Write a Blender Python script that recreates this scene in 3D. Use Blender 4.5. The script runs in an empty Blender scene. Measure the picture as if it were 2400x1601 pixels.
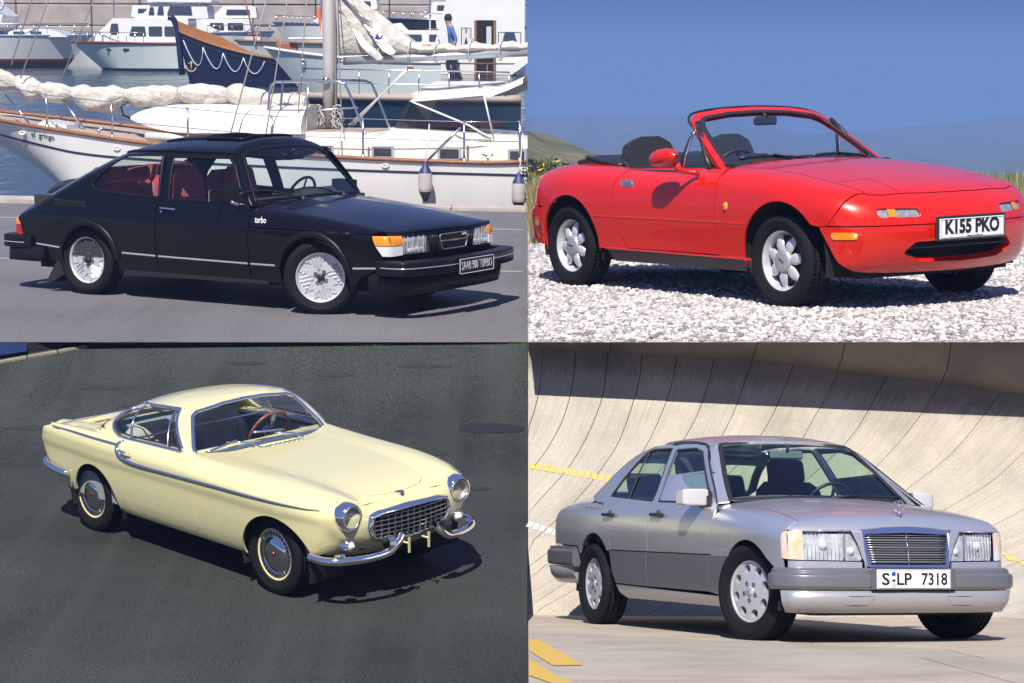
import bpy, math, random
import numpy as np
from mathutils import Matrix, Vector
from mathutils.geometry import delaunay_2d_cdt

# ------------------------------------------------------------------ camera, sky, sun, exposure
scene = bpy.context.scene
R_ = math.radians
cam_data = bpy.data.cameras.new('camera')
cam_data.lens = 69.0
cam_data.sensor_width = 36.0
cam_data.clip_start = 0.1
cam_data.clip_end = 20000.0
cam = bpy.data.objects.new('camera', cam_data)
scene.collection.objects.link(cam)
cam.location = (0.0, 0.0, 4.6)
cam.rotation_euler = (R_(82.5), 0.0, 0.0)
scene.camera = cam
CAM = Matrix.Translation(cam.location) @ Matrix.Rotation(R_(82.5), 4, 'X')

SUN_EL, SUN_AZ = 52.0, 9.0          # degrees above the horizon; to the left of straight behind the camera
world = bpy.data.worlds.new('World')
scene.world = world
world.use_nodes = True
wn, wl = world.node_tree.nodes, world.node_tree.links
wn.clear()
w_out = wn.new('ShaderNodeOutputWorld')
w_bg = wn.new('ShaderNodeBackground')
w_sky = wn.new('ShaderNodeTexSky')
w_sky.sky_type = 'NISHITA'
w_sky.sun_disc = False
w_sky.sun_elevation = R_(SUN_EL)
w_sky.sun_rotation = R_(180.0 + SUN_AZ)
w_sky.air_density = 1.0
w_sky.dust_density = 0.6
w_sky.ozone_density = 2.2
w_tc = wn.new('ShaderNodeTexCoord')
w_map = wn.new('ShaderNodeMapping')
w_map.inputs['Location'].default_value = (0, 0, 0.36)
w_map.inputs['Scale'].default_value = (1, 1, 8.0)
w_hsv = wn.new('ShaderNodeHueSaturation')
w_hsv.inputs['Hue'].default_value = 0.522
w_hsv.inputs['Saturation'].default_value = 1.12
wl.new(w_tc.outputs['Generated'], w_map.inputs['Vector'])
wl.new(w_map.outputs[0], w_sky.inputs['Vector'])
wl.new(w_sky.outputs[0], w_hsv.inputs['Color'])
wl.new(w_hsv.outputs[0], w_bg.inputs['Color'])
wl.new(w_bg.outputs[0], w_out.inputs['Surface'])
w_bg.inputs['Strength'].default_value = 0.12

sun_data = bpy.data.lights.new('sun', 'SUN')
sun_data.energy = 5.0
sun_data.angle = R_(0.55)
sun_data.color = (1.0, 0.955, 0.88)
sun = bpy.data.objects.new('sun', sun_data)
scene.collection.objects.link(sun)
_e, _a = R_(SUN_EL), R_(SUN_AZ)
_to_sun = Vector((-math.sin(_a) * math.cos(_e), -math.cos(_a) * math.cos(_e), math.sin(_e)))
sun.rotation_euler = _to_sun.to_track_quat('Z', 'Y').to_euler()

scene.view_settings.view_transform = 'Standard'
scene.view_settings.look = 'None'
scene.view_settings.exposure = 0.42
scene.view_settings.gamma = 1.0
scene.view_settings.use_curve_mapping = False
scene.cycles.max_bounces = 8
scene.cycles.transparent_max_bounces = 24
scene.cycles.caustics_reflective = False
scene.cycles.caustics_refractive = False

# ------------------------------------------------------------------ the four grounds: each a level sheet with its own fall
# axes are right, away and up of each ground as seen from the camera's stand, h the stand's height over it, s its size
PLACES = {
    'harbour': dict(A=[[0.999994, 0.000504, 0.003492], [-0.003528, 0.14298, 0.989719], [0.0, -0.989726, 0.14298]], h=2.0848, s=1.26, car=(-3.3559, 17.9225, -31.211)),
    'gravel': dict(A=[[0.999716, -0.002677, -0.023666], [0.023817, 0.112357, 0.993382], [0.0, -0.993664, 0.112389]], h=1.1752, s=1.282, car=(1.0863, 14.1721, -57.84)),
    'lot': dict(A=[[0.999987, -0.000973, -0.00498], [0.005074, 0.191806, 0.98142], [0.0, -0.981432, 0.191809]], h=4.7249, s=0.84, car=(-3.0464, 16.4684, -44.625)),
    'track': dict(A=[[0.999984, -0.000593, 0.005599], [-0.00563, -0.105376, 0.994417], [0.0, -0.994432, -0.105377]], h=0.5786, s=0.76, car=(1.4163, 15.8296, -71.339)),
}
for _p in PLACES.values():
    a = np.array(_p['A'])
    m = Matrix.Identity(4)
    o = -_p['s'] * _p['h'] * a[:, 2]
    for i in range(3):
        for j in range(3):
            m[i][j] = a[i, j] * _p['s']
        m[i][3] = o[i]
    _p['M'] = CAM @ m

# ------------------------------------------------------------------ small helpers
COL = scene.collection
def tag(o, label=None, cat=None, group=None, kind=None):
    if label: o['label'] = label
    if cat: o['category'] = cat
    if group: o['group'] = group
    if kind: o['kind'] = kind
    return o
def empty(name, place, loc=(0, 0, 0), rz=0.0, **k):
    o = bpy.data.objects.new(name, None)
    o.empty_display_size = 0.2
    COL.objects.link(o)
    o.matrix_world = PLACES[place]['M'] @ Matrix.Translation(loc) @ Matrix.Rotation(R_(rz), 4, 'Z')
    return tag(o, **k)
def put(o, place, loc=(0, 0, 0), rz=0.0):
    o.matrix_world = PLACES[place]['M'] @ Matrix.Translation(loc) @ Matrix.Rotation(R_(rz), 4, 'Z')
    return o
def ob(name, me, mat=None, parent=None):
    o = bpy.data.objects.new(name, me)
    COL.objects.link(o)
    if mat is not None and len(me.materials) == 0:
        me.materials.append(mat)
    if parent is not None:
        o.parent = parent
    return o
def copy_tree(o, parent=None):
    c = o.copy()
    COL.objects.link(c)
    if parent is not None:
        c.parent = parent
        c.matrix_parent_inverse = o.matrix_parent_inverse.copy()
    for ch in [q for q in bpy.data.objects if q.parent == o]:
        copy_tree(ch, c)
    return c

def pchip(pts):
    p = np.array(sorted(pts), float)
    x, y = p[:, 0], p[:, 1]
    n = len(x)
    if n == 1:
        return lambda q: np.full_like(np.asarray(q, float), y[0])
    h = np.diff(x); d = np.diff(y) / h
    m = np.zeros(n)
    if n == 2:
        m[:] = d[0]
    else:
        for i in range(1, n - 1):
            if d[i - 1] * d[i] > 0:
                w1, w2 = 2 * h[i] + h[i - 1], h[i] + 2 * h[i - 1]
                m[i] = (w1 + w2) / (w1 / d[i - 1] + w2 / d[i])
        m[0], m[-1] = d[0], d[-1]
    def f(q):
        q = np.asarray(q, float)
        i = np.clip(np.searchsorted(x, q) - 1, 0, n - 2)
        t = (q - x[i]) / h[i]
        lo, hi = t < 0, t > 1
        tc = np.clip(t, 0, 1)
        t2, t3 = tc * tc, tc ** 3
        r = (2 * t3 - 3 * t2 + 1) * y[i] + (t3 - 2 * t2 + tc) * h[i] * m[i] + (-2 * t3 + 3 * t2) * y[i + 1] + (t3 - t2) * h[i] * m[i + 1]
        r = np.where(lo, y[0] + (q - x[0]) * m[0], r)
        return np.where(hi, y[-1] + (q - x[-1]) * m[-1], r)
    return f
def smax(a, b, k):
    h = np.clip(0.5 + 0.5 * (a - b) / k, 0, 1)
    return b * (1 - h) + a * h + k * h * (1 - h)
def smooth_line(pts, n=8, closed=False):
    """Catmull-Rom through 2-D or 3-D points."""
    p = [np.array(q, float) for q in pts]
    N = len(p); out = []
    rng = range(N) if closed else range(N - 1)
    for i in rng:
        p0 = p[(i - 1) % N] if (closed or i > 0) else 2 * p[0] - p[1]
        p1, p2 = p[i], p[(i + 1) % N]
        p3 = p[(i + 2) % N] if (closed or i + 2 < N) else 2 * p2 - p1
        for k in range(n):
            t = k / n
            out.append(0.5 * ((2 * p1) + (p2 - p0) * t + (2 * p0 - 5 * p1 + 4 * p2 - p3) * t * t + (3 * p1 - p0 - 3 * p2 + p3) * t ** 3))
    if not closed:
        out.append(p[-1])
    return [tuple(q) for q in out]
def rounded(poly, r, n=5):
    """2-D polygon with rounded corners."""
    out = []; N = len(poly)
    rr = r if isinstance(r, (list, tuple)) else [r] * N
    for i in range(N):
        a, b, c = (np.array(poly[(i - 1) % N], float), np.array(poly[i], float), np.array(poly[(i + 1) % N], float))
        u, v = a - b, c - b
        lu, lv = np.linalg.norm(u), np.linalg.norm(v)
        u, v = u / lu, v / lv
        ang = math.acos(max(-1, min(1, float(u @ v))))
        d = min(rr[i] / max(math.tan(ang / 2), 1e-3), 0.45 * lu, 0.45 * lv)
        if rr[i] <= 0 or d < 1e-5:
            out.append(tuple(b)); continue
        s, e = b + u * d, b + v * d
        for k in range(n + 1):
            t = k / n
            out.append(tuple((1 - t) ** 2 * s + 2 * t * (1 - t) * b + t * t * e))
    return out
def arc(cx, cz, r, a0, a1, n=24, rz=None):
    rz = rz or r
    return [(cx + r * math.cos(R_(a0 + (a1 - a0) * k / n)), cz + rz * math.sin(R_(a0 + (a1 - a0) * k / n))) for k in range(n + 1)]
def ell(cx, cz, rx, rz, n=28, rot=0):
    c, s = math.cos(R_(rot)), math.sin(R_(rot))
    return [(cx + rx * math.cos(t) * c - rz * math.sin(t) * s, cz + rx * math.cos(t) * s + rz * math.sin(t) * c) for t in [2 * math.pi * k / n for k in range(n)]]
def dense(poly, step):
    out = []; N = len(poly)
    for i in range(N):
        a, b = poly[i], poly[(i + 1) % N]
        d = math.hypot(b[0] - a[0], b[1] - a[1])
        if d < 1e-7: continue
        k = max(1, int(math.ceil(d / step)))
        for j in range(k):
            t = j / k
            out.append((a[0] + (b[0] - a[0]) * t, a[1] + (b[1] - a[1]) * t))
    return out
def dense_open(line, step):
    out = []
    for i in range(len(line) - 1):
        a, b = np.array(line[i], float), np.array(line[i + 1], float)
        k = max(1, int(math.ceil(np.linalg.norm(b - a) / step)))
        for j in range(k):
            out.append(tuple(a + (b - a) * j / k))
    out.append(tuple(line[-1]))
    return out
def offset_poly(poly, d):
    """Shrink (d>0) a closed 2-D polygon; works for gentle outlines."""
    p = np.array(poly, float)
    area = 0.5 * np.sum(p[:, 0] * np.roll(p[:, 1], -1) - np.roll(p[:, 0], -1) * p[:, 1])
    e1 = p - np.roll(p, 1, 0); e2 = np.roll(p, -1, 0) - p
    def nrm(e):
        n = np.stack([-e[:, 1], e[:, 0]], 1)
        return n / (np.linalg.norm(n, axis=1, keepdims=True) + 1e-12)
    n = nrm(e1) + nrm(e2)
    l = np.maximum(np.linalg.norm(n, axis=1, keepdims=True), 0.6)
    n = n / l * (2 / l)
    if area < 0: n = -n
    return [tuple(q) for q in p + n * d]
def inside(px, py, poly):
    p = np.array(poly, float)
    r = np.zeros(len(px), bool)
    x0, y0 = p[:, 0], p[:, 1]; x1, y1 = np.roll(x0, -1), np.roll(y0, -1)
    for a, b, c, d in zip(x0, y0, x1, y1):
        if b == d: continue
        m = ((b > py) != (d > py)) & (px < (c - a) * (py - b) / (d - b) + a)
        r ^= m
    return r
def tri2d(loops, step, fill=True):
    """Triangulate an outline with holes; returns points (n,2) and triangles."""
    L = [dense(l, step) for l in loops]
    pts, edges = [], []
    for l in L:
        b = len(pts)
        pts += l
        edges += [(b + i, b + (i + 1) % len(l)) for i in range(len(l))]
    P = np.array(pts)
    if fill:
        lo, hi = P.min(0), P.max(0)
        gx = np.arange(lo[0] + step * .5, hi[0], step); gy = np.arange(lo[1] + step * .5, hi[1], step * .87)
        if len(gx) and len(gy):
            X, Y = np.meshgrid(gx, gy)
            X = X + (np.arange(len(gy)) % 2)[:, None] * step * .5
            X, Y = X.ravel(), Y.ravel()
            m = inside(X, Y, L[0])
            for h in L[1:]: m &= ~inside(X, Y, h)
            X, Y = X[m], Y[m]
            if len(X):
                keep = np.ones(len(X), bool)
                for q in np.array_split(P, max(1, len(P) // 64)):
                    d = (X[:, None] - q[:, 0]) ** 2 + (Y[:, None] - q[:, 1]) ** 2
                    keep &= d.min(1) > (0.5 * step) ** 2
                pts = pts + list(zip(X[keep].tolist(), Y[keep].tolist()))
    v, e, f, *_ = delaunay_2d_cdt([Vector(q) for q in pts], edges, [], 0, 1e-6)
    V = np.array([(q.x, q.y) for q in v])
    T = np.array([t for t in f if len(t) == 3], int)
    C = V[T].mean(1)
    m = inside(C[:, 0], C[:, 1], L[0])
    for h in L[1:]: m &= ~inside(C[:, 0], C[:, 1], h)
    return V, T[m]

def mesh_np(name, V, faces, N=None, smooth=True):
    me = bpy.data.meshes.new(name)
    me.from_pydata([tuple(map(float, v)) for v in V], [], [tuple(map(int, f)) for f in faces])
    me.update()
    if smooth:
        me.polygons.foreach_set('use_smooth', np.ones(len(me.polygons), bool))
    if N is not None:
        me.normals_split_custom_set_from_vertices([tuple(map(float, n)) for n in N])
    return me

class MB:
    """Collects boxes, tubes, lathes and sheets, then becomes ONE mesh."""
    def __init__(s):
        s.v, s.f, s.sm = [], [], []
    def add(s, v, f, smooth=False, M=None):
        b = len(s.v)
        if M is not None: v = [tuple(M @ Vector(q)) for q in v]
        s.v += [tuple(map(float, q)) for q in v]
        s.f += [tuple(b + int(i) for i in q) for q in f]
        s.sm += [smooth] * len(f)
        return s
    def box(s, c, d, M=None, bev=0.0, taper=None):
        x, y, z = [q / 2 for q in d]
        if bev <= 0:
            v = [(c[0] + i * x, c[1] + j * y, c[2] + k * z) for k in (-1, 1) for j in (-1, 1) for i in (-1, 1)]
            f = [(0, 2, 3, 1), (4, 5, 7, 6), (0, 1, 5, 4), (2, 6, 7, 3), (0, 4, 6, 2), (1, 3, 7, 5)]
            return s.add(v, f, False, M)
        b = min(bev, x * .9, y * .9, z * .9)
        v, idx = [], {}
        for k in (-1, 1):
            for j in (-1, 1):
                for i in (-1, 1):
                    for ax in range(3):
                        p = [i * (x - b), j * (y - b), k * (z - b)]
                        p[ax] = (i * x, j * y, k * z)[ax]
                        idx[(i, j, k, ax)] = len(v)
                        v.append((c[0] + p[0], c[1] + p[1], c[2] + p[2]))
        f = []
        for ax in range(3):
            for sg in (-1, 1):
                o1, o2 = [(1, 2), (2, 0), (0, 1)][ax]
                q = []
                for a, b2 in ((-1, -1), (1, -1), (1, 1), (-1, 1)):
                    t = [0, 0, 0]; t[ax] = sg; t[o1] = a; t[o2] = b2
                    q.append(idx[(t[0], t[1], t[2], ax)])
                f.append(tuple(q if sg > 0 else q[::-1]))
        for ax in range(3):            # edges along ax
            o1, o2 = [(1, 2), (2, 0), (0, 1)][ax]
            for a in (-1, 1):
                for b2 in (-1, 1):
                    q = []
                    for sg, oo in ((-1, o1), (1, o1), (1, o2), (-1, o2)):
                        t = [0, 0, 0]; t[ax] = sg; t[o1] = a; t[o2] = b2
                        q.append(idx[(t[0], t[1], t[2], oo)])
                    f.append(tuple(q if a * b2 < 0 else q[::-1]))
        for i in (-1, 1):
            for j in (-1, 1):
                for k in (-1, 1):
                    q = [idx[(i, j, k, 0)], idx[(i, j, k, 1)], idx[(i, j, k, 2)]]
                    f.append(tuple(q if i * j * k > 0 else q[::-1]))
        return s.add(v, f, False, M)
    def tube(s, path, r, n=8, closed=False, caps=True, smooth=True, M=None, flat=1.0, up=None):
        P = np.array(path, float); N = len(P)
        if closed:
            T = np.roll(P, -1, 0) - np.roll(P, 1, 0)
        else:
            T = np.gradient(P, axis=0)
        T /= (np.linalg.norm(T, axis=1, keepdims=True) + 1e-12)
        u = np.array(up if up is not None else ((0, 0, 1) if abs(T[0][2]) < .9 else (1, 0, 0)), float)
        rr = np.full(N, r) if np.isscalar(r) else np.array(r, float)
        v = []
        for i in range(N):
            a = np.cross(T[i], u); la = np.linalg.norm(a)
            if la < 1e-6: a = np.cross(T[i], (0, 1, 0)); la = np.linalg.norm(a)
            a /= la; b = np.cross(a, T[i])
            if up is None: u = b
            for k in range(n):
                t = 2 * math.pi * k / n
                v.append(P[i] + rr[i] * (a * math.cos(t) + b * flat * math.sin(t)))
        f = []
        for i in range(N if closed else N - 1):
            j = (i + 1) % N
            for k in range(n):
                l = (k + 1) % n
                f.append((i * n + k, i * n + l, j * n + l, j * n + k))
        if caps and not closed:
            f.append(tuple(range(n))[::-1]); f.append(tuple((N - 1) * n + k for k in range(n)))
        return s.add(v, f, smooth, M)
    def lathe(s, prof, n=32, M=None, smooth=True, a0=0.0, a1=360.0, caps=False):
        """prof: (r, y) turned about the y axis."""
        full = abs(a1 - a0) >= 359.9
        m = n if full else n + 1
        v = []
        for k in range(m):
            t = R_(a0 + (a1 - a0) * k / n)
            v += [(r * math.cos(t), y, r * math.sin(t)) for r, y in prof]
        q = len(prof); f = []
        for k in range(n):
            l = (k + 1) % m
            for i in range(q - 1):
                f.append((k * q + i, k * q + i + 1, l * q + i + 1, l * q + i))
        if caps:
            if prof[0][0] > 1e-6: f.append(tuple(k * q for k in range(m)))
            if prof[-1][0] > 1e-6: f.append(tuple(k * q + q - 1 for k in range(m))[::-1])
        return s.add(v, f, smooth, M)
    def prism(s, poly, t0, t1, axis='y', M=None, holes=(), smooth=False):
        """2-D outline pushed along an axis: y -> (x,z), z -> (x,y), x -> (y,z)."""
        V, T = tri2d([poly] + list(holes), 1e9, False)
        def p3(a, b, t):
            return {'y': (a, t, b), 'z': (a, b, t), 'x': (t, a, b)}[axis]
        n = len(V)
        v = [p3(a, b, t0) for a, b in V] + [p3(a, b, t1) for a, b in V]
        f = []
        cnt = {}
        for t in T:
            f.append(tuple(t)); f.append(tuple(q + n for q in t[::-1]))
            for i in range(3):
                e = (t[i], t[(i + 1) % 3]); cnt[(min(e), max(e))] = cnt.get((min(e), max(e)), []) + [e]
        for e in cnt.values():
            if len(e) == 1:
                a, b = e[0]
                f.append((b, a, a + n, b + n))
        return s.add(v, f, smooth, M)
    def sheet(s, grid, smooth=True, closed=False, M=None):
        """grid[i][j] of 3-D points."""
        a, b = len(grid), len(grid[0])
        v = [q for r in grid for q in r]
        f = [(i * b + j, i * b + (j + 1) % b, (i + 1) * b + (j + 1) % b, (i + 1) * b + j) for i in range(a - 1) for j in range(b if closed else b - 1)]
        return s.add(v, f, smooth, M)
    def mesh(s, name='mesh'):
        me = bpy.data.meshes.new(name)
        me.from_pydata(s.v, [], s.f)
        me.update()
        me.polygons.foreach_set('use_smooth', np.array(s.sm, bool))
        return me
    def build(s, name, mat, parent=None, fix=True):
        me = s.mesh(name)
        if fix:
            import bmesh
            bm = bmesh.new(); bm.from_mesh(me)
            bmesh.ops.recalc_face_normals(bm, faces=bm.faces)
            bm.to_mesh(me); bm.free()
        return ob(name, me, mat, parent)
def RX(a): return Matrix.Rotation(R_(a), 4, 'X')
def RY(a): return Matrix.Rotation(R_(a), 4, 'Y')
def RZ(a): return Matrix.Rotation(R_(a), 4, 'Z')
def TR(*p): return Matrix.Translation(p)
def SC(x, y, z): return Matrix.Diagonal((x, y, z, 1))

# ------------------------------------------------------------------ materials
MATS = {}
def mat(name, col=(0.5, 0.5, 0.5), rough=0.5, metal=0.0, coat=0.0, spec=0.5, noise=None, bump=None, emit=None, sheen=0.0, alpha=None):
    """noise=(scale, amount[, colour2]) mottles the colour; bump=(scale, strength)."""
    if name in MATS: return MATS[name]
    m = bpy.data.materials.new(name); m.use_nodes = True
    nt = m.node_tree; b = nt.nodes['Principled BSDF']
    b.inputs['Base Color'].default_value = (*col, 1)
    b.inputs['Roughness'].default_value = rough
    b.inputs['Metallic'].default_value = metal
    b.inputs['Coat Weight'].default_value = coat
    b.inputs['Coat Roughness'].default_value = 0.03
    b.inputs['Specular IOR Level'].default_value = spec
    b.inputs['Sheen Weight'].default_value = sheen
    if noise or bump:
        tc = nt.nodes.new('ShaderNodeTexCoord')
    if noise:
        n = nt.nodes.new('ShaderNodeTexNoise'); n.inputs['Scale'].default_value = noise[0]; n.inputs['Detail'].default_value = 6
        nt.links.new(tc.outputs['Object'], n.inputs['Vector'])
        r = nt.nodes.new('ShaderNodeValToRGB')
        c2 = noise[2] if len(noise) > 2 else tuple(c * (1 - noise[1]) for c in col)
        r.color_ramp.elements[0].position = 0.35; r.color_ramp.elements[1].position = 0.68
        r.color_ramp.elements[0].color = (*c2, 1); r.color_ramp.elements[1].color = (*col, 1)
        nt.links.new(n.outputs['Fac'], r.inputs[0]); nt.links.new(r.outputs[0], b.inputs['Base Color'])
    if bump:
        n2 = nt.nodes.new('ShaderNodeTexNoise'); n2.inputs['Scale'].default_value = bump[0]; n2.inputs['Detail'].default_value = 5
        nt.links.new(tc.outputs['Object'], n2.inputs['Vector'])
        bp = nt.nodes.new('ShaderNodeBump'); bp.inputs['Strength'].default_value = bump[1]; bp.inputs['Distance'].default_value = bump[2] if len(bump) > 2 else 0.01
        nt.links.new(n2.outputs['Fac'], bp.inputs['Height']); nt.links.new(bp.outputs[0], b.inputs['Normal'])
    MATS[name] = m
    return m
def glass(name, tint=(0.75, 0.85, 0.8), refl=1.0, rough=0.0, ior=1.5):
    if name in MATS: return MATS[name]
    m = bpy.data.materials.new(name); m.use_nodes = True
    nt = m.node_tree; nt.nodes.clear()
    out = nt.nodes.new('ShaderNodeOutputMaterial'); mix = nt.nodes.new('ShaderNodeMixShader')
    tr = nt.nodes.new('ShaderNodeBsdfTransparent'); gl = nt.nodes.new('ShaderNodeBsdfGlossy'); fr = nt.nodes.new('ShaderNodeFresnel')
    tr.inputs['Color'].default_value = (*tint, 1); gl.inputs['Roughness'].default_value = rough
    gl.inputs['Color'].default_value = (refl, refl, refl, 1)
    ge = nt.nodes.new('ShaderNodeNewGeometry'); mx = nt.nodes.new('ShaderNodeMix')      # same mirror strength from both sides of the pane
    mx.inputs['A'].default_value = ior; mx.inputs['B'].default_value = 1.0 / ior
    nt.links.new(ge.outputs['Backfacing'], mx.inputs['Factor']); nt.links.new(mx.outputs[0], fr.inputs['IOR'])
    nt.links.new(fr.outputs[0], mix.inputs[0]); nt.links.new(tr.outputs[0], mix.inputs[1]); nt.links.new(gl.outputs[0], mix.inputs[2])
    nt.links.new(mix.outputs[0], out.inputs['Surface'])
    MATS[name] = m
    return m
CHROME = mat('chrome', (0.82, 0.83, 0.85), 0.07, 1.0)
DULL_METAL = mat('brushed steel', (0.55, 0.56, 0.58), 0.32, 1.0)
RUBBER = mat('tyre rubber', (0.010, 0.010, 0.011), 0.75, spec=0.15, bump=(60, 0.25))
BLACK = mat('black plastic', (0.018, 0.018, 0.02), 0.45)
VOID = mat('underbody black', (0.008, 0.008, 0.008), 0.9)
ALLOY = mat('alloy wheel silver', (0.66, 0.67, 0.69), 0.33, 0.45)
ALLOY_DARK = mat('alloy dark grey', (0.10, 0.10, 0.11), 0.5, 0.6)  # darker grey metal for wheel bolts and brake disc
CLOTH_DARK = mat('charcoal cloth', (0.03, 0.032, 0.037), 0.9, bump=(300, 0.2))
GLASS = glass('clear glass', (0.90, 0.95, 0.93))
MIRROR = mat('mirror glass', (0.8, 0.8, 0.82), 0.02, 1.0)
AMBER = mat('amber lens', (0.85, 0.28, 0.01), 0.12, coat=1.0)
RED_LENS = mat('red lens', (0.45, 0.01, 0.01), 0.12, coat=1.0)
LENS = glass('lamp glass', (0.93, 0.95, 0.96), ior=1.45)
WHITE = mat('white paint', (0.80, 0.80, 0.79), 0.45)

def text_obj(txt, parent, M, size, mt, width=None, name='lettering', depth=0.0015, shear=0.0, bold=0.0):
    """Raised lettering laid on a plane given by M (x along the line, y up, z out)."""
    cu = bpy.data.curves.new('lettering', 'FONT')
    cu.body = txt; cu.size = size; cu.align_x = 'CENTER'; cu.align_y = 'CENTER'; cu.extrude = depth; cu.shear = shear; cu.offset = bold; cu.resolution_u = 3
    to = bpy.data.objects.new('lettering', cu); COL.objects.link(to)
    dg = bpy.context.evaluated_depsgraph_get()
    me = bpy.data.meshes.new_from_object(to.evaluated_get(dg))
    bpy.data.objects.remove(to); bpy.data.curves.remove(cu)
    n = len(me.vertices); co = np.empty(n * 3); me.vertices.foreach_get('co', co); co = co.reshape(-1, 3)
    if width:
        w = co[:, 0].max() - co[:, 0].min()
        co[:, 0] -= (co[:, 0].max() + co[:, 0].min()) / 2
        co[:, 0] *= width / w
    me.vertices.foreach_set('co', co.ravel())
    me.transform(M)
    me.materials.clear()
    return ob(name, me, mt, parent)

# ------------------------------------------------------------------ body panels cut from a smooth body shape
def solve(F, axis, A, B, lo, hi):
    A = np.asarray(A, float); B = np.asarray(B, float)
    l = np.full(A.shape, float(lo)); h = np.full(A.shape, float(hi))
    for _ in range(26):
        m = (l + h) / 2
        if axis == 'y': v = F(A, m, B)
        elif axis == 'z': v = F(A, np.abs(B), m)
        else: v = F(m, np.abs(A), B)
        pos = v > 0
        if axis == 'r': pos = ~pos
        h = np.where(pos, m, h); l = np.where(pos, l, m)
    m = (l + h) / 2
    if axis == 'y': return np.stack([A, m, B], 1)
    if axis == 'z': return np.stack([A, B, m], 1)
    return np.stack([m, A, B], 1)
RANGE = {'y': (0.0, 1.15), 'z': (0.52, 1.75), 'f': (0.6, 4.2), 'r': (-2.2, 0.9)}
def lift(F, axis, pts, rng=None):
    p = np.array(pts, float)
    return solve(F, axis, p[:, 0], p[:, 1], *(rng or RANGE[axis]))
def grad(F, P):
    e = 1e-3; g = []
    for i in range(3):
        a = P.copy(); b = P.copy(); a[:, i] += e; b[:, i] -= e
        g.append(F(a[:, 0], np.abs(a[:, 1]), a[:, 2]) - F(b[:, 0], np.abs(b[:, 1]), b[:, 2]))
    g = np.stack(g, 1)
    return g / (np.linalg.norm(g, axis=1, keepdims=True) + 1e-12)

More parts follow.
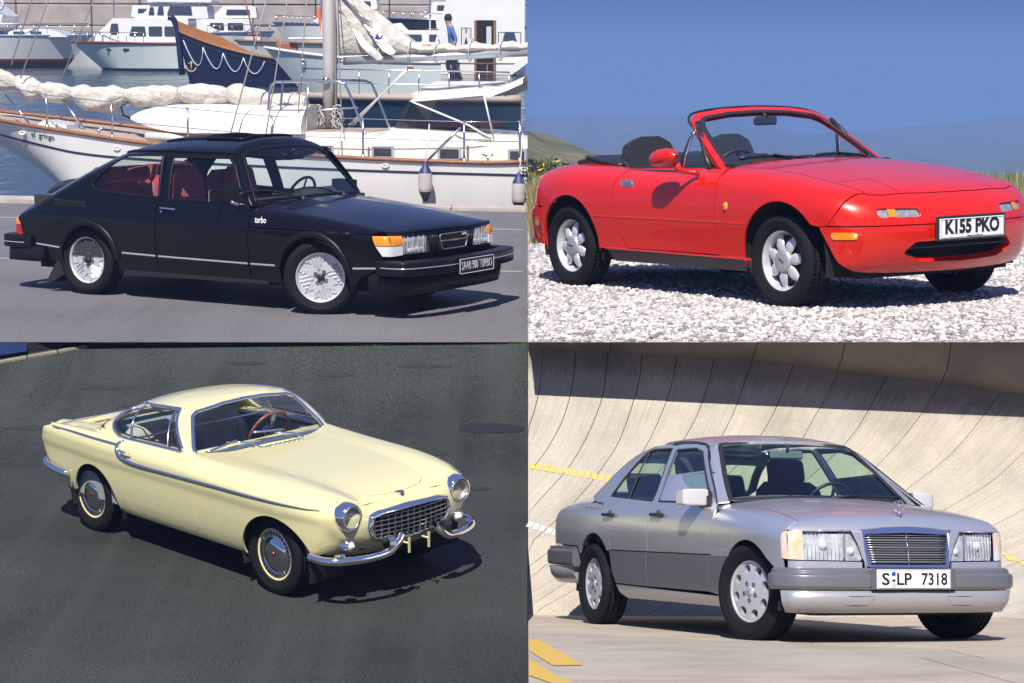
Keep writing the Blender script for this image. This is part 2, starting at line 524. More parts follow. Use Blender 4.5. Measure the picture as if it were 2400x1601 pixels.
class Car:
    def __init__(s, root, post=None):
        s.root = root; s.post = post
    def piece(s, F, axis, loops, step=0.032, off=0.0, rng=None):
        V2, T = tri2d(loops, step)
        P = lift(F, axis, V2, rng); N = grad(F, P)
        P = P + N * off
        # orient triangles along the normals
        c = np.cross(P[T[:, 1]] - P[T[:, 0]], P[T[:, 2]] - P[T[:, 0]])
        fl = np.einsum('ij,ij->i', c, N[T[:, 0]]) < 0
        T = T.copy(); T[fl] = T[fl][:, ::-1]
        return P, N, T
    def panel(s, name, pieces, mt, parent=None, thick=0.014, both=True, step=0.032, off=0.0):
        """pieces: (F, axis, loops[, rng]) joined into one panel with a returned edge; both=True also makes its mirror twin."""
        parent = parent if parent is not None else s.root
        VS, NS, TS = [], [], []; b = 0
        for pc in pieces:
            P, N, T = s.piece(pc[0], pc[1], pc[2], step, off + (pc[4] if len(pc) > 4 else 0.0), pc[3] if len(pc) > 3 else None)
            VS.append(P); NS.append(N); TS.append(T + b); b += len(P)
        P = np.concatenate(VS); N = np.concatenate(NS); T = np.concatenate(TS)
        if any(len(pc) > 5 for pc in pieces) and not both:
            P = np.concatenate([VS[i] for i in range(len(VS))] + [VS[i] * [1, -1, 1] for i, pc in enumerate(pieces) if len(pc) > 5])
            N = np.concatenate(NS + [NS[i] * [1, -1, 1] for i, pc in enumerate(pieces) if len(pc) > 5])
            b0 = np.cumsum([0] + [len(v) for v in VS]); bb = int(b0[-1]); extra = []
            for i, pc in enumerate(pieces):
                if len(pc) > 5:
                    extra.append((TS[i] - b0[i])[:, ::-1] + bb); bb += len(VS[i])
            T = np.concatenate([T] + extra)
        key = np.round(P / 4e-4).astype(int)
        _, first, inv = np.unique(key, axis=0, return_index=True, return_inverse=True)
        inv = inv.ravel()
        Nn = np.zeros((len(first), 3)); np.add.at(Nn, inv, N)
        P = P[first]; N = Nn / np.linalg.norm(Nn, axis=1, keepdims=True); T = inv[T]
        T = T[(T[:, 0] != T[:, 1]) & (T[:, 1] != T[:, 2]) & (T[:, 0] != T[:, 2])]
        if thick > 0:
            ed = {}
            for t in T.tolist():
                for i in range(3):
                    a, c = t[i], t[(i + 1) % 3]
                    if (c, a) in ed: ed.pop((c, a))
                    else: ed[(a, c)] = 1
            n0 = len(P); extraP, extraN, faces, mp = [], [], T.tolist(), {}
            for (a, c) in ed:
                d = P[c] - P[a]; ld = np.linalg.norm(d)
                if ld < 1e-9: continue
                out = np.cross(d / ld, N[a])
                k = n0 + len(extraP)
                extraP += [P[a], P[c], P[c] - N[c] * thick, P[a] - N[a] * thick]
                extraN += [out] * 4
                faces.append([k + 1, k, k + 3, k + 2])
            if extraP:
                P = np.concatenate([P, np.array(extraP)]); N = np.concatenate([N, np.array(extraN)])
        else:
            faces = T.tolist()
        res = []
        for sg in ((1, -1) if both else (1,)):
            Q = P * [1, sg, 1]; M_ = N * [1, sg, 1]
            if s.post is not None: Q = s.post(Q)
            fc = faces if sg > 0 else [f[::-1] for f in faces]
            res.append(ob(name, mesh_np(name, Q, fc, M_), mt, parent))
        return res if both else res[0]
    def path(s, F, axis, line, step=0.03, off=0.0, rng=None):
        l = dense_open(line, step)
        P = lift(F, axis, l, rng); N = grad(F, P)
        return P + N * off, N
    def fin(s, me_or_mb, name, mt, parent=None, both=False, fix=True):
        """place a collected mesh on the car (with its twin when both)."""
        parent = parent if parent is not None else s.root
        out = []
        for sg in ((1, -1) if both else (1,)):
            q = MB(); q.v = list(me_or_mb.v); q.f = list(me_or_mb.f); q.sm = list(me_or_mb.sm)
            V = np.array(q.v) * [1, sg, 1]
            if s.post is not None: V = s.post(V)
            q.v = [tuple(t) for t in V]
            if sg < 0: q.f = [f[::-1] for f in q.f]
            out.append(q.build(name, mt, parent, fix))
        return out if both else out[0]
    def strip(s, name, F, axis, line, w, h, mt, parent=None, both=True, step=0.03, rng=None, off=0.0, closed=False):
        """raised moulding following a line on the body: w wide across the line, h proud of it."""
        P, N = s.path(F, axis, line, step, off, rng)
        T = np.gradient(P, axis=0); T /= np.linalg.norm(T, axis=1, keepdims=True) + 1e-12
        B = np.cross(N, T)
        mb = MB(); prof = [(-.5, -.15), (-.5, .35), (-.36, .8), (-.12, 1.0), (.12, 1.0), (.36, .8), (.5, .35), (.5, -.15)]
        ww = np.full(len(P), w) if np.isscalar(w) else np.interp(np.linspace(0, 1, len(P)), np.linspace(0, 1, len(w)), w)
        g = [[tuple(P[i] + B[i] * a * ww[i] + N[i] * b * h) for a, b in prof] for i in range(len(P))]
        mb.sheet(g, True, True)
        n = len(prof)
        mb.add([g[0][k] for k in range(n)], [tuple(range(n))]); mb.add([g[-1][k] for k in range(n)], [tuple(range(n))])
        return s.fin(mb, name, mt, parent, both)

def tyre_mesh(R, rim_r, w, blocks=66):
    """tyre about the y axis, centred on y = 0, outer side towards -y and +y alike."""
    mb = MB()
    h = w / 2; sh = R - rim_r
    side = [(rim_r - .004, -h * .80), (rim_r + .006, -h * .92), (rim_r + sh * .25, -h * 1.0), (rim_r + sh * .5, -h * 1.03), (rim_r + sh * .52, -h * 1.045), (rim_r + sh * .56, -h * 1.045), (rim_r + sh * .58, -h * 1.03), (rim_r + sh * .8, -h * .985), (R - .012, -h * .90), (R - .004, -h * .80)]
    g = .007
    tread = []
    xs = [-.80, -.48, -.46, -.40, -.38, -.09, -.07, -.01, .01, .07]
    for a in (-.78, -.50):
        tread.append((R, h * a, 1))
    tread += [(R - g, h * -.49, 0), (R - g, h * -.42, 0)]
    for a in (-.41, -.06): tread.append((R + .001, h * a, 2))
    tread += [(R - g, h * -.05, 0), (R - g, h * .05, 0)]
    for a in (.06, .41): tread.append((R + .001, h * a, 2))
    tread += [(R - g, h * .42, 0), (R - g, h * .49, 0)]
    for a in (.50, .78): tread.append((R, h * a, 1))
    prof = [(r, y, 0) for r, y in side] + tread + [(r, -y, 0) for r, y in side[::-1]]
    n = blocks * 3; q = len(prof)
    v = []
    for k in range(n):
        for i, (r, y, kind) in enumerate(prof):
            cut = 0.0
            if kind and (k + (1 if kind == 2 else 0)) % 3 == 0: cut = 0.006
            t = 2 * math.pi * (k + (0.5 if kind == 2 else 0)) / n
            v.append(((r - cut) * math.cos(t), y, (r - cut) * math.sin(t)))
    f = [(k * q + i, k * q + i + 1, ((k + 1) % n) * q + i + 1, ((k + 1) % n) * q + i) for k in range(n) for i in range(q - 1)]
    mb.add(v, f, True)
    return mb
def wheel_set(car, WB, tr_f, tr_r, R, rimfn, steer=0.0, tyre=None, zoff=0.0):
    """four wheels; rimfn(name, parent) builds one wheel facing -y about the origin and returns its mesh object with its children."""
    tm = None
    for i, (x, y, st) in enumerate(((0, -tr_r, 0), (WB, -tr_f, steer), (0, tr_r, 0), (WB, tr_f, steer))):
        if i == 0:
            w = rimfn(car.root); first = w
        else:
            w = copy_tree(first, car.root)
        # every copy is turned a little differently, as wheels come to rest
        w.matrix_local = TR(x, y, R - zoff) @ RZ(st) @ (RZ(180) if y > 0 else RZ(0)) @ RY([8, 31, 50, 17][i])
    return first
def bake(o, M):
    o.data.transform(M); return o

def seat(parent, name, M, mt, w=0.52, head='fixed', back=0.62, tilt=14, mt2=None):
    """car seat: cushion, backrest and headrest as parts of one seat."""
    def pad(a, b, c, r=0.06):
        mb = MB(); n = 10
        g = []
        for i in range(n + 1):
            u = i / n; zz = -b / 2 + b * u
            k = (1 - abs(2 * u - 1) ** 5) ** .5 if 0 < u < 1 else 0.0
            k = max(k, .05)
            ring = []
            for j in range(20):
                t = 2 * math.pi * j / 20
                ct, sn = math.cos(t), math.sin(t)
                ring.append((c / 2 * k * np.sign(ct) * abs(ct) ** .6, a / 2 * (0.7 + .3 * k) * np.sign(sn) * abs(sn) ** .35, zz))
            g.append(ring)
        mb.sheet(g, True, True)
        mb.add(g[0], [tuple(range(20))]); mb.add(g[-1], [tuple(range(20))])
        return mb
    base = pad(w, .52, .20)
    b2 = MB(); b2.add(base.v, base.f, True, M @ TR(.05, 0, .10) @ RY(84))
    o = b2.build(name, mt, parent)
    bk = pad(w, back, .15); b3 = MB(); b3.add(bk.v, bk.f, True, M @ TR(-.22, 0, .14) @ RY(-tilt) @ TR(0, 0, back / 2))
    b3.build('backrest', mt, o)
    for sd in (-1, 1):
        bo = pad(.10, back * .8, .15); b4 = MB(); b4.add(bo.v, bo.f, True, M @ TR(-.18, sd * (w / 2 - .05), .14) @ RY(-tilt) @ TR(0, 0, back / 2 - .04))
        b4.build('bolster', mt2 or mt, o)
    if head:
        hr = pad(.29 if head != 'wide' else w * .86, .20 if head != 'wide' else .17, .12); b5 = MB()
        b5.add(hr.v, hr.f, True, M @ TR(-.22, 0, .14) @ RY(-tilt) @ TR(0, 0, back + (.08 if head == 'fixed' else .09)))
        b5.build('headrest', mt, o)
    return o
def steering_wheel(parent, M, mt, mh, r=.19, spokes=((90, .03), (210, .03), (330, .03)), plate=None):
    mb = MB(); mb.tube([(0, r * math.cos(t), r * math.sin(t)) for t in np.linspace(0, 2 * math.pi, 36, endpoint=False)], .013, 8, closed=True, M=M)
    o = mb.build('steering_wheel', mt, parent)
    mb = MB(); mb.lathe([(0, .03), (.05, .03), (.06, .015), (.06, -.02)], 18, M=M @ RZ(90))
    for a, w in spokes:
        c, s_ = math.cos(R_(a)), math.sin(R_(a))
        mb.tube([(0.005, .03 * c, .03 * s_), (0, r * c, r * s_)], w / 2, 6, M=M, flat=.4)
    mb.tube([(0, 0, 0), (.3, 0, 0)], .025, 8, M=M)
    mb.build('steering_hub', mh, o)
    return o
# ------------------------------------------------------------------ the black three-door car on the quay
def sweep_band(path, prof, closed_prof=True, smooth=True):
    """carry a (out, z) profile along a plan path (x, y) for half a car and mirror it into one piece across y."""
    half = smooth_line(path, 8)
    full = [(x, y) for x, y in half] + [(x, -y) for x, y in half[::-1][1:]]
    P = np.array(full); T = np.gradient(P, axis=0); T /= np.linalg.norm(T, axis=1, keepdims=True)
    Nn = np.stack([T[:, 1], -T[:, 0]], 1)
    mid = len(P) // 2
    sgn = 1 if abs(P[mid, 0]) > 1 and (Nn[mid, 0] * P[mid, 0] > 0) else -1
    Nn *= sgn
    g = [[(P[i, 0] + Nn[i, 0] * o, P[i, 1] + Nn[i, 1] * o, z) for o, z in prof] for i in range(len(P))]
    mb = MB(); mb.sheet(g, smooth, closed_prof)
    if closed_prof:
        n = len(prof); mb.add(g[0], [tuple(range(n))]); mb.add(g[-1], [tuple(range(n))])
    return mb
def round_prof(o0, o1, z0, z1, r=.02, n=4):
    return rounded([(o0, z0), (o1, z0), (o1, z1), (o0, z1)], [0.004, r, r, 0.004], n)
def liner(car, x, z, r, y0=.40, y1=.80):
    mb = MB(); mb.lathe([(r * .6, y0), (r, y0), (r, y1)], 20, M=TR(x, 0, z) @ RY(0), a0=-15, a1=195)
    return car.fin(mb, 'wheel_arch_liner', VOID, None, True, fix=False)

def build_saab():
    pl = PLACES['harbour']; cx, cy, yaw = pl['car']
    root = empty('hatchback_car', 'harbour', (cx, cy, 0), yaw, label='glossy black three-door hatchback parked on the quay in front of the yachts', cat='car')
    car = Car(root)
    PAINT = mat('black car paint', (0.0025, 0.0024, 0.003), 0.25, 0.0, coat=0.55, spec=0.2)
    SATIN = mat('satin black trim', (0.006, 0.006, 0.0065), 0.4, spec=0.3)
    RED = mat('red velour', (0.50, 0.045, 0.05), 0.95, sheen=0.5, bump=(260, 0.25), noise=(9, 0.35))
    ST = mat('silver stripe', (0.75, 0.76, 0.78), 0.25, 0.7)
    prof = pchip([(.15, .74), (.2, .775), (.32, .82), (.45, .84), (.58, .848), (.678, .850), (.70, .836), (.78, .826), (.87, .797), (.97, .77), (1.1, .725), (1.22, .675), (1.29, .635), (1.4, .55)])
    tap = pchip([(-1.1, .07), (-.75, .03), (-.3, .006), (.2, 0), (2.5, 0), (2.9, .008), (3.1, .022), (3.3, .05)])
    hc = pchip([(1.85, .93), (2.13, .905), (2.43, .875), (2.79, .834), (3.07, .79), (3.22, .757), (3.33, .715), (3.4, .67)])
    rc = pchip([(-1.0, .66), (-.93, .74), (-.85, .815), (-.6, .935), (-.3, 1.075), (0, 1.205), (.2, 1.28), (.4, 1.335), (.7, 1.38), (1.0, 1.40), (1.3, 1.405), (1.6, 1.393), (1.75, 1.372), (2.0, 1.32)])
    def S(x, y, z): return y - (prof(z) - tap(x))
    def xf(y, z): return 3.365 - .165 * y * y
    def F(x, y, z):
        zt = hc(x) - .04 * (y / .6) ** 2
        f = smax(S(x, y, z), np.where(x < 1.867, z - 3, z - zt), .075)
        f = smax(f, x - xf(y, z), .06)
        return smax(f, (-.98 + .16 * y * y) - x, .10)
    def Gr(x, y, z): return z - (rc(x) - .115 * (y / .66) ** 2.6)
    def xw(y, z): return 1.985 - .85 * (z - .886) - .19 * y * y
    def Gs(x, y, z): return smax(smax(S(x, y, z), Gr(x, y, z), .035), (-.98 + .16 * y * y) - x, .08)
    def G(x, y, z): return smax(smax(S(x, y, z), Gr(x, y, z), .035), x - xw(y, z), .03)
    # --- doors
    dwin = rounded([(.935, 1.236), (1.55, 1.244), (1.615, 1.19), (1.793, .888), (.972, .880)], [.02, .03, .05, .015, .02])
    d_rear = [(.846, 1.274), (.886, 1.057), (.902, .872), (.858, .824), (.864, .69), (.868, .235)]
    d_front = [(1.864, .235), (1.868, .69), (1.871, .845), (1.775, 1.03), (1.635, 1.243), (1.578, 1.274)]
    doors = car.panel('door', [(Gs, 'y', [d_front + d_rear, dwin])], PAINT)
    arc_r = arc(.075, .305, .328, 196, -15, 30)
    arc_f = arc(2.53, .30, .348, 196, -16, 30)
    qwin = rounded([(.075, .975), (.114, 1.031), (.23, 1.131), (.362, 1.236), (.812, 1.247), (.866, .892), (.48, .906), (.231, .918), (.115, .945)], [.03, .02, .02, .03, .02, .015, .02, .02, .03])
    q = [(.838, 1.276), (.878, 1.057), (.894, .872), (.850, .824), (.856, .69), (.860, .235)] + [(.42, .225)] + arc_r[::-1] + [(-.40, .29), (-.62, .40), (-.80, .42), (-.808, .50), (-.735, .50), (-.745, .59), (-.802, .672), (-.80, .69), (-.765, .72), (-.683, .794), (-.411, .926), (-.092, 1.078), (.062, 1.148), (.205, 1.238), (.366, 1.262)]
    car.panel('rear_quarter_panel', [(Gs, 'y', [q, qwin])], PAINT)
    w = [(1.876, .235), (1.872, .686), (3.098, .684), (3.140, .576), (3.205, .512), (3.22, .44), (2.99, .33), (2.90, .24)] + arc_f[::-1] + [(2.18, .235)]
    car.panel('front_wing', [(F, 'y', [w])], PAINT)
    # --- clamshell bonnet: top and the two flanks down to the crease
    xs = np.linspace(1.905, 3.135, 64)
    yj = prof(np.full_like(xs, .75)) - tap(xs) - .045
    J = lift(F, 'z', np.stack([xs, yj], 1))
    front = [(3.135, float(yj[-1])), (3.20, .735), (3.262, .64), (3.305, .45), (3.335, .22), (3.343, 0)]
    rear = [(1.905, float(yj[0])), (1.955, .70), (2.01, .45), (2.05, .2), (2.06, 0)]
    plan = list(zip(xs.tolist(), yj.tolist())) + front[1:] + [(x, -y) for x, y in front[::-1][1:-1]] + [(x, -y) for x, y in list(zip(xs.tolist(), yj.tolist()))[::-1]] + [(x, -y) for x, y in rear[1:-1]] + [(x, y) for x, y in rear[::-1][:-1]]
    flank = [(1.877, .694), (3.10, .692)] + [(3.135, .70)] + [(float(a), float(c)) for a, b, c in J[::-1]] + [(1.877, .86)]
    bonnet = car.panel('bonnet', [(F, 'z', [plan]), (F, 'y', [flank], None, 0.0, 'mirror')], PAINT, both=False, step=.03)
    # --- roof with the sunroof open
    gut = [(.205, 1.243), (.366, 1.266), (.6, 1.276), (.843, 1.284), (1.2, 1.287), (1.56, 1.283), (1.60, 1.277)]
    E_ = lift(Gs, 'y', gut)
    ed = [(float(a), float(b)) for a, b, c in E_]
    head = [(1.612, .52), (1.655, .36), (1.69, .18), (1.70, 0)]
    half = ed + head
    rear_e = [(.17, .5), (.15, .25), (.145, 0)]
    rp = half + [(x, -y) for x, y in half[::-1][1:]] + [(x, -y) for x, y in rear_e[:-1]] + [(x, y) for x, y in rear_e[::-1]]
    hole = rounded([(1.02, .36), (1.44, .36), (1.44, -.36), (1.02, -.36)], .06)
    roof = car.panel('roof', [(G, 'z', [rp, hole])], PAINT, both=False, thick=.03)
    srp = rounded([(.56, .35), (1.06, .35), (1.06, -.35), (.56, -.35)], .05)
    car.panel('sunroof_panel', [(G, 'z', [srp])], SATIN, both=False, off=.012, thick=.02)
    mb = MB(); mb.tube([(x, y, float(rc(x)) - .115 * (abs(y) / .66) ** 2.6 + .012) for x, y in dense(hole, .05)], .012, 6, closed=True)
    car.fin(mb, 'sunroof_seal', SATIN, roof)
    car.strip('rain_gutter', Gs, 'y', gut, .022, .014, SATIN)
    # --- hatch with its rear window
    he = [(-.765, .722), (-.683, .794), (-.411, .926), (-.092, 1.078), (.062, 1.148), (.19, 1.228)]
    H_ = lift(Gs, 'y', he); he2 = [(float(a) + .004, float(b) - .006) for a, b, c in H_]
    hh = [(-.88, 0), (-.875, .3), (-.85, .55)] + he2 + [(.15, .45), (.135, .22), (.13, 0)]
    hp = hh + [(x, -y) for x, y in hh[::-1][1:-1]]
    hw = rounded([(-.52, .58), (.06, .56), (.08, 0), (.06, -.56), (-.52, -.58), (-.54, 0)], [.06, .05, 0, .05, .06, 0])
    hatch = car.panel('tailgate', [(Gs, 'z', [hp, hw])], PAINT, both=False)
    car.panel('rear_window', [(Gs, 'z', [offset_poly(hw, .004)])], GLASS, hatch, 0, False, off=-.006)
    tp = [(.73, .70), (.73, .50), (0, .50), (-.73, .50), (-.73, .70), (0, .715)]
    car.panel('rear_panel', [(Gs, 'r', [tp])], PAINT, both=False)
    # rubber spoiler on the tailgate
    mb = MB(); g = []
    for t in np.linspace(-1, 1, 25):
        y = .46 * t; k = 1 - .9 * abs(t) ** 4
        x0 = -.56; z0 = float(rc(x0)) - .115 * (abs(y) / .66) ** 2.6
        g.append([(x0 + .05, y, z0 + .028), (x0 - .08, y, z0 + .020 * k), (x0 - .20, y, z0 + .012 - .07 * (1 - k)), (x0 - .215, y, z0 + .004 - .07 * (1 - k)), (x0 - .16, y, z0 - .035 - .03 * (1 - k)), (x0 - .09, y, z0 - .052), (x0, y, z0 - .01)])
    mb.sheet(g, True, True); mb.add(g[0], [tuple(range(7))]); mb.add(g[-1], [tuple(range(7))])
    car.fin(mb, 'spoiler', mat('spoiler rubber', (.02, .02, .022), .5), hatch)
    # --- glass
    TINT = glass('green tinted glass', (0.88, 0.95, 0.93))
    car.panel('side_window', [(Gs, 'y', [offset_poly(dwin, .002)])], TINT, None, 0, True, off=-.008)
    car.panel('quarter_window', [(Gs, 'y', [offset_poly(qwin, .002)])], TINT, None, 0, True, off=-.008)
    for wl_ in (dwin, qwin):
        car.strip('window_seal', Gs, 'y', wl_ + wl_[:1], .022, .006, SATIN)
    ws_h = [(.735, .893), (.655, 1.06), (.560, 1.252), (.50, 1.288), (.30, 1.315), (0, 1.325)]
    ws = ws_h + [(-y, z) for y, z in ws_h[::-1][1:]] + [(-.5, .905), (0, .912), (.5, .905)]
    RW = (1.2, 2.6)
    car.panel('windscreen', [(G, 'f', [ws], RW)], TINT, None, 0, False, off=-.006)
    car.strip('windscreen_seal', G, 'f', ws + ws[:1], .03, .008, SATIN, None, False, rng=RW)
    dl = lift(Gs, 'y', [(1.878, .86), (1.782, 1.035), (1.643, 1.247), (1.588, 1.278)])
    ap = [(.735, .890), (.655, 1.06), (.560, 1.252), (.54, 1.285)] + [(float(b) - .002, float(c)) for a, b, c in dl[::-1]]
    car.panel('windscreen_pillar', [(G, 'f', [ap], RW)], PAINT)
    # --- scuttle, wipers
    mb = MB(); mb.prism([(1.89, .80), (1.95, .70), (2.0, .45), (2.045, 0), (2.0, -.45), (1.95, -.70), (1.89, -.80), (1.80, -.74), (1.93, 0), (1.80, .74)], .862, .884, 'z')
    car.fin(mb, 'scuttle_vent', SATIN)
    for y0, dy in ((-.30, -1), (.28, -1)):
        mb = MB(); bx = float(xw(np.array(abs(y0)), np.array(.90))) + .015
        mb.tube([(bx + .05, y0 + .02, .905), (bx + .01, y0 - .12, .935), (bx - .03, y0 - .30, .955)], .009, 6, flat=.6)
        y_ = np.linspace(y0 - .05, y0 - .55, 12)
        zz = .925 + .055 * np.sin(np.linspace(0.2, 2.4, 12))
        mb.tube([(float(xw(np.array(abs(a)), np.array(b))) + .012, a, b) for a, b in zip(y_, zz)], .008, 6)
        mb.lathe([(0, .03), (.02, .03), (.025, 0)], 12, M=TR(bx + .05, y0 + .02, .89) @ RX(90))
        car.fin(mb, 'wiper', BLACK)
    # --- front lamps, grille
    def box_lens(yz, name, back, lens, dx=.0):
        o = car.panel(name, [(F, 'f', [yz])], back, None, .03, True, off=-.028)
        for q_ in o: pass
        return o
    lamp = rounded([(.347, .522), (.637, .520), (.640, .668), (.343, .666)], .012)
    REFL = mat('lamp reflector', (0.80, 0.81, 0.82), 0.25, 0.25, noise=(14, 0.55, (.36, .36, .38)))
    ls = car.panel('headlight', [(F, 'f', [lamp])], REFL, None, .02, True, off=-.035, step=.02)
    for l_ in ls:
        sg = 1 if np.mean([v.co.y for v in l_.data.vertices]) > 0 else -1
        mb = MB()
        for yy in (.40, .46, .52, .58, .62): mb.box((xf(yy, .6) - .016, yy * sg, .594), (.006, .004, .14))
        mb.box((xf(.5, .6) - .018, .5 * sg, .55), (.02, .2, .035), bev=.008)
        mb.build('lens_rib', mat('lamp prism', (.7, .71, .72), .2, .3), l_)
        V2, T2_ = tri2d([[(a * sg, b) for a, b in lamp]], .03)
        P = lift(F, 'f', V2); P[:, 0] -= .004
        ob('lamp_glass', mesh_np('lamp_glass', P, T2_, grad(F, P)), LENS, l_)
    yc = .765; xj = float(lift(F, 'f', [(yc, .6)])[0, 0])
    ind_top = [(.652, .598), (yc, .598), (yc, .676), (.652, .672)]
    ind_low = [(.652, .519), (yc, .513), (yc, .592), (.652, .592)]
    def yside(pts): return pts
    xa = [float(v) for v in lift(F, 'f', [(yc, .676), (yc, .598), (yc, .592), (yc, .513)])[:, 0]]
    car.panel('indicator', [(F, 'f', [ind_top]), (F, 'y', [[(3.112, .674), (xa[0], .676), (xa[1], .598), (3.142, .598)]])], AMBER, None, .02, True, step=.02)
    car.panel('side_light', [(F, 'f', [ind_low]), (F, 'y', [[(3.146, .592), (xa[2], .592), (xa[3], .513), (3.205, .515)]])], mat('white lens', (.75, .76, .76), .1, coat=1.0), None, .02, True, step=.02)
    g_o = rounded([(.338, .666), (.30, .515), (-.30, .515), (-.338, .666)], .01)
    gr = car.panel('grille', [(F, 'f', [g_o])], BLACK, None, .02, False, off=-.05)
    for sg in (-1, 1):
        for k in range(4):
            yy = .325 - k * .026; mb = MB()
            mb.tube([(xf(yy, .6) - .006, sg * (yy + .004), .66), (xf(yy, .6) - .006, sg * (yy - .022), .52)], .006, 6); car.fin(mb, 'grille_fin', SATIN, gr)
    mb = MB()
    fr = rounded([(.225, .655), (.175, .53), (-.175, .53), (-.225, .655)], .03)
    mb.tube([(xf(abs(a), .6) + .002, a, b) for a, b in dense(fr, .03)], .007, 6, closed=True)
    mb.tube([(xf(abs(a), .6) + .002, a, .598) for a in np.linspace(-.20, .20, 9)], .007, 6)
    car.fin(mb, 'grille_surround', mat('dull trim', (.30, .30, .31), .35, .8), gr)
    mb = MB()
    for zz in (.545, .56, .575, .62, .633, .646): mb.box((3.335, 0, zz), (.02, .36, .004))
    car.fin(mb, 'grille_slat', BLACK, gr)
    def yz_plane(x, y, z, lean=0): return TR(x, y, z) @ RZ(90) @ RX(90 - lean)
    text_obj('SAAB', gr, yz_plane(3.376, 0, .600), .024, mat('brass badge', (.55, .42, .12), .3, .8), .085, 'badge')
    text_obj('turbo', gr, yz_plane(3.368, .145, .640), .030, WHITE, .075, 'badge')
    mb = MB(); lp = [(xf(abs(a), .6) - .03, a) for a in np.linspace(-.77, .77, 20)]
    mb.sheet([[(x - .01, y, .47) for x, y in lp], [(x, y, .515) for x, y in lp]]); mb.sheet([[(x, y, .668) for x, y in lp], [(x - .02, y, .70) for x, y in lp]])
    car.fin(mb, 'front_panel', SATIN)
    # --- bumpers, plate, valance
    fb = sweep_band([(3.17, .858), (3.36, .855), (3.46, .785), (3.545, .43), (3.565, 0)], round_prof(-.12, 0, .362, .482, .022))
    bump = car.fin(fb, 'bumper', SATIN)
    st = sweep_band([(3.22, .860), (3.36, .857), (3.461, .787), (3.547, .43), (3.567, 0)], [(-.002, .424), (.003, .424), (.003, .432), (-.002, .432)])
    car.fin(st, 'bumper_stripe', ST, bump)
    rb = sweep_band([(-.60, .85), (-.86, .85), (-1.0, .77), (-1.06, .45), (-1.08, 0)], round_prof(-.12, 0, .382, .496, .022))
    rbu = car.fin(rb, 'bumper', SATIN)
    st = sweep_band([(-.68, .852), (-.86, .852), (-1.002, .772), (-1.062, .45), (-1.082, 0)], [(-.002, .428), (.003, .428), (.003, .436), (-.002, .436)])
    car.fin(st, 'bumper_stripe', ST, rbu)
    va = sweep_band([(3.05, .80), (3.25, .80), (3.38, .73), (3.44, .4), (3.45, 0)], [(-.06, .20), (-.03, .20), (0, .37), (-.05, .37)])
    car.fin(va, 'front_spoiler', SATIN)
    va = sweep_band([(-.45, .79), (-.8, .78), (-.92, .7), (-.96, .4), (-.97, 0)], [(-.06, .27), (-.03, .27), (0, .40), (-.05, .40)])
    car.fin(va, 'rear_valance', SATIN)
    plate = MB(); plate.box((3.578, 0, .405), (.014, .525, .125), bev=.006); pl_o = car.fin(plate, 'number_plate', BLACK)
    mb = MB(); fr = rounded([(.258, .346), (.258, .464), (-.258, .464), (-.258, .346)], .01)
    mb.tube([(3.586, a, b) for a, b in fr], .0035, 5, closed=True); car.fin(mb, 'plate_border', mat('plate silver', (.6, .6, .6), .4), pl_o)
    text_obj('SAAB 900 TURBO', pl_o, yz_plane(3.5865, 0, .405), .10, mat('plate grey letters', (.55, .55, .55), .4), .46)
    # --- lamps at the tail
    tl = car.panel('tail_light', [(Gs, 'y', [[(-.802, .668), (-.748, .592), (-.80, .592)]])], AMBER, step=.02, off=.004)
    car.panel('tail_light', [(Gs, 'y', [[(-.808, .588), (-.746, .588), (-.725, .502), (-.808, .502)]])], RED_LENS, step=.02, off=.004)
    # --- stripes, flares, vents, handles, mirrors
    for a, b in (((-.56, .427), (-.27, .408)), ((.47, .400), (.85, .393)), ((.88, .392), (1.855, .384)), ((1.885, .384), (2.14, .384))):
        car.strip('side_stripe', Gs, 'y', [a, b], .016, .004, ST)
    car.strip('side_stripe', F, 'y', [(2.925, .404), (3.16, .416)], .016, .004, ST)
    car.strip('wheel_arch_flare', Gs, 'y', arc(.075, .305, .340, 150, 5, 26), .055, .022, SATIN)
    car.strip('wheel_arch_flare', F, 'y', arc(2.53, .30, .362, 155, 12, 26), .055, .022, SATIN)
    vt = car.panel('air_vent', [(Gs, 'y', [[(-.345, .835), (.035, .822), (.05, .776), (-.335, .780)]])], VOID, off=.002, thick=.004)
    for o_, sg in zip(vt, (1, -1)):
        mb = MB()
        for k in range(24):
            x = -.33 + k * .0155
            for z_ in (.818 - .012 * k / 24, .796 - .012 * k / 24):
                y = float(lift(Gs, 'y', [(x, z_)])[0, 1]); mb.box((x, sg * (y + .003), z_), (.005, .008, .018))
        mb.build('vent_slat', SATIN, o_)
    for o_, sg in zip(doors, (1, -1)):
        y = float(lift(Gs, 'y', [(.98, .805)])[0, 1])
        mb = MB(); mb.tube([(.905, sg * (y + .012), .808), (.93, sg * (y + .028), .810), (1.0, sg * (y + .03), .809), (1.06, sg * (y + .028), .806), (1.085, sg * (y + .010), .803)], .012, 8, flat=.7)
        mb.build('door_handle', CHROME, o_)
        mb = MB(); mb.lathe([(0, .006), (.011, .005), (.012, -.004)], 14, M=TR(.915, sg * (y + .004), .778) @ (RZ(0) if sg > 0 else RZ(180))); mb.build('door_lock', CHROME, o_)
        mb = MB()
        mb.prism(rounded([(1.0, -.06), (1.0, .06), (1.22, .055), (1.22, -.055)], .02), -.05, .05, 'y', M=TR(.60, sg * (.905), .945) @ RZ(-8 * sg))
        mi = mb.build('door_mirror', SATIN, car.root)
        mb = MB(); mb.tube([(1.79, sg * .80, .865), (1.77, sg * .85, .875), (1.74, sg * .90, .90)], .013, 8); mb.build('mirror_arm', CHROME, mi)
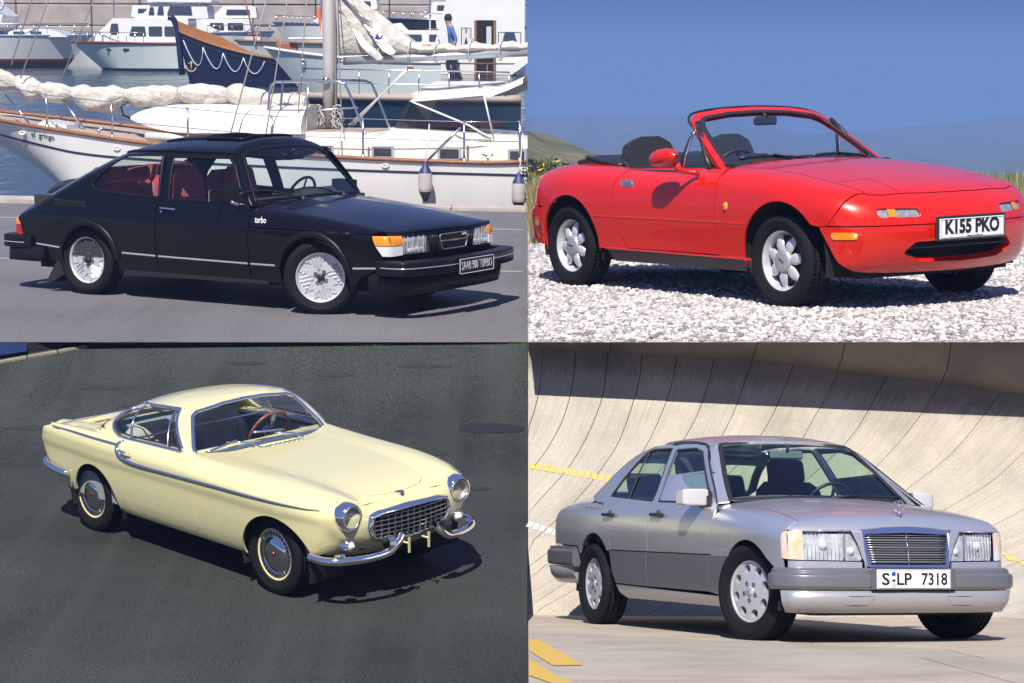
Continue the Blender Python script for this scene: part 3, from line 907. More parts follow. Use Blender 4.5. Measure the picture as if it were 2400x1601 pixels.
        mb = MB(); mb.box((1.598, sg * .915, .945), (.006, .19, .10), bev=.003); mb.build('mirror_glass', MIRROR, mi)
    for sg in (-1,):
        y = float(lift(F, 'y', [(2.0, .75)])[0, 1])
        tl_ = math.degrees(math.atan2(.012, .08))
        text_obj('turbo', car.root, TR(1.995, -y - .002, .752) @ RX(90 - 9), .075, WHITE, .118, 'badge', bold=.0006)
    text_obj('turbo', car.root, TR(1.995, float(lift(F, 'y', [(2.0, .75)])[0, 1]) + .002, .752) @ RZ(180) @ RX(90 - 9), .075, WHITE, .118, 'badge', bold=.0006)
    mb = MB()
    for sg in (-1, 1): mb.prism([(-.33, .30), (-.26, .17), (-.43, .08), (-.47, .09)], sg * .62, sg * .80, 'y')
    m1 = MB(); m1.prism([(-.32, .31), (-.25, .17), (-.42, .08), (-.47, .09)], .61, .80, 'y'); car.fin(m1, 'mud_flap', BLACK, None, True)
    mb = MB(); mb.lathe([(.055, .002), (.058, .004), (.061, .002)], 24, M=TR(-.42, .823, .60)); car.fin(mb, 'fuel_flap', PAINT)
    # --- underside and cabin
    mb = MB(); mb.box((1.27, 0, .27), (3.9, 1.30, .14)); mb.box((1.27, 0, .25), (1.55, 1.56, .08)); mb.box((2.75, 0, .42), (.9, 1.0, .3))
    mb.prism([(.45, .20), (.9, .21), (2.05, .22), (2.05, .25), (.45, .25)], -.80, .80, 'y')
    car.fin(mb, 'underbody', VOID)
    liner(car, .06, .30, .36); liner(car, 2.53, .30, .37)
    mb = MB(); mb.prism([(-.6, .3), (2.0, .3), (2.0, .86), (1.86, .86), (1.86, .34), (-.4, .34), (-.45, .72), (-.7, .72)], -.74, .74, 'y')
    for sg in (-1, 1): mb.box((.62, sg * .745, .60), (2.5, .03, .52))
    car.fin(mb, 'cabin_trim', CLOTH_DARK)
    mb = MB(); mb.prism(rounded([(1.55, .70), (1.58, .86), (1.72, .905), (1.92, .885), (1.95, .60), (1.6, .6)], .03), -.72, .72, 'y'); mb.prism(rounded([(1.50, .80), (1.52, .93), (1.66, .95), (1.75, .88)], .03), .12, .62, 'y')
    car.fin(mb, 'dashboard', CLOTH_DARK)
    for sg in (-1, 1):
        seat(root, 'front_seat', TR(1.02, sg * .36, .36), RED, .50, None, .60, 16)
        o = [q for q in bpy.data.objects if q.parent == root and q.name.startswith('front_seat')][-1]
        mb = MB(); b = MB(); hr = ell(0, 0, .16, .13, 20)
        b.prism(rounded([(-.17, -.10), (-.15, .10), (-.08, .15), (.08, .15), (.15, .10), (.17, -.10)], .04), -.05, .05, 'x', M=TR(.82, sg * .36, .97) @ RY(-12)); b.build('headrest', RED, o)
        seat(root, 'rear_seat', TR(.28, sg * .34, .40), RED, .62, None, .52, 18)
        o = [q for q in bpy.data.objects if q.parent == root and q.name.startswith('rear_seat')][-1]
        b = MB(); b.prism(rounded([(-.09, .035), (-.09, .13), (.10, .13), (.12, .02), (.04, -.02)], .05), -.26, .26, 'y', M=TR(.02, sg * .33, .985)); b.build('headrest', RED, o)
    steering_wheel(root, TR(1.50, .36, .86) @ RY(24), BLACK, BLACK)
    mb = MB(); mb.box((1.66, .0, 1.235), (.03, .22, .06), bev=.015); mb.tube([(1.66, 0, 1.25), (1.72, 0, 1.30)], .01, 6); car.fin(mb, 'interior_mirror', BLACK)
    # --- wheels
    def rim(parent):
        mb = MB(); r = .208
        mb.lathe([(r - .018, -.055), (r - .010, -.075), (r, -.078), (r + .004, -.070), (r, -.055), (r - .012, -.03), (r - .02, .08)], 48)
        mb.lathe([(0, -.045), (.13, -.044), (r - .015, -.05)], 48)
        w = mb.build('wheel', ALLOY, parent)
        mb = MB()
        for k in range(4):
            M = RY(90 * k + 45)
            for j in range(-2, 3):
                x = j * .031; top = .184 - abs(j) * .012; low = .060 + abs(j) * .030
                mb.add([(x - .015, -.045, low), (x, -.060, low + .006), (x + .015, -.045, low), (x - .015, -.045, top), (x, -.060, top - .012), (x + .015, -.045, top)], [(0, 1, 4, 3), (1, 2, 5, 4), (0, 2, 1), (3, 4, 5)], False, M)
        for k in range(4):
            M = RY(90 * k)
            mb.prism(rounded([(-.022, .05), (.022, .05), (.05, .09), (.03, .155), (0, .12), (-.03, .155), (-.05, .09)], .004), -.054, -.03, 'y', M=M)
            for j in (-1, 1):
                mb.box((j * .034, -.05, .168), (.012, .02, .02), M=M @ RY(j * 4))
        mb.build('rim_rib', ALLOY, w)
        mb = MB(); mb.lathe([(0, -.075), (.026, -.075), (.031, -.068), (.031, -.03)], 20); mb.build('hub_cap', BLACK, w)
        for k in range(4):
            mb = MB(); mb.lathe([(0, -.050), (.009, -.050), (.009, -.062), (.015, -.062), (.016, -.03)], 12, M=RY(90 * k) @ TR(0, 0, .052)); mb.build('wheel_bolt', ALLOY_DARK, w)
        tyre_mesh(.308, r, .19).build('tyre', RUBBER, w, fix=False)
        return w
    wheel_set(car, 2.525, .70, .70, .305, rim, 25)
    return root
# ------------------------------------------------------------------ the red roadster on the gravel
def mir(h, drop_ends=True):
    """mirror a half outline (first and last points on or near y = 0) about y = 0: points are (x, y)."""
    return list(h) + [(x, -y) for x, y in h[::-1] if abs(y) > 1e-6]
def mirf(h):
    """the same for (y, z) outlines."""
    return list(h) + [(-y, z) for y, z in h[::-1] if abs(y) > 1e-6]
def build_miata():
    pl = PLACES['gravel']; cx, cy, yaw = pl['car']
    root = empty('roadster_car', 'gravel', (cx, cy, 0), yaw, label='bright red two-seat roadster with its hood folded down, on white gravel', cat='car')
    car = Car(root)
    RED = mat('red car paint', (0.60, 0.012, 0.003), 0.28, 0.0, coat=0.7, spec=0.3)
    VINYL = mat('black vinyl', (0.016, 0.017, 0.022), 0.5, bump=(40, .3))
    SEATM = mat('black seat cloth', (0.014, 0.015, 0.021), 0.85, bump=(300, .2))
    prof = pchip([(.15, .74), (.2, .775), (.28, .806), (.36, .814), (.5, .832), (.6, .835), (.7, .824), (.78, .80), (.86, .765), (.95, .72)])
    tap = pchip([(-.95, .30), (-.75, .155), (-.55, .075), (-.3, .022), (0, -.004), (.4, .004), (1.1, .014), (1.8, .004), (2.265, -.006), (2.5, .006), (2.7, .035), (2.85, .085), (3.0, .17)])
    c = pchip([(-.95, .50), (-.85, .64), (-.75, .735), (-.62, .80), (-.5, .835), (-.31, .870), (-.17, .885), (.05, .892), (.3, .885), (.58, .872), (1.12, .860), (1.5, .884), (1.7, .890), (1.85, .885), (2.18, .862), (2.5, .812), (2.75, .757), (2.88, .712), (2.97, .665), (3.03, .61), (3.07, .54)])
    nz = pchip([(.15, .20), (.22, .12), (.28, .06), (.38, .015), (.48, 0), (.55, .01), (.62, .03), (.7, .07)])
    def xf(y, z): return 3.055 - .33 * y * y - nz(z)
    tz = pchip([(.15, .22), (.25, .12), (.32, .03), (.42, 0), (.53, .0), (.56, .05), (.6, .06), (.75, .09), (.9, .14)])
    def xr(y, z): return -.90 + .60 * y * y + tz(z)
    def F(x, y, z):
        f = smax(y - (prof(z) - tap(x)), z - (c(x) - .036 * (y / .6) ** 2), .13)
        f = smax(f, x - xf(y, z), .13)
        return smax(f, xr(y, z) - x, .09)
    def ys(x): return prof(np.full_like(x, .76)) - tap(x)
    # --- junction of flanks and tops, of flank and nose
    yc = .60
    x_c = 2.835
    ex = float(ys(np.array([x_c]))[0]) - .055 - yc
    yjf = lambda x: ys(x) - .055 - ex * np.clip((x - 2.5) / (x_c - 2.5), 0, 1) ** 2
    def Jz(x): return [(float(a), float(q)) for a, b, q in lift(F, 'z', np.stack([x, yjf(x)], 1))]
    def Jp(x): return list(zip(np.asarray(x).tolist(), yjf(np.asarray(x)).tolist()))
    xn = lambda y: x_c + (2.945 - x_c) * (1 - (abs(y) / yc) ** 2.2)
    # --- doors
    d_front = [(1.697, .302), (1.684, .485), (1.689, .66), (1.672, .80)]
    d_rear = [(.602, .80), (.585, .73), (.580, .687), (.580, .544), (.610, .43), (.72, .302)]
    xs = np.linspace(1.668, .604, 60)
    doors = car.panel('door', [(F, 'y', [d_front + Jz(xs) + d_rear]), (F, 'z', [Jp(xs[::-1]) + [(1.665, .67), (.61, .655)]])], RED)
    arch_r = arc(.045, .300, .345, 192, -8, 32); arch_f = arc(2.31, .300, .352, 190, -12, 32)
    # --- rear wing with its top
    xs = np.linspace(.594, -.60, 64)
    rw = [(.712, .295), (.602, .43), (.572, .544), (.572, .687), (.577, .73), (.594, .80)] + Jz(xs) + [(-.575, .70), (-.52, .585), (-.31, .56)] + arch_r + [(.39, .290)]
    top = Jp(xs[::-1]) + [(.594, .655), (.3, .62), (.02, .585), (-.05, .50), (-.57, .49)]
    car.panel('rear_wing', [(F, 'y', [rw]), (F, 'z', [top])], RED)
    boot = mir([(-.70, 0), (-.69, .25), (-.63, .45), (-.565, .482), (-.07, .492), (-.058, .40), (-.05, 0)])
    car.panel('boot_lid', [(F, 'z', [boot])], RED, None, .014, False)
    tailp = mirf([(0, .565), (.58, .572), (.60, .70), (.50, .755), (0, .785)])
    tl = rounded([(.24, .60), (.56, .60), (.56, .70), (.26, .71)], .05)
    car.panel('tail_panel', [(F, 'r', [tailp])], RED, None, .014, False)
    car.panel('tail_light', [(F, 'r', [tl])], RED_LENS, None, .01, True, off=.004)
    rbs = [(-.31, .552), (-.50, .556), (-.55, .50), (-.55, .35), (-.42, .28), (-.32, .30)]
    xa = [float(v) for v in lift(F, 'r', [(.62, .556), (.62, .45), (.62, .30)])[:, 0]]
    rbs = [(-.30, .545), (xa[0], .555), (xa[1], .45), (xa[2], .30), (-.30, .285)]
    rbf = mirf([(0, .25), (.5, .26), (.62, .30), (.62, .45), (.62, .555), (0, .56)])
    car.panel('bumper', [(F, 'r', [rbf]), (F, 'y', [rbs], None, 0.0, 'mirror')], RED, None, .02, False, off=.004)
    car.panel('side_marker', [(F, 'y', [rounded([(-.44, .42), (-.44, .465), (-.35, .465), (-.35, .42)], .01)])], RED_LENS, None, .004, True, off=.008, step=.02)
    # --- front wing with its top
    xs = np.linspace(1.70, 2.785, 64)
    wing = [(1.706, .290), (1.692, .485), (1.697, .66), (1.682, .80)] + Jz(xs) + [(2.765, .60), (2.725, .540), (2.70, .512), (2.645, .508)] + [p for p in arch_f[::-1] if not (p[0] > 2.4 and p[1] < .505)] + [(1.95, .286)]
    hood_y = pchip([(1.6, .665), (2.0, .652), (2.57, .632), (2.82, .585)])
    top = Jp(xs) + [(2.80, float(hood_y(2.80)))] + [(float(a), float(hood_y(a))) for a in np.linspace(2.78, 1.70, 24)]
    car.panel('front_wing', [(F, 'y', [wing]), (F, 'z', [top])], RED)
    # --- bonnet and lamp lids
    hy = lambda x: float(hood_y(x)) - .006
    lid = [(2.583, hy(2.583)), (2.60, .55), (2.622, .392), (2.70, .389), (2.872, .383), (2.85, .5), (2.815, hy(2.815))]
    hood = mir([(1.82, 0), (1.79, .3), (1.70, .55), (1.66, .63), (1.75, hy(1.75)), (2.1, hy(2.1)), (2.575, hy(2.575)), (2.595, .52), (2.615, .386), (2.70, .383), (2.872, .377), (2.905, .2), (2.915, 0)])
    car.panel('bonnet', [(F, 'z', [hood])], RED, None, .014, False, step=.03)
    car.panel('headlight_lid', [(F, 'z', [lid])], RED, step=.03)
    # --- nose panel above the bumper line
    yy = np.linspace(0, yc, 40)
    tf = [(float(xn(y)), float(y)) for y in yy]
    ft = [(float(b), float(z)) for a, b, z in lift(F, 'z', tf)]
    sfx = lambda z0, z1, n=20: [(float(a), float(z)) for a, b, z in lift(F, 'f', [(yc, z) for z in np.linspace(z0, z1, n)])]
    lamp = rounded([(.325, .556), (.59, .558), (.588, .612), (.33, .606)], .026)
    zc_ = ft[-1][1]
    nose_f = mirf([(0, .514)] + [(yc, q[1]) for q in sfx(.514, zc_)[:-1]] + ft[::-1])
    xs2 = np.linspace(2.793, x_c, 6)
    ns = [(2.706, .514), (2.732, .542), (2.772, .60)] + Jz(xs2) + sfx(zc_, .514)[1:]
    hole2 = [(-y, z) for y, z in lamp]
    nt = mir(tf + Jp(xs2[::-1])[1:] + [(2.808, .592), (2.822, .585), (2.857, .5), (2.879, .38), (2.912, .2), (2.922, 0)])
    car.panel('nose_panel', [(F, 'f', [nose_f, lamp, hole2]), (F, 'z', [nt]), (F, 'y', [ns], None, 0.0, 'mirror')], RED, None, .014, False, step=.026)
    WL = mat('white lens', (.75, .76, .76), .1, coat=1.0)
    for o_ in car.panel('front_lamp', [(F, 'f', [offset_poly(lamp, .003)])], mat('lamp reflector bright', (.72, .72, .72), .25, .6, noise=(40, .4)), None, .02, True, off=-.014, step=.02):
        sg = 1 if o_.data.vertices[0].co.y > 0 else -1
        V2, T2_ = tri2d([[(a * sg, b) for a, b in offset_poly(lamp, .003)]], .02)
        P = lift(F, 'f', V2); P[:, 0] -= .001
        ob('lamp_glass', mesh_np('lamp_glass', P, T2_, grad(F, P)), LENS, o_)
        V2, T2_ = tri2d([[(a * sg, b) for a, b in [(.475, .560), (.525, .560), (.525, .607), (.475, .606)]]], .02)
        P = lift(F, 'f', V2); P[:, 0] -= .008
        ob('indicator', mesh_np('indicator', P, T2_, grad(F, P)), AMBER, o_)
    # --- bumper with the mouth
    mouth = rounded([(.45, .345), (.37, .410), (0, .417), (-.37, .410), (-.45, .345), (-.31, .290), (0, .280), (.31, .290)], .05)
    bf = mirf([(0, .224), (.45, .228)] + [(yc, q[1]) for q in sfx(.236, .507)] + [(0, .507)])
    bs = [(2.652, .503), (2.70, .506)] + sfx(.507, .236) + [(2.80, .245), (2.752, .30), (2.715, .38), (2.68, .45)]
    bump = car.panel('bumper', [(F, 'f', [bf, mouth]), (F, 'y', [bs], None, 0.0, 'mirror')], RED, None, .05, False, step=.026)
    mb = MB(); mb.box((2.82, 0, .345), (.10, 1.0, .20)); car.fin(mb, 'air_intake', VOID, bump)
    mb = MB(); mb.box((2.965, 0, .372), (.01, .82, .01)); car.fin(mb, 'intake_bar', BLACK, bump)
    car.panel('side_marker', [(F, 'y', [rounded([(2.735, .435), (2.735, .476), (2.865, .476), (2.865, .435)], .015)])], AMBER, None, .004, True, off=.006, step=.02)
    # number plate
    mb = MB(); mb.box((3.072, 0, .483), (.02, .56, .145), bev=.006); pb = car.fin(mb, 'number_plate', BLACK)
    mb = MB(); mb.box((3.083, 0, .481), (.006, .525, .118), bev=.002); car.fin(mb, 'plate_face', mat('plate white', (.78, .78, .76), .35), pb)
    INK = mat('plate black letters', (.012, .012, .012), .4)
    FP = lambda x, y, z: TR(x, y, z) @ RZ(90) @ RX(90)
    text_obj('K155 PKO', pb, FP(3.0865, 0, .488), .112, INK, .44, bold=.0045)
    text_obj('Mazda Cars (UK) Ltd', pb, FP(3.0865, .02, .432), .016, INK, .12)
    mb = MB(); mb.tube([(3.0868, a, b) for a, b in rounded([(.256, .428), (.256, .534), (-.256, .534), (-.256, .428)], .008)], .0012, 4, closed=True); car.fin(mb, 'plate_border', INK, pb)
    # --- sills
    sl = [(.46, .285), (2.0, .282), (2.03, .20), (.52, .198)]
    car.panel('sill', [(F, 'y', [sl])], mat('sill brown black', (.035, .026, .024), .5), off=-.012)
    car.strip('sill_lip', F, 'y', [(.46, .292), (2.03, .286)], .014, .006, RED)
    for a_, b_ in ((.345, .572), (.586, 1.682), (1.692, 2.0)): car.strip('side_crease', F, 'y', [(a_, .507), (b_, .507)], .012, .0035, RED)
    # --- windscreen with its red frame
    def W(x, y, z): return x - (1.697 - 1.643 * (z - .854) - .25 * y * y)
    RW = (.6, 2.2)
    fo = mirf([(0, .895), (.45, .875), (.60, .846), (.705, .838), (.665, .95), (.607, 1.09), (.575, 1.145), (.50, 1.186), (.3, 1.212), (0, 1.222)])
    fi = mirf([(0, .893), (.45, .876), (.635, .862), (.607, .95), (.550, 1.088), (.515, 1.133), (.46, 1.158), (.25, 1.183), (0, 1.191)])
    fo = mirf([(0, .860), (.45, .85), (.60, .838), (.705, .832), (.665, .95), (.607, 1.09), (.575, 1.145), (.50, 1.186), (.3, 1.212), (0, 1.222)])
    fr = car.panel('windscreen_frame', [(W, 'f', [fo, fi], RW)], RED, None, .035, False, step=.025)
    car.panel('windscreen', [(W, 'f', [fi], RW)], glass('clear windscreen', (.93, .96, .97)), None, 0, False, off=-.012)
    car.strip('windscreen_seal', W, 'f', fi + fi[:1], .035, .006, BLACK, None, False, rng=RW)
    mb = MB(); mb.tube([(1.697 - 1.643 * (z - .854) - .25 * y * y - .018, y, z - .002) for y, z in smooth_line([(.60, 1.11), (.575, 1.15), (.50, 1.19), (.3, 1.216), (0, 1.226), (-.3, 1.216), (-.50, 1.19), (-.575, 1.15), (-.60, 1.11)], 6)], .008, 6); car.fin(mb, 'header_seal', BLACK, fr)
    for sg in (-1, 1):
        mb = MB(); mb.sheet([[(1.235, sg * .585, 1.10), (1.22, sg * .587, 1.10)], [(1.30, sg * .63, 1.02), (1.205, sg * .63, 1.02)], [(1.40, sg * .655, .91), (1.185, sg * .655, .92)], [(1.47, sg * .67, .838), (1.172, sg * .67, .832)]])
        vw = mb.build('quarter_light', GLASS, root, False)
        mb = MB(); mb.tube([(1.225, sg * .585, 1.115), (1.205, sg * .632, 1.02), (1.185, sg * .657, .92), (1.172, sg * .672, .83)], .009, 6); mb.build('chrome_post', CHROME, vw)
        mb = MB(); mb.tube([(1.20, sg * .57, 1.13), (1.29, sg * .612, 1.04), (1.40, sg * .662, .91), (1.47, sg * .68, .835)], .018, 6, flat=.7); mb.tube([(1.225, sg * .578, 1.115), (1.195, sg * .632, 1.02), (1.168, sg * .66, .92), (1.15, sg * .676, .83)], .012, 6); mb.build('window_frame', BLACK, vw)
        # door mirror (on the driver's side only)
        if sg > 0: continue
        mb = MB(); g = []
        for i in range(13):
            u = -1 + 2 * i / 12; k = max(.02, (1 - abs(u) ** 2.4)) ** .5
            g.append([(.135 * u + 1.30, sg * (.925 + .06 * k * math.sin(t)), .908 + .06 * k * math.cos(t) + .012 * u) for t in np.linspace(0, 2 * math.pi, 20, endpoint=False)])
        mb.sheet(g, True, True); mm = mb.build('door_mirror', RED, root)
        mb = MB(); mb.tube([(1.40, sg * .90, .865), (1.40, sg * .87, .83), (1.44, sg * .80, .812), (1.47, sg * .775, .81)], [.03, .022, .02, .03], 8, flat=.8); mb.build('mirror_stalk', RED, mm)
    # --- handles, repeaters
    for o_, sg in zip(doors, (1, -1)):
        y = float(lift(F, 'y', [(.72, .73)])[0, 1])
        mb = MB(); mb.prism(rounded([(.652, .706), (.652, .756), (.798, .754), (.798, .706)], .024), 0, .010, 'y', M=(TR(0, y - .003, 0) if sg > 0 else SC(1, -1, 1) @ TR(0, y - .003, 0)))
        h = mb.build('door_handle', CHROME, o_)
        mb = MB(); mb.prism(rounded([(.69, .716), (.69, .746), (.785, .744), (.785, .716)], .014), 0, .005, 'y', M=(TR(0, y + .0075, 0) if sg > 0 else SC(1, -1, 1) @ TR(0, y + .0075, 0))); mb.build('handle_lever', DULL_METAL, h)
    y = float(lift(F, 'y', [(1.81, .608)])[0, 1])
    mb = MB(); mb.lathe([(0, .016), (.016, .014), (.024, .004), (.026, -.004)], 20, M=TR(1.81, y, .608) @ SC(.8, 1, 1.1)); car.fin(mb, 'side_repeater', AMBER, None, True)
    # --- wipers, washer jets
    for y0 in (-.05, .50):
        mb = MB(); wy = lambda a, z: 1.697 - 1.643 * (z - .854) - .25 * a * a + .015
        zz = .885 + .02 * np.sin(np.linspace(0, 2.6, 10)); ay = np.linspace(y0, y0 - .48, 10)
        mb.tube([(wy(a, z), a, z) for a, z in zip(ay, zz)], .010, 6)
        mb.tube([(wy(y0 - .02, .875) + .03, y0 - .02, .88), (wy(y0 - .24, .9) + .012, y0 - .24, .915)], .011, 6, flat=.6)
        car.fin(mb, 'wiper', BLACK)
    for sg in (-1, 1):
        mb = MB(); mb.lathe([(0, .012), (.008, .01), (.009, 0)], 10, M=TR(1.93, sg * .25, .885) @ RX(90)); car.fin(mb, 'washer_jet', BLACK)
    # --- cockpit
    mb = MB(); mb.box((.85, 0, .28), (1.7, 1.3, .06)); mb.box((.05, 0, .55), (.06, 1.25, .56)); mb.box((1.68, 0, .55), (.06, 1.3, .54))
    for sg in (-1, 1): mb.box((.85, sg * .668, .55), (1.6, .04, .54)); 
    mb.box((.95, 0, .42), (1.3, .22, .22), bev=.05)
    car.fin(mb, 'cabin_trim', CLOTH_DARK)
    mb = MB(); mb.prism(rounded([(1.36, .62), (1.36, .80), (1.48, .86), (1.70, .868), (1.75, .6)], .04), -.66, .66, 'y'); dash = car.fin(mb, 'dashboard', VINYL)
    mb = MB(); mb.prism(rounded([(-.56, .84), (-.50, .895), (-.30, .92), (-.18, .89), (-.12, .84)], .03), 1.40, 1.56, 'x'); car.fin(mb, 'instrument_hood', VINYL, dash)
    for sg in (-1, 1):
        o = seat(root, 'bucket_seat', TR(.70, sg * .35, .26), SEATM, .50, None, .52, 17)
        b = MB(); b.prism(rounded([(-.21, -.20), (-.20, .03), (-.17, .12), (-.08, .165), (.08, .165), (.17, .12), (.20, .03), (.21, -.20)], .05), -.05, .05, 'x', M=TR(.36, sg * .35, .865) @ RY(-12)); b.build('headrest', SEATM, o)
    steering_wheel(root, TR(1.28, -.35, .77) @ RY(22), VINYL, VINYL, .185)
    mb = MB(); mb.box((1.17, .02, 1.128), (.03, .20, .062), bev=.02); im = car.fin(mb, 'interior_mirror', BLACK); mb = MB(); mb.tube([(1.18, .02, 1.15), (1.15, .02, 1.18)], .012, 6); car.fin(mb, 'mirror_stalk', BLACK, im)
    for sg in (-1, 1):
        mb = MB(); mb.box((1.08, sg * .27, 1.165), (.09, .36, .018), bev=.008); car.fin(mb, 'sun_visor', VINYL)
    # folded hood
    mb = MB(); g = []
    for t in np.linspace(-1, 1, 25):
        y = t * .62; k = (1 - abs(t) ** 8)
        g.append([(-.12, y, .845), (-.13 - .01 * math.sin(9 * t), y, .872 + .018 * k), (-.04, y, .885 + .025 * k + .006 * math.sin(13 * t)), (.10, y, .880 + .030 * k + .006 * math.sin(7 * t + 1)), (.26, y, .872 + .034 * k), (.36, y, .862 + .03 * k + .005 * math.sin(11 * t)), (.40, y, .82), (.38, y, .72), (-.10, y, .72)])
    mb.sheet(g, True, True); mb.add(g[0], [tuple(range(9))]); mb.add(g[-1], [tuple(range(9))])
    hd = car.fin(mb, 'folded_hood', VINYL)
    for sg in (-1, 1):
        mb = MB(); mb.tube([(.40, sg * .60, .845), (.20, sg * .615, .868), (0, sg * .60, .895), (-.10, sg * .55, .90)], .022, 6, flat=.6); mb.tube([(.45, sg * .56, .80), (.30, sg * .56, .86), (.12, sg * .50, .90)], .014, 6); mb.build('hood_frame', BLACK, hd)
        mb = MB(); mb.lathe([(0, .03), (.02, .03), (.03, .01), (.03, 0)], 12, M=TR(-.30, sg * .36, .868) @ RX(90)); car.fin(mb, 'hood_catch', CHROME)
    # --- underside, wheels
    mb = MB(); mb.box((1.13, 0, .245), (3.3, 1.2, .10)); mb.box((1.15, 0, .235), (1.5, 1.45, .06)); mb.box((2.5, 0, .35), (.7, .9, .3)); car.fin(mb, 'underbody', VOID)
    liner(car, .045, .30, .36, .45, .79); liner(car, 2.31, .30, .37, .45, .78)
    def rim(parent):
        mb = MB(); r = .187
        mb.lathe([(r - .03, -.02), (r - .014, -.055), (r - .006, -.072), (r + .004, -.074), (r + .006, -.066), (r, -.05), (r - .012, -.02), (r - .02, .08)], 48)
        w = mb.build('wheel', ALLOY, parent)
        mb = MB(); mb.lathe([(0, .02), (r - .02, .02)], 32); mb.build('brake_disc', ALLOY_DARK, w)
        for k in range(7):
            mb = MB(); g = []
            for u in np.linspace(0, 1, 9):
                rr = .055 + (r - .022 - .055) * u; wd = .024 + .016 * math.sin(math.pi * min(1, u * 1.0)) - .010 * u; hgt = -.060 + .018 * u - .012 * math.sin(math.pi * u)
                g.append([(wd * math.cos(t), hgt + .016 * (1 - math.sin(t)), rr) for t in np.linspace(0, math.pi, 9)])
            mb.sheet(g, True, False, RY(360 / 7 * k)); mb.build('wheel_spoke', ALLOY, w, False)
        mb = MB(); mb.lathe([(0, -.078), (.045, -.076), (.066, -.070), (.071, -.055), (.071, -.02)], 32); hb = mb.build('hub_cap', mat('hub cap silver', (.5, .5, .51), .4, .6), w)
        mb = MB(); mb.box((0, -.078, 0), (.05, .002, .009)); mb.build('cap_badge_or_reflection', BLACK, hb)
        tyre_mesh(.289, r, .185).build('tyre', RUBBER, w, fix=False)
        return w
    wheel_set(car, 2.265, .695, .70, .287, rim, 0)
    return root
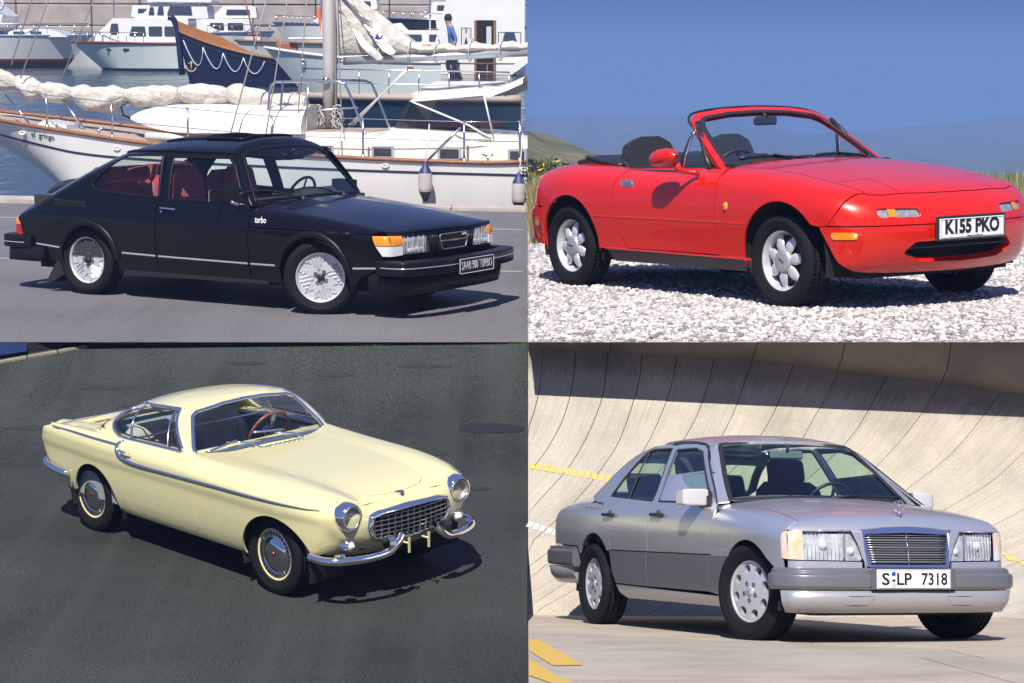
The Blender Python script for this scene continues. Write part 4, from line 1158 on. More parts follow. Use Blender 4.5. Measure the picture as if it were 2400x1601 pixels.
# ------------------------------------------------------------------ the cream coupe on the asphalt lot
def build_volvo():
    pl = PLACES['lot']; cx, cy, yaw = pl['car']
    root = empty('coupe_car', 'lot', (cx, cy, 0), yaw, label='pale yellow classic coupe with chrome grille and round headlamps on dark asphalt', cat='car')
    car = Car(root)
    CREAM = mat('cream car paint', (0.66, 0.61, 0.32), 0.30, 0.0, coat=0.8, spec=0.4)
    prof = pchip([(.2, .68), (.27, .745), (.33, .775), (.42, .80), (.55, .818), (.66, .826), (.71, .836), (.78, .838), (.85, .818), (.92, .775)])
    tap = pchip([(-.75, .09), (-.5, .05), (-.2, .03), (.3, .006), (.9, 0), (2.2, 0), (2.6, .012), (2.85, .045), (3.0, .09), (3.2, .18)])
    cc = pchip([(-.75, .76), (-.55, .80), (-.3, .835), (0, .86), (.5, .88), (1.2, .905), (1.6, .898), (2.0, .886), (2.5, .866), (2.8, .838), (3.0, .80), (3.12, .762), (3.2, .715), (3.26, .66)])
    rr = pchip([(-.75, .82), (-.55, .858), (-.3, .872), (-.05, .884), (.3, .892), (.6, .902), (1.2, .915), (1.6, .902), (2.0, .894), (2.4, .890), (2.7, .872), (2.9, .848), (3.05, .815), (3.2, .76)])
    ry = pchip([(-.7, .74), (.3, .76), (1.2, .72), (1.8, .66), (2.4, .63), (3.2, .58)])
    rs = pchip([(-.7, .07), (.6, .08), (1.5, .12), (3.2, .15)])
    kk = pchip([(-.7, .035), (.5, .05), (1.3, .10), (2, .14), (3.2, .14)])
    nz = pchip([(.2, .42), (.3, .25), (.38, .13), (.45, .06), (.55, .01), (.62, 0), (.7, .01), (.8, .08)])
    def xf(y, z): return 3.235 - .30 * y * y - nz(z)
    tz = pchip([(.2, .42), (.30, .34), (.36, .27), (.49, .12), (.6, .04), (.69, 0), (.72, .01), (.85, .055)])
    def xr(y, z): return -.79 + .20 * y * y + tz(z)
    def F(x, y, z):
        t = cc(x) + (rr(x) - cc(x)) * np.exp(-((y - ry(x)) / rs(x)) ** 2)
        f = smax(y - (prof(z) - tap(x)), z - t, kk(x))
        f = smax(f, x - xf(y, z), .10)
        nac = smax(np.sqrt((y - .555) ** 2 + (z - .705) ** 2 + 1e-9) - .118, x - 3.085, .02)      # lamp nacelle
        f = -smax(-f, -nac, .10)
        return smax(f, xr(y, z) - x, .05)
    ys = lambda x: prof(np.full_like(x, .82)) - tap(x)
    # --- cabin
    gp = pchip([(.84, .765), (.9, .735), (1.0, .69), (1.1, .63), (1.2, .545), (1.3, .43)])
    rc = pchip([(-.55, .72), (-.35, .80), (-.17, .885), (.1, 1.03), (.3, 1.115), (.55, 1.195), (.8, 1.238), (1.0, 1.250), (1.15, 1.240), (1.3, 1.20), (1.5, 1.1)])
    gt = pchip([(-.4, .10), (0, .03), (.4, 0), (1.5, 0)])
    def xw(y, z): return 1.54 - 1.0 * (z - .870) - .22 * y * y
    def G(x, y, z):
        f = smax(y - (gp(z) - gt(x)), z - (rc(x) - .075 * (y / .55) ** 2.4), .07)
        return smax(f, x - xw(y, z), .05)
    # --- junctions
    yc, x_c = .60, 2.985
    ex = float(ys(np.array([x_c]))[0]) - .05 - yc
    dj = pchip([(-.7, .018), (.5, .022), (1.3, .045), (2, .055), (3.2, .055)])
    yj = lambda x: ys(x) - dj(x) - (ex + .05 - float(dj(x_c))) * np.clip((x - 2.5) / (x_c - 2.5), 0, 1) ** 2
    Jz = lambda x: [(float(a), float(q)) for a, b, q in lift(F, 'z', np.stack([x, yj(x)], 1))]
    Jp = lambda x: list(zip(np.asarray(x).tolist(), yj(np.asarray(x)).tolist()))
    xn = lambda y: x_c + (3.135 - x_c) * (1 - (abs(y) / yc) ** 2.0)
    tf = [(float(xn(y)), float(y)) for y in np.linspace(0, yc, 46)]
    ft = [(float(b), float(z)) for a, b, z in lift(F, 'z', tf)]
    sfx = lambda z0, z1, n=26: [(float(a), float(z)) for a, b, z in lift(F, 'f', [(yc, z) for z in np.linspace(z0, z1, n)])]
    yr_ = .60
    # --- body shell
    arch_r = arc(.175, .300, .325, 172, -5, 30); arch_f = arc(2.55, .285, .395, 183, 12, 30, .365)
    door_hole = [(.628, .884), (.612, .80), (.612, .60), (.66, .41), (.76, .312), (.95, .292), (1.50, .300), (1.59, .335), (1.612, .375), (1.578, .59), (1.546, .75), (1.508, .86), (1.425, .912)]
    xb = np.linspace(-.49, 2.985, 180)
    zsill = [(2.14, .276), (.53, .272)]
    side = Jz(xb) + sfx(ft[-1][1], .40)[1:] + [(2.99, .425), (2.955, .40)] + arch_f[::-1] + zsill + arch_r[::-1] + [(-.16, .335), (-.24, .337)]
    rz = [(float(a), float(z)) for a, b, z in lift(F, 'r', [(yr_, z) for z in np.linspace(.36, .79, 12)])]
    side = side + rz
    belt_in = pchip([(-.5, .60), (.0, .62), (.5, .66), (1.3, .66), (1.45, .60)])
    cowl = [(1.60, 0), (1.585, .25), (1.54, .42), (1.485, .55), (1.44, .62), (1.38, .665)]
    topout = Jp(xb[xb >= 1.30])
    hood = mir([(1.66, 0), (1.66, .34), (1.685, .395), (1.75, .41), (2.4, .40), (2.85, .365), (2.97, .335), (3.035, .25), (3.06, .12), (3.065, 0)])
    top = mir(cowl + [(float(xb[xb >= 1.30][0]), .69)] + topout + tf[::-1][1:])
    car_top = (F, 'z', [top, hood])
    grille = rounded([(.415, .60), (.39, .69), (.30, .712), (0, .722), (-.30, .712), (-.39, .69), (-.415, .60), (-.37, .51), (-.25, .465), (0, .452), (.25, .465), (.37, .51)], .04)
    nose = mirf([(0, .36), (.40, .37), (yc, .40)] + [(yc, q[1]) for q in sfx(ft[-1][1], .40)[::-1][1:-1]] + ft[::-1])
    deck = [(-.50, float(yj(np.array([-.50]))[0]))] 
    dxs = xb[xb <= xb[xb >= 1.30][0]]
    dk = Jp(dxs) + [(1.30, .66), (1.0, .64), (.5, .60), (.2, .58), (0, .50), (-.10, .40), (-.13, .2), (-.14, 0)]
    # the tail deck as two halves meeting at the middle
    tail_edge = [(float(a), float(b)) for a, b, z in lift(F, 'r', [(y, .80) for y in np.linspace(0, .58, 10)])]
    deck_half = Jp(dxs) + [(1.30, .66), (1.0, .64), (.5, .60), (.2, .58), (0, .50), (-.10, .40), (-.13, .2), (-.14, 0)] + [(a + .01, b) for a, b in tail_edge]
    tailf = mirf([(0, .36), (.5, .36), (yr_, .36), (yr_, .45), (yr_, .55), (yr_, .65), (yr_, .72), (yr_, .80), (0, .80)])
    body = car.panel('body_shell', [(F, 'y', [side, door_hole], None, 0.0, 'mirror'), car_top, (F, 'f', [nose, grille]), (F, 'z', [deck_half], None, 0.0, 'mirror'), (F, 'r', [tailf])], CREAM, None, .014, False, step=.03)
    d_in = offset_poly(dense(door_hole, .05), .0035)
    doors = car.panel('door', [(F, 'y', [d_in])], CREAM)
    car.panel('bonnet', [(F, 'z', [offset_poly(dense(hood, .05), .0035)])], CREAM, None, .014, False)
    # --- roof, pillars and windows
    qo = smooth_line([(.40, .94), (.349, .989), (.352, 1.036), (.38, 1.085), (.45, 1.122), (.556, 1.143), (.805, 1.170)], 4) + rounded([(.9, 1.175), (1.05, 1.184), (1.352, .920), (1.2, .914)], [0, .05, .014, 0], 4)[1:] + [(.9, .906), (.632, .898), (.49, .905)]
    qi = offset_poly(qo, .024)
    RWn = (.95, 2.2)
    rx = np.linspace(-.17, 1.06, 64)
    yjr = lambda x: np.interp(x, [-.2, .1, .4, .7, 1.06], [.50, .535, .53, .51, .485])
    Rz = [(float(a), float(q)) for a, b, q in lift(G, 'z', np.stack([rx, yjr(rx)], 1))]
    Rp = list(zip(rx.tolist(), yjr(rx).tolist()))
    hdr = dense_open([(1.06, float(yjr(1.06))), (1.10, .40), (1.14, .2), (1.15, 0)], .02)
    apil = dense_open([(1.09, 1.180), (1.145, 1.140), (1.25, 1.035), (1.375, .912)], .02)
    cs = [(-.10, .870), (.3, .878), (.7, .882), (1.1, .888), (1.385, .893)] + apil[::-1] + Rz[::-1]
    rear_w = mir([(-.02, 0), (-.01, .25), (.02, .40), (.10, .445), (.26, .44), (.33, .40), (.36, .2), (.365, 0)])
    rtop = mir([(-.17, 0), (-.17, .3)] + Rp + hdr[1:])
    wsi = mirf([(0, .905), (.35, .895), (.60, .882), (.655, .90), (.64, .95), (.555, 1.09), (.515, 1.145), (.46, 1.172), (.2, 1.203), (0, 1.210)])
    al = lift(G, 'y', [(1.385, .893)] + apil[::-1])
    hl = lift(G, 'z', hdr)
    wso = mirf([(0, .87), (.35, .862), (.60, .86)] + [(float(b), float(z)) for a, b, z in al] + [(float(b), float(z)) for a, b, z in hl])
    car.panel('roof', [(G, 'z', [rtop, rear_w]), (G, 'y', [cs, qo], None, 0.0, 'mirror'), (G, 'f', [wso, wsi], RWn), (G, 'z', [mir([(1.0, 0), (.98, .46), (1.07, .46), (1.12, .38), (1.16, .15), (1.165, 0)])], None, -.004)], CREAM, None, .02, False, step=.028)
    TINT = glass('coupe glass', (.90, .95, .96))
    car.panel('windscreen', [(G, 'f', [wsi], RWn)], TINT, None, 0, False, off=-.006)
    car.strip('windscreen_trim', G, 'f', wsi + wsi[:1], .032, .012, CHROME, None, False, rng=RWn, step=.02)
    car.panel('rear_window', [(G, 'z', [rear_w])], TINT, None, 0, False, off=-.006)
    car.strip('rear_window_trim', G, 'z', rear_w + rear_w[:1], .022, .010, CHROME, None, False)
    car.panel('side_window', [(G, 'y', [qo])], TINT, None, 0, True, off=-.014)
    car.strip('side_window_trim', G, 'y', qo + qo[:1], .026, .014, CHROME, step=.02)
    qi2 = offset_poly(qo, .03)
    car.strip('side_window_seal', G, 'y', qi2 + qi2[:1], .014, .006, BLACK, step=.02)
    car.strip('window_bar', G, 'y', [(.566, 1.136), (.652, .908)], .022, .012, CHROME)
    car.strip('window_bar', G, 'y', [(1.025, 1.176), (1.150, .920)], .016, .010, CHROME)
    car.strip('belt_trim', F, 'y', [(p[0], p[1] - .006) for p in Jz(np.linspace(-.48, .60, 20))], [.012, .02, .02], .010, CHROME)
    # --- side spear that hooks up behind the door
    spear = smooth_line([(.600, .888), (.575, .862), (.580, .820), (.625, .782), (.72, .757), (.9, .748), (1.15, .752), (1.55, .760), (2.1, .768), (2.7, .770), (3.0, .764)], 8)
    car.strip('side_spear', F, 'y', spear, [.034, .036, .03, .024, .022, .020, .018, .016, .006], .014, CHROME, step=.02)
    for o_, sg in zip(doors, (1, -1)):
        y = float(lift(F, 'y', [(.72, .82)])[0, 1])
        mb = MB(); mb.tube([(.66, sg * (y + .004), .835), (.665, sg * (y + .03), .836), (.72, sg * (y + .034), .833), (.80, sg * (y + .026), .828)], [.012, .012, .010, .006], 8, flat=.7); h = mb.build('door_handle', CHROME, o_)
        mb = MB(); mb.lathe([(0, .012), (.012, .012), (.014, 0)], 12, M=TR(.662, sg * (y + .004), .835) @ (RZ(0) if sg > 0 else RZ(180))); mb.build('door_lock', CHROME, h)
    # --- bonnet vents, badge, script
    for k in range(9):
        y = -.145 + k * .048; z = float(lift(F, 'z', [(1.628, y)])[0, 2])
        mb = MB(); mb.box((1.628, y, z + .003), (.045, .026, .006), M=None, bev=.002); car.fin(mb, 'vent_louvre', DULL_METAL)
    z = float(lift(F, 'z', [(3.085, 0)])[0, 2])
    mb = MB(); mb.prism(rounded([(3.13, 0), (3.115, .02), (3.07, .042), (3.055, .03), (3.055, -.03), (3.07, -.042), (3.115, -.02)], .008), z - .016, z + .010, 'z', M=TR(0, 0, 0)); bd = car.fin(mb, 'bonnet_badge', CHROME)
    mb = MB(); mb.prism(ell(3.08, 0, .018, .022, 16), z + .010, z + .012, 'z'); car.fin(mb, 'badge_centre', mat('badge blue', (.05, .07, .16), .3), bd)
    SCR = mat('script black', (.03, .03, .03), .35, .6)
    yb = float(lift(G, 'y', [(.19, .93)])[0, 1])
    for sg in (-1, 1):
        mb = MB(); q = smooth_line([(.145, .922), (.165, .965), (.170, .900), (.18, .945), (.195, .925), (.205, .94), (.215, .925), (.235, .93), (.262, .926)], 5)
        mb.tube([(float(a), sg * (float(b) + .003), float(c_)) for a, b, c_ in lift(G, 'y', q)], .0028, 5); mb.build('pillar_script', SCR, root)
    # --- headlamps and parking lamps
    for sg in (-1, 1):
        M = TR(3.025, sg * .555, .705) @ RZ(-90 - sg * 3)
        mb = MB(); mb.lathe([(.075, .145), (.086, .150), (.098, .148), (.104, .135), (.109, .10), (.112, .04), (.112, .0)], 40, M=M); hlp = mb.build('headlamp', CHROME, root)
        mb = MB(); mb.lathe([(.012, .04), (.04, .055), (.07, .09), (.088, .135)], 32, M=M); mb.build('reflector', mat('headlamp reflector', (.72, .73, .73), .3, .4, noise=(25, .5, (.42, .42, .42))), hlp)
        mb = MB(); mb.lathe([(0, .170), (.03, .168), (.06, .160), (.087, .143)], 32, M=M); mb.build('lamp_glass', LENS, hlp)
        z0 = .487; x0 = float(lift(F, 'f', [(.56, z0)])[0, 0])
        M = TR(x0 - .03, sg * .56, z0) @ RZ(-90 - sg * 10)
        mb = MB(); mb.lathe([(.032, .075), (.038, .078), (.046, .072), (.052, .05), (.056, .0)], 28, M=M); pk = mb.build('parking_lamp', CHROME, root)
        mb = MB(); mb.lathe([(0, .105), (.012, .104), (.014, .094), (.026, .090), (.036, .074)], 24, M=M); mb.build('lamp_glass', mat('frosted lens', (.70, .72, .68), .08, coat=1), pk)
    # --- egg-crate grille
    gx = lambda y, z: float(xf(np.array(abs(y)), np.array(z)))
    G_o = offset_poly(grille, -.004)
    mb = MB(); gp_ = dense(G_o, .02)
    g = []
    T_ = np.array(gp_)
    for (a, b), (u, v), (p_, q_) in zip(gp_, offset_poly(gp_, .022), offset_poly(gp_, .040)):
        g.append([(gx(a, b) - .02, a, b), (gx(a, b) + .022, a, b), (gx(a, b) + .034, (a + u) / 2, (b + v) / 2), (gx(u, v) + .030, u, v), (gx(u, v) - .0, p_ * .5 + u * .5, q_ * .5 + v * .5), (gx(u, v) - .05, p_ * .5 + u * .5, q_ * .5 + v * .5)])
    g.append(g[0]); mb.sheet(g, True, False); gs = car.fin(mb, 'grille_surround', CHROME, None, False, False)
    inner = offset_poly(gp_, .028); ia = np.array(inner)
    BAR = mat('grille bar', (.40, .41, .42), .35, .85)
    for k in range(7):
        zb = .475 + k * .034
        cr = sorted([ia[i, 0] + (zb - ia[i, 1]) / (ia[(i + 1) % len(ia), 1] - ia[i, 1]) * (ia[(i + 1) % len(ia), 0] - ia[i, 0]) for i in range(len(ia)) if (ia[i, 1] - zb) * (ia[(i + 1) % len(ia), 1] - zb) < 0])
        if len(cr) < 2: continue
        yy = np.linspace(cr[0], cr[-1], 14)
        mb = MB(); mb.sheet([[(gx(y, zb) + .012, y, zb) for y in yy], [(gx(y, zb) - .045, y, zb - .004) for y in yy], [(gx(y, zb) - .045, y, zb - .008) for y in yy], [(gx(y, zb) + .012, y, zb - .005) for y in yy], [(gx(y, zb) + .012, y, zb) for y in yy]], False); car.fin(mb, 'grille_bar', BAR, gs)
    for k in range(13):
        y = -.36 + k * .06
        cr = sorted([ia[i, 1] + (y - ia[i, 0]) / (ia[(i + 1) % len(ia), 0] - ia[i, 0]) * (ia[(i + 1) % len(ia), 1] - ia[i, 1]) for i in range(len(ia)) if (ia[i, 0] - y) * (ia[(i + 1) % len(ia), 0] - y) < 0])
        if len(cr) < 2: continue
        mb = MB(); mb.box((gx(y, .6) - .016, y, (cr[0] + cr[-1]) / 2), (.05, .004, cr[-1] - cr[0])); car.fin(mb, 'grille_bar', BAR, gs)
    mb = MB(); mb.box((3.10, 0, .59), (.02, .86, .34)); car.fin(mb, 'grille_shadow', VOID, gs)
    # --- cow-horn bumpers
    hn = smooth_line([(2.93, .765, .405), (3.05, .757, .402), (3.155, .69, .400), (3.225, .57, .400), (3.265, .43, .402), (3.29, .31, .418), (3.30, .225, .468), (3.29, .165, .52)], 8)
    P = np.array(hn); T = np.gradient(P, axis=0); T /= np.linalg.norm(T, axis=1, keepdims=True)
    mb = MB(); g = []
    for i in range(len(P)):
        t = T[i]; up = np.array((0, 0, 1.)); o_ = np.cross(up, t); o_ /= np.linalg.norm(o_); o_ = -o_ if o_[0] * P[i][0] + o_[1] * P[i][1] < 0 else o_
        b = np.cross(t, o_); b = b if b[2] > 0 else -b
        if abs(t[2]) > .3: pass
        g.append([tuple(P[i] + o_ * a * .024 + b * c_ * .032) for a, c_ in [(-1, .8), (-.2, 1.0), (.6, .8), (1, .25), (1, -.25), (.6, -.8), (-.2, -1), (-1, -.8)]])
    mb.sheet(g, True, True); mb.add(g[0], [tuple(range(8))]); mb.add(g[-1], [tuple(range(8))])
    bm = car.fin(mb, 'bumper', CHROME, None, True)
    for o_, sg in zip(bm, (1, -1)):
        mb = MB(); mb.prism(rounded([(3.23, .46), (3.31, .415), (3.32, .51), (3.29, .535), (3.24, .53)], .015), sg * .255, sg * .315, 'y'); mb.build('bumper_guard', CHROME if sg < 0 else BLACK, o_)  # far guard coloured black: the shade on it is put into the colour
        mb = MB(); mb.lathe([(0, .015), (.03, .013), (.045, .0)], 20, M=TR(3.14, sg * .65, .432) @ RX(90)); mb.build('bumper_dome', CHROME, o_)
    for sg in (-1, 1):
        mb = MB(); mb.box((3.29, sg * .10, .43), (.008, .018, .12)); mb.tube([(3.15, sg * .10, .44), (3.29, sg * .10, .44)], .008, 6); car.fin(mb, 'plate_bracket', CREAM)
    rbp = smooth_line([(-.20, .80, .465), (-.38, .82, .49), (-.54, .80, .512), (-.66, .66, .515), (-.74, .4, .515)], 6)
    P = np.array(rbp); mb = MB(); mb.tube(rbp, [.012] + [.03] * (len(rbp) - 2) + [.03], 10, flat=1.2); mb2 = car.fin(mb, 'bumper', CHROME, None, True)
    car.panel('tail_light', [(F, 'r', [ell(.60, .705, .04, .03)])], RED_LENS, None, .004, True, off=.02, step=.02)
    # --- wipers
    for y0, y1 in ((-.15, -.60), (.30, -.12)):
        mb = MB(); X = lambda y, z: float(xw(np.array(abs(y)), np.array(z))) + .02
        ay = np.linspace(y1 + .02, y1 + .32, 6); zz = np.linspace(.905, .955, 6) if y0 < 0 else np.linspace(.985, .962, 6)
        mb.tube([(X(a, z), a, z) for a, z in zip(ay, zz)], .009, 6)
        mb.tube([(X(y0, .905) + .07, y0, .898), (X(y0, .92) + .02, y0 - .04, .93), (X((y0 + y1) / 2, .955) + .006, (y0 + y1) / 2, .955)], .006, 6)
        mb.lathe([(0, .02), (.012, .018), (.018, 0)], 12, M=TR(X(y0, .905) + .07, y0, .884) @ RX(90)); car.fin(mb, 'wiper', CHROME)
    # --- cabin
    BEIGE = mat('beige leather', (.55, .51, .38), .55, noise=(6, .25)); GREY = mat('grey leather', (.26, .29, .29), .6)
    mb = MB(); mb.box((.55, 0, .30), (2.0, 1.3, .05)); mb.box((1.50, 0, .58), (.05, 1.3, .56)); mb.box((-.15, 0, .60), (.05, 1.2, .5)); mb.box((-.02, 0, .835), (.40, 1.15, .02))
    for sg in (-1, 1): mb.box((.6, sg * .69, .58), (1.7, .04, .56))
    car.fin(mb, 'cabin_trim', GREY)
    mb = MB(); mb.prism(rounded([(1.20, .66), (1.22, .84), (1.30, .885), (1.48, .875), (1.5, .62)], .03), -.62, .62, 'y'); dash = car.fin(mb, 'dashboard', mat('dash top', (.42, .40, .28), .5))
    for sg in (-1, 1):
        seat(root, 'front_seat', TR(.72, sg * .33, .30), BEIGE, .50, None, .52, 20)
    mb = MB(); mb.prism(rounded([(-.12, .45), (-.08, .80), (.02, .86), (.10, .82), (.12, .55), (.35, .50), (.35, .40), (-.1, .4)], .04), -.55, .55, 'y'); car.fin(mb, 'rear_bench', GREY)
    WOODR = mat('wooden steering rim', (.30, .07, .035), .3, coat=.6)
    sw = steering_wheel(root, TR(1.10, .33, .86) @ RY(26), WOODR, DULL_METAL, .195, ((90, .06), (-90, .06)))
    liner(car, .17, .30, .37, .42, .77); liner(car, 2.52, .29, .40, .42, .76)
    mb = MB(); mb.box((1.2, 0, .29), (3.0, 1.2, .10)); mb.box((1.33, 0, .28), (1.5, 1.42, .05)); mb.box((2.6, 0, .42), (.7, .9, .3)); mb.box((.70, 0, .45), (.35, 1.5, .34)); mb.box((1.85, 0, .45), (.35, 1.5, .34)); car.fin(mb, 'underbody', VOID)
    # --- wheels
    def rim(parent):
        mb = MB(); r = .205
        mb.lathe([(r - .025, -.05), (r - .008, -.066), (r + .004, -.066), (r + .006, -.058), (r - .004, -.04), (r - .015, .08)], 48)
        w = mb.build('wheel', mat('wheel cream', (.72, .64, .33), .4, coat=.4), parent)
        mb = MB(); mb.lathe([(0, -.082), (.06, -.080), (.10, -.072), (.13, -.058), (.140, -.050), (.150, -.058), (.180, -.064), (r - .018, -.06), (r - .022, -.045)], 48); hc = mb.build('hub_cap', mat('dark chrome', (.62, .63, .65), .05, 1.0), w)
        mb = MB()
        mb.lathe([(.152, -.0605), (.178, -.0655)], 48); mb.build('cap_band', BLACK, hc, False)
        for k in range(30):
            m2 = MB(); m2.box((0, -.0655, .165), (.012, .004, .024), M=RY(12 * k)); m2.build('cap_fin', CHROME, hc)
        mb = MB(); mb.prism(ell(0, 0, .020, .024, 16), -.085, -.0815, 'y'); mb.build('cap_badge_or_reflection', mat('reflection red', (.16, .012, .014), .3, coat=.5), hc)  # red disc paints a reflection onto the middle of the cap
        tyre_mesh(.315, r, .165, 72).build('tyre', RUBBER, w, fix=False)
        return w
    wheel_set(car, 2.45, .645, .64, .313, rim, 0)
    return root
# ------------------------------------------------------------------ the silver saloon on the banked test track
def build_merc():
    pl = PLACES['track']; cx, cy, yaw = pl['car']
    root = empty('saloon_car', 'track', (cx, cy, 0), yaw, label='silver four-door saloon with darker grey side cladding on the banked concrete track', cat='car')
    rake = lambda P: P - np.stack([0 * P[:, 0], 0 * P[:, 0], .015 * (P[:, 0] - 1.2)], 1)
    car = Car(root, rake)
    SILVER = mat('silver metallic paint', (0.72, 0.725, 0.735), 0.30, 0.78, coat=0.35)
    CLAD = mat('grey cladding', (0.19, 0.187, 0.20), 0.36, 0.45, coat=0.4)
    LOWER = mat('silver bumper skin', (0.40, 0.40, 0.41), 0.38, 0.45, coat=0.4)
    prof = pchip([(.18, .76), (.22, .80), (.3, .838), (.42, .852), (.56, .853), (.7, .856), (.8, .846), (.87, .825), (.93, .792), (1.0, .752), (1.1, .704), (1.2, .654), (1.3, .60), (1.36, .565), (1.45, .50)])
    tap = pchip([(-1.2, .13), (-.9, .06), (-.5, .02), (0, 0), (2.6, 0), (3.0, .012), (3.25, .05), (3.4, .10), (3.55, .18)])
    tc = pchip([(-1.25, .86), (-1.12, .93), (-1.0, .975), (-.7, 1.015), (-.3, 1.035), (.2, 1.035), (2.0, 1.0), (2.15, .972), (2.4, .958), (2.7, .938), (3.0, .908), (3.25, .868), (3.4, .826), (3.47, .785), (3.52, .72)])
    def zt(x, y):
        ridge = np.where(x > 1.5, -.014 * np.exp(-((y) / .25) ** 2) * 0, 0)
        return tc(x) - np.where(x > 1.5, .048, .055) * (y / .66) ** 2.6 + ridge
    def xf(y, z): return 3.475 - .20 * y * y - np.clip((z - .74), 0, 1) * .5
    def xr(y, z): return -1.13 + .22 * y * y - .06 * (z - .8)
    def F(x, y, z):
        f = smax(y - (prof(z) - tap(x)), z - zt(x, y), .10)
        f = smax(f, x - xf(y, z), .07)
        return smax(f, xr(y, z) - x, .08)
    def C(x, y, z): return y - (prof(z) - tap(x) + .012)
    rc = pchip([(-.3, 1.05), (-.1, 1.16), (.1, 1.275), (.3, 1.358), (.5, 1.40), (.75, 1.428), (1.1, 1.438), (1.4, 1.430), (1.65, 1.405), (1.85, 1.36)])
    def xw(y, z): return 2.40 - 1.42 * (z - .926) - .26 * y * y
    def xb(y, z): return -.31 + 1.25 * (z - 1.0) + .25 * y * y
    def Gs(x, y, z): return smax(y - (prof(z) - tap(x)), z - (rc(x) - .055 * (y / .56) ** 2.6), .06)
    def G(x, y, z): return smax(smax(Gs(x, y, z), x - xw(y, z), .04), xb(y, z) - x, .05)
    # --- doors (window frames stand above the belt)
    ZS = .572
    RB = [(1.090, 1.352), (1.155, 1.14), (1.212, .93), (1.205, .84), (1.215, ZS)]          # line between the doors
    fd_front = [(2.295, ZS), (2.335, .75), (2.338, .875), (2.30, .925), (1.95, 1.147), (1.72, 1.300), (1.62, 1.335), (1.45, 1.352)]
    sh = lambda L, dx: [(x + dx, z) for x, z in L]
    fwin = rounded([(1.155, 1.318), (1.50, 1.318), (1.66, 1.285), (1.70, 1.255), (1.98, 1.068), (2.21, .920), (1.275, .935), (1.215, 1.14)], [.02, .02, .03, .02, .01, .01, .02, .0])
    rwin = rounded([(.262, .985), (.374, 1.125), (.483, 1.228), (.590, 1.315), (.70, 1.335), (1.055, 1.330), (1.115, 1.14), (1.165, .940)], [.01, 0, .02, .04, .03, .02, 0, .02])
    rd_rear = [(.215, 1.0), (.30, 1.135), (.41, 1.262), (.52, 1.338), (.62, 1.362), (.75, 1.366)]
    rd_low = [(.478, ZS), (.455, .655), (.395, .70), (.30, .775), (.262, .83), (.248, .90), (.215, .985)]
    fdoor = fd_front + [(1.20, 1.360)] + sh(RB, .006)
    rdoor = rd_low + rd_rear + [(.9, 1.366)] + sh(RB, -.006)
    fdoors = car.panel('front_door', [(Gs, 'y', [fdoor, fwin])], SILVER)
    rdoors = car.panel('rear_door', [(Gs, 'y', [rdoor, rwin])], SILVER)
    TINT = glass('green saloon glass', (.72, .88, .78))
    for ds, wn_ in ((fdoors, fwin), (rdoors, rwin)):
        for d_, o_ in zip(ds, car.panel('side_window', [(Gs, 'y', [wn_])], TINT, None, 0, True, off=-.008)): o_.parent = d_
    for w_ in (fwin, rwin): car.strip('window_seal', Gs, 'y', w_ + w_[:1], .016, .004, BLACK, step=.025)
    car.strip('window_bar', Gs, 'y', [(.622, 1.322), (.645, .965)], .026, .004, BLACK)
    # cladding on the doors
    fc = [(2.292, .564), (2.285, .32), (1.222, .318), (1.212, .564)]
    rcl = [(1.200, .564), (1.210, .318), (.595, .322), (.540, .41), (.482, .564)]
    for ds, pl_ in ((fdoors, fc), (rdoors, rcl)):
        for d_, o_ in zip(ds, car.panel('door_cladding', [(C, 'y', [pl_])], CLAD)): o_.parent = d_
    # --- front wing
    yc, x_c = .70, 3.36
    dj = .05
    ys = lambda x: prof(np.full_like(x, .86)) - tap(x)
    ex = float(ys(np.array([x_c]))[0]) - dj - yc
    yj = lambda x: ys(x) - dj - ex * np.clip((x - 2.9) / (x_c - 2.9), 0, 1) ** 2
    Jz = lambda x: [(float(a), float(q)) for a, b, q in lift(F, 'z', np.stack([x, yj(x)], 1))]
    Jp = lambda x: list(zip(np.asarray(x).tolist(), yj(np.asarray(x)).tolist()))
    arch_r = arc(.115, .335, .362, 147, 39, 24); arch_f = arc(2.86, .318, .358, 145, 44, 24)
    xs = np.linspace(2.345, 3.30, 30)
    lampz = (.555, .745)
    xt = np.linspace(2.10, 3.30, 64)
    wing = [(2.303, ZS), (2.343, .75), (2.346, .868), (2.325, .905), (2.29, .915), (2.10, .918)] + Jz(xt) + [(3.305, .745), (3.275, .70), (3.27, .60), (3.285, .545), (3.29, .50), (3.22, .498)] + [(x, z) for x, z in arch_f[::-1]]
    hy = pchip([(2.1, .665), (2.7, .672), (3.2, .695), (3.4, .70)])
    xt = np.linspace(2.10, 3.30, 64)
    top = Jp(xt) + [(float(a), float(hy(a))) for a in np.linspace(3.30, 2.10, 22)]
    car.panel('front_wing', [(F, 'y', [wing]), (F, 'z', [top]), (F, 'z', [[(2.06, .64), (2.36, .64), (2.36, .785), (2.06, .785)]], None, -.006)], SILVER)
    car.panel('wing_cladding', [(C, 'y', [[(2.300, .564), (2.293, .32), (2.50, .30), (2.515, .42), (2.562, .54), (2.578, .564)]])], CLAD)
    # --- rear quarter with the C-pillar
    xs = np.linspace(-.16, -.98, 24)
    qz = Jz(xs)
    cp = lift(G, 'y', [(-.06, 1.062)])
    quarter = [(.470, ZS), (.447, .655), (.388, .70), (.293, .775), (.255, .83), (.240, .90), (.206, .995), (.292, 1.14), (.40, 1.268), (.51, 1.345), (.60, 1.366)] 
    roofline = [(.60, 1.374), (.50, 1.366), (.38, 1.330), (.26, 1.265), (.12, 1.165), (-.02, 1.055), (-.10, 1.01)]
    lower_q = [(-.98, .86), (-1.0, .80), (-1.0, .60), (-.27, .592)] + arch_r[::-1][::-1]
    q2 = quarter + roofline[1:]
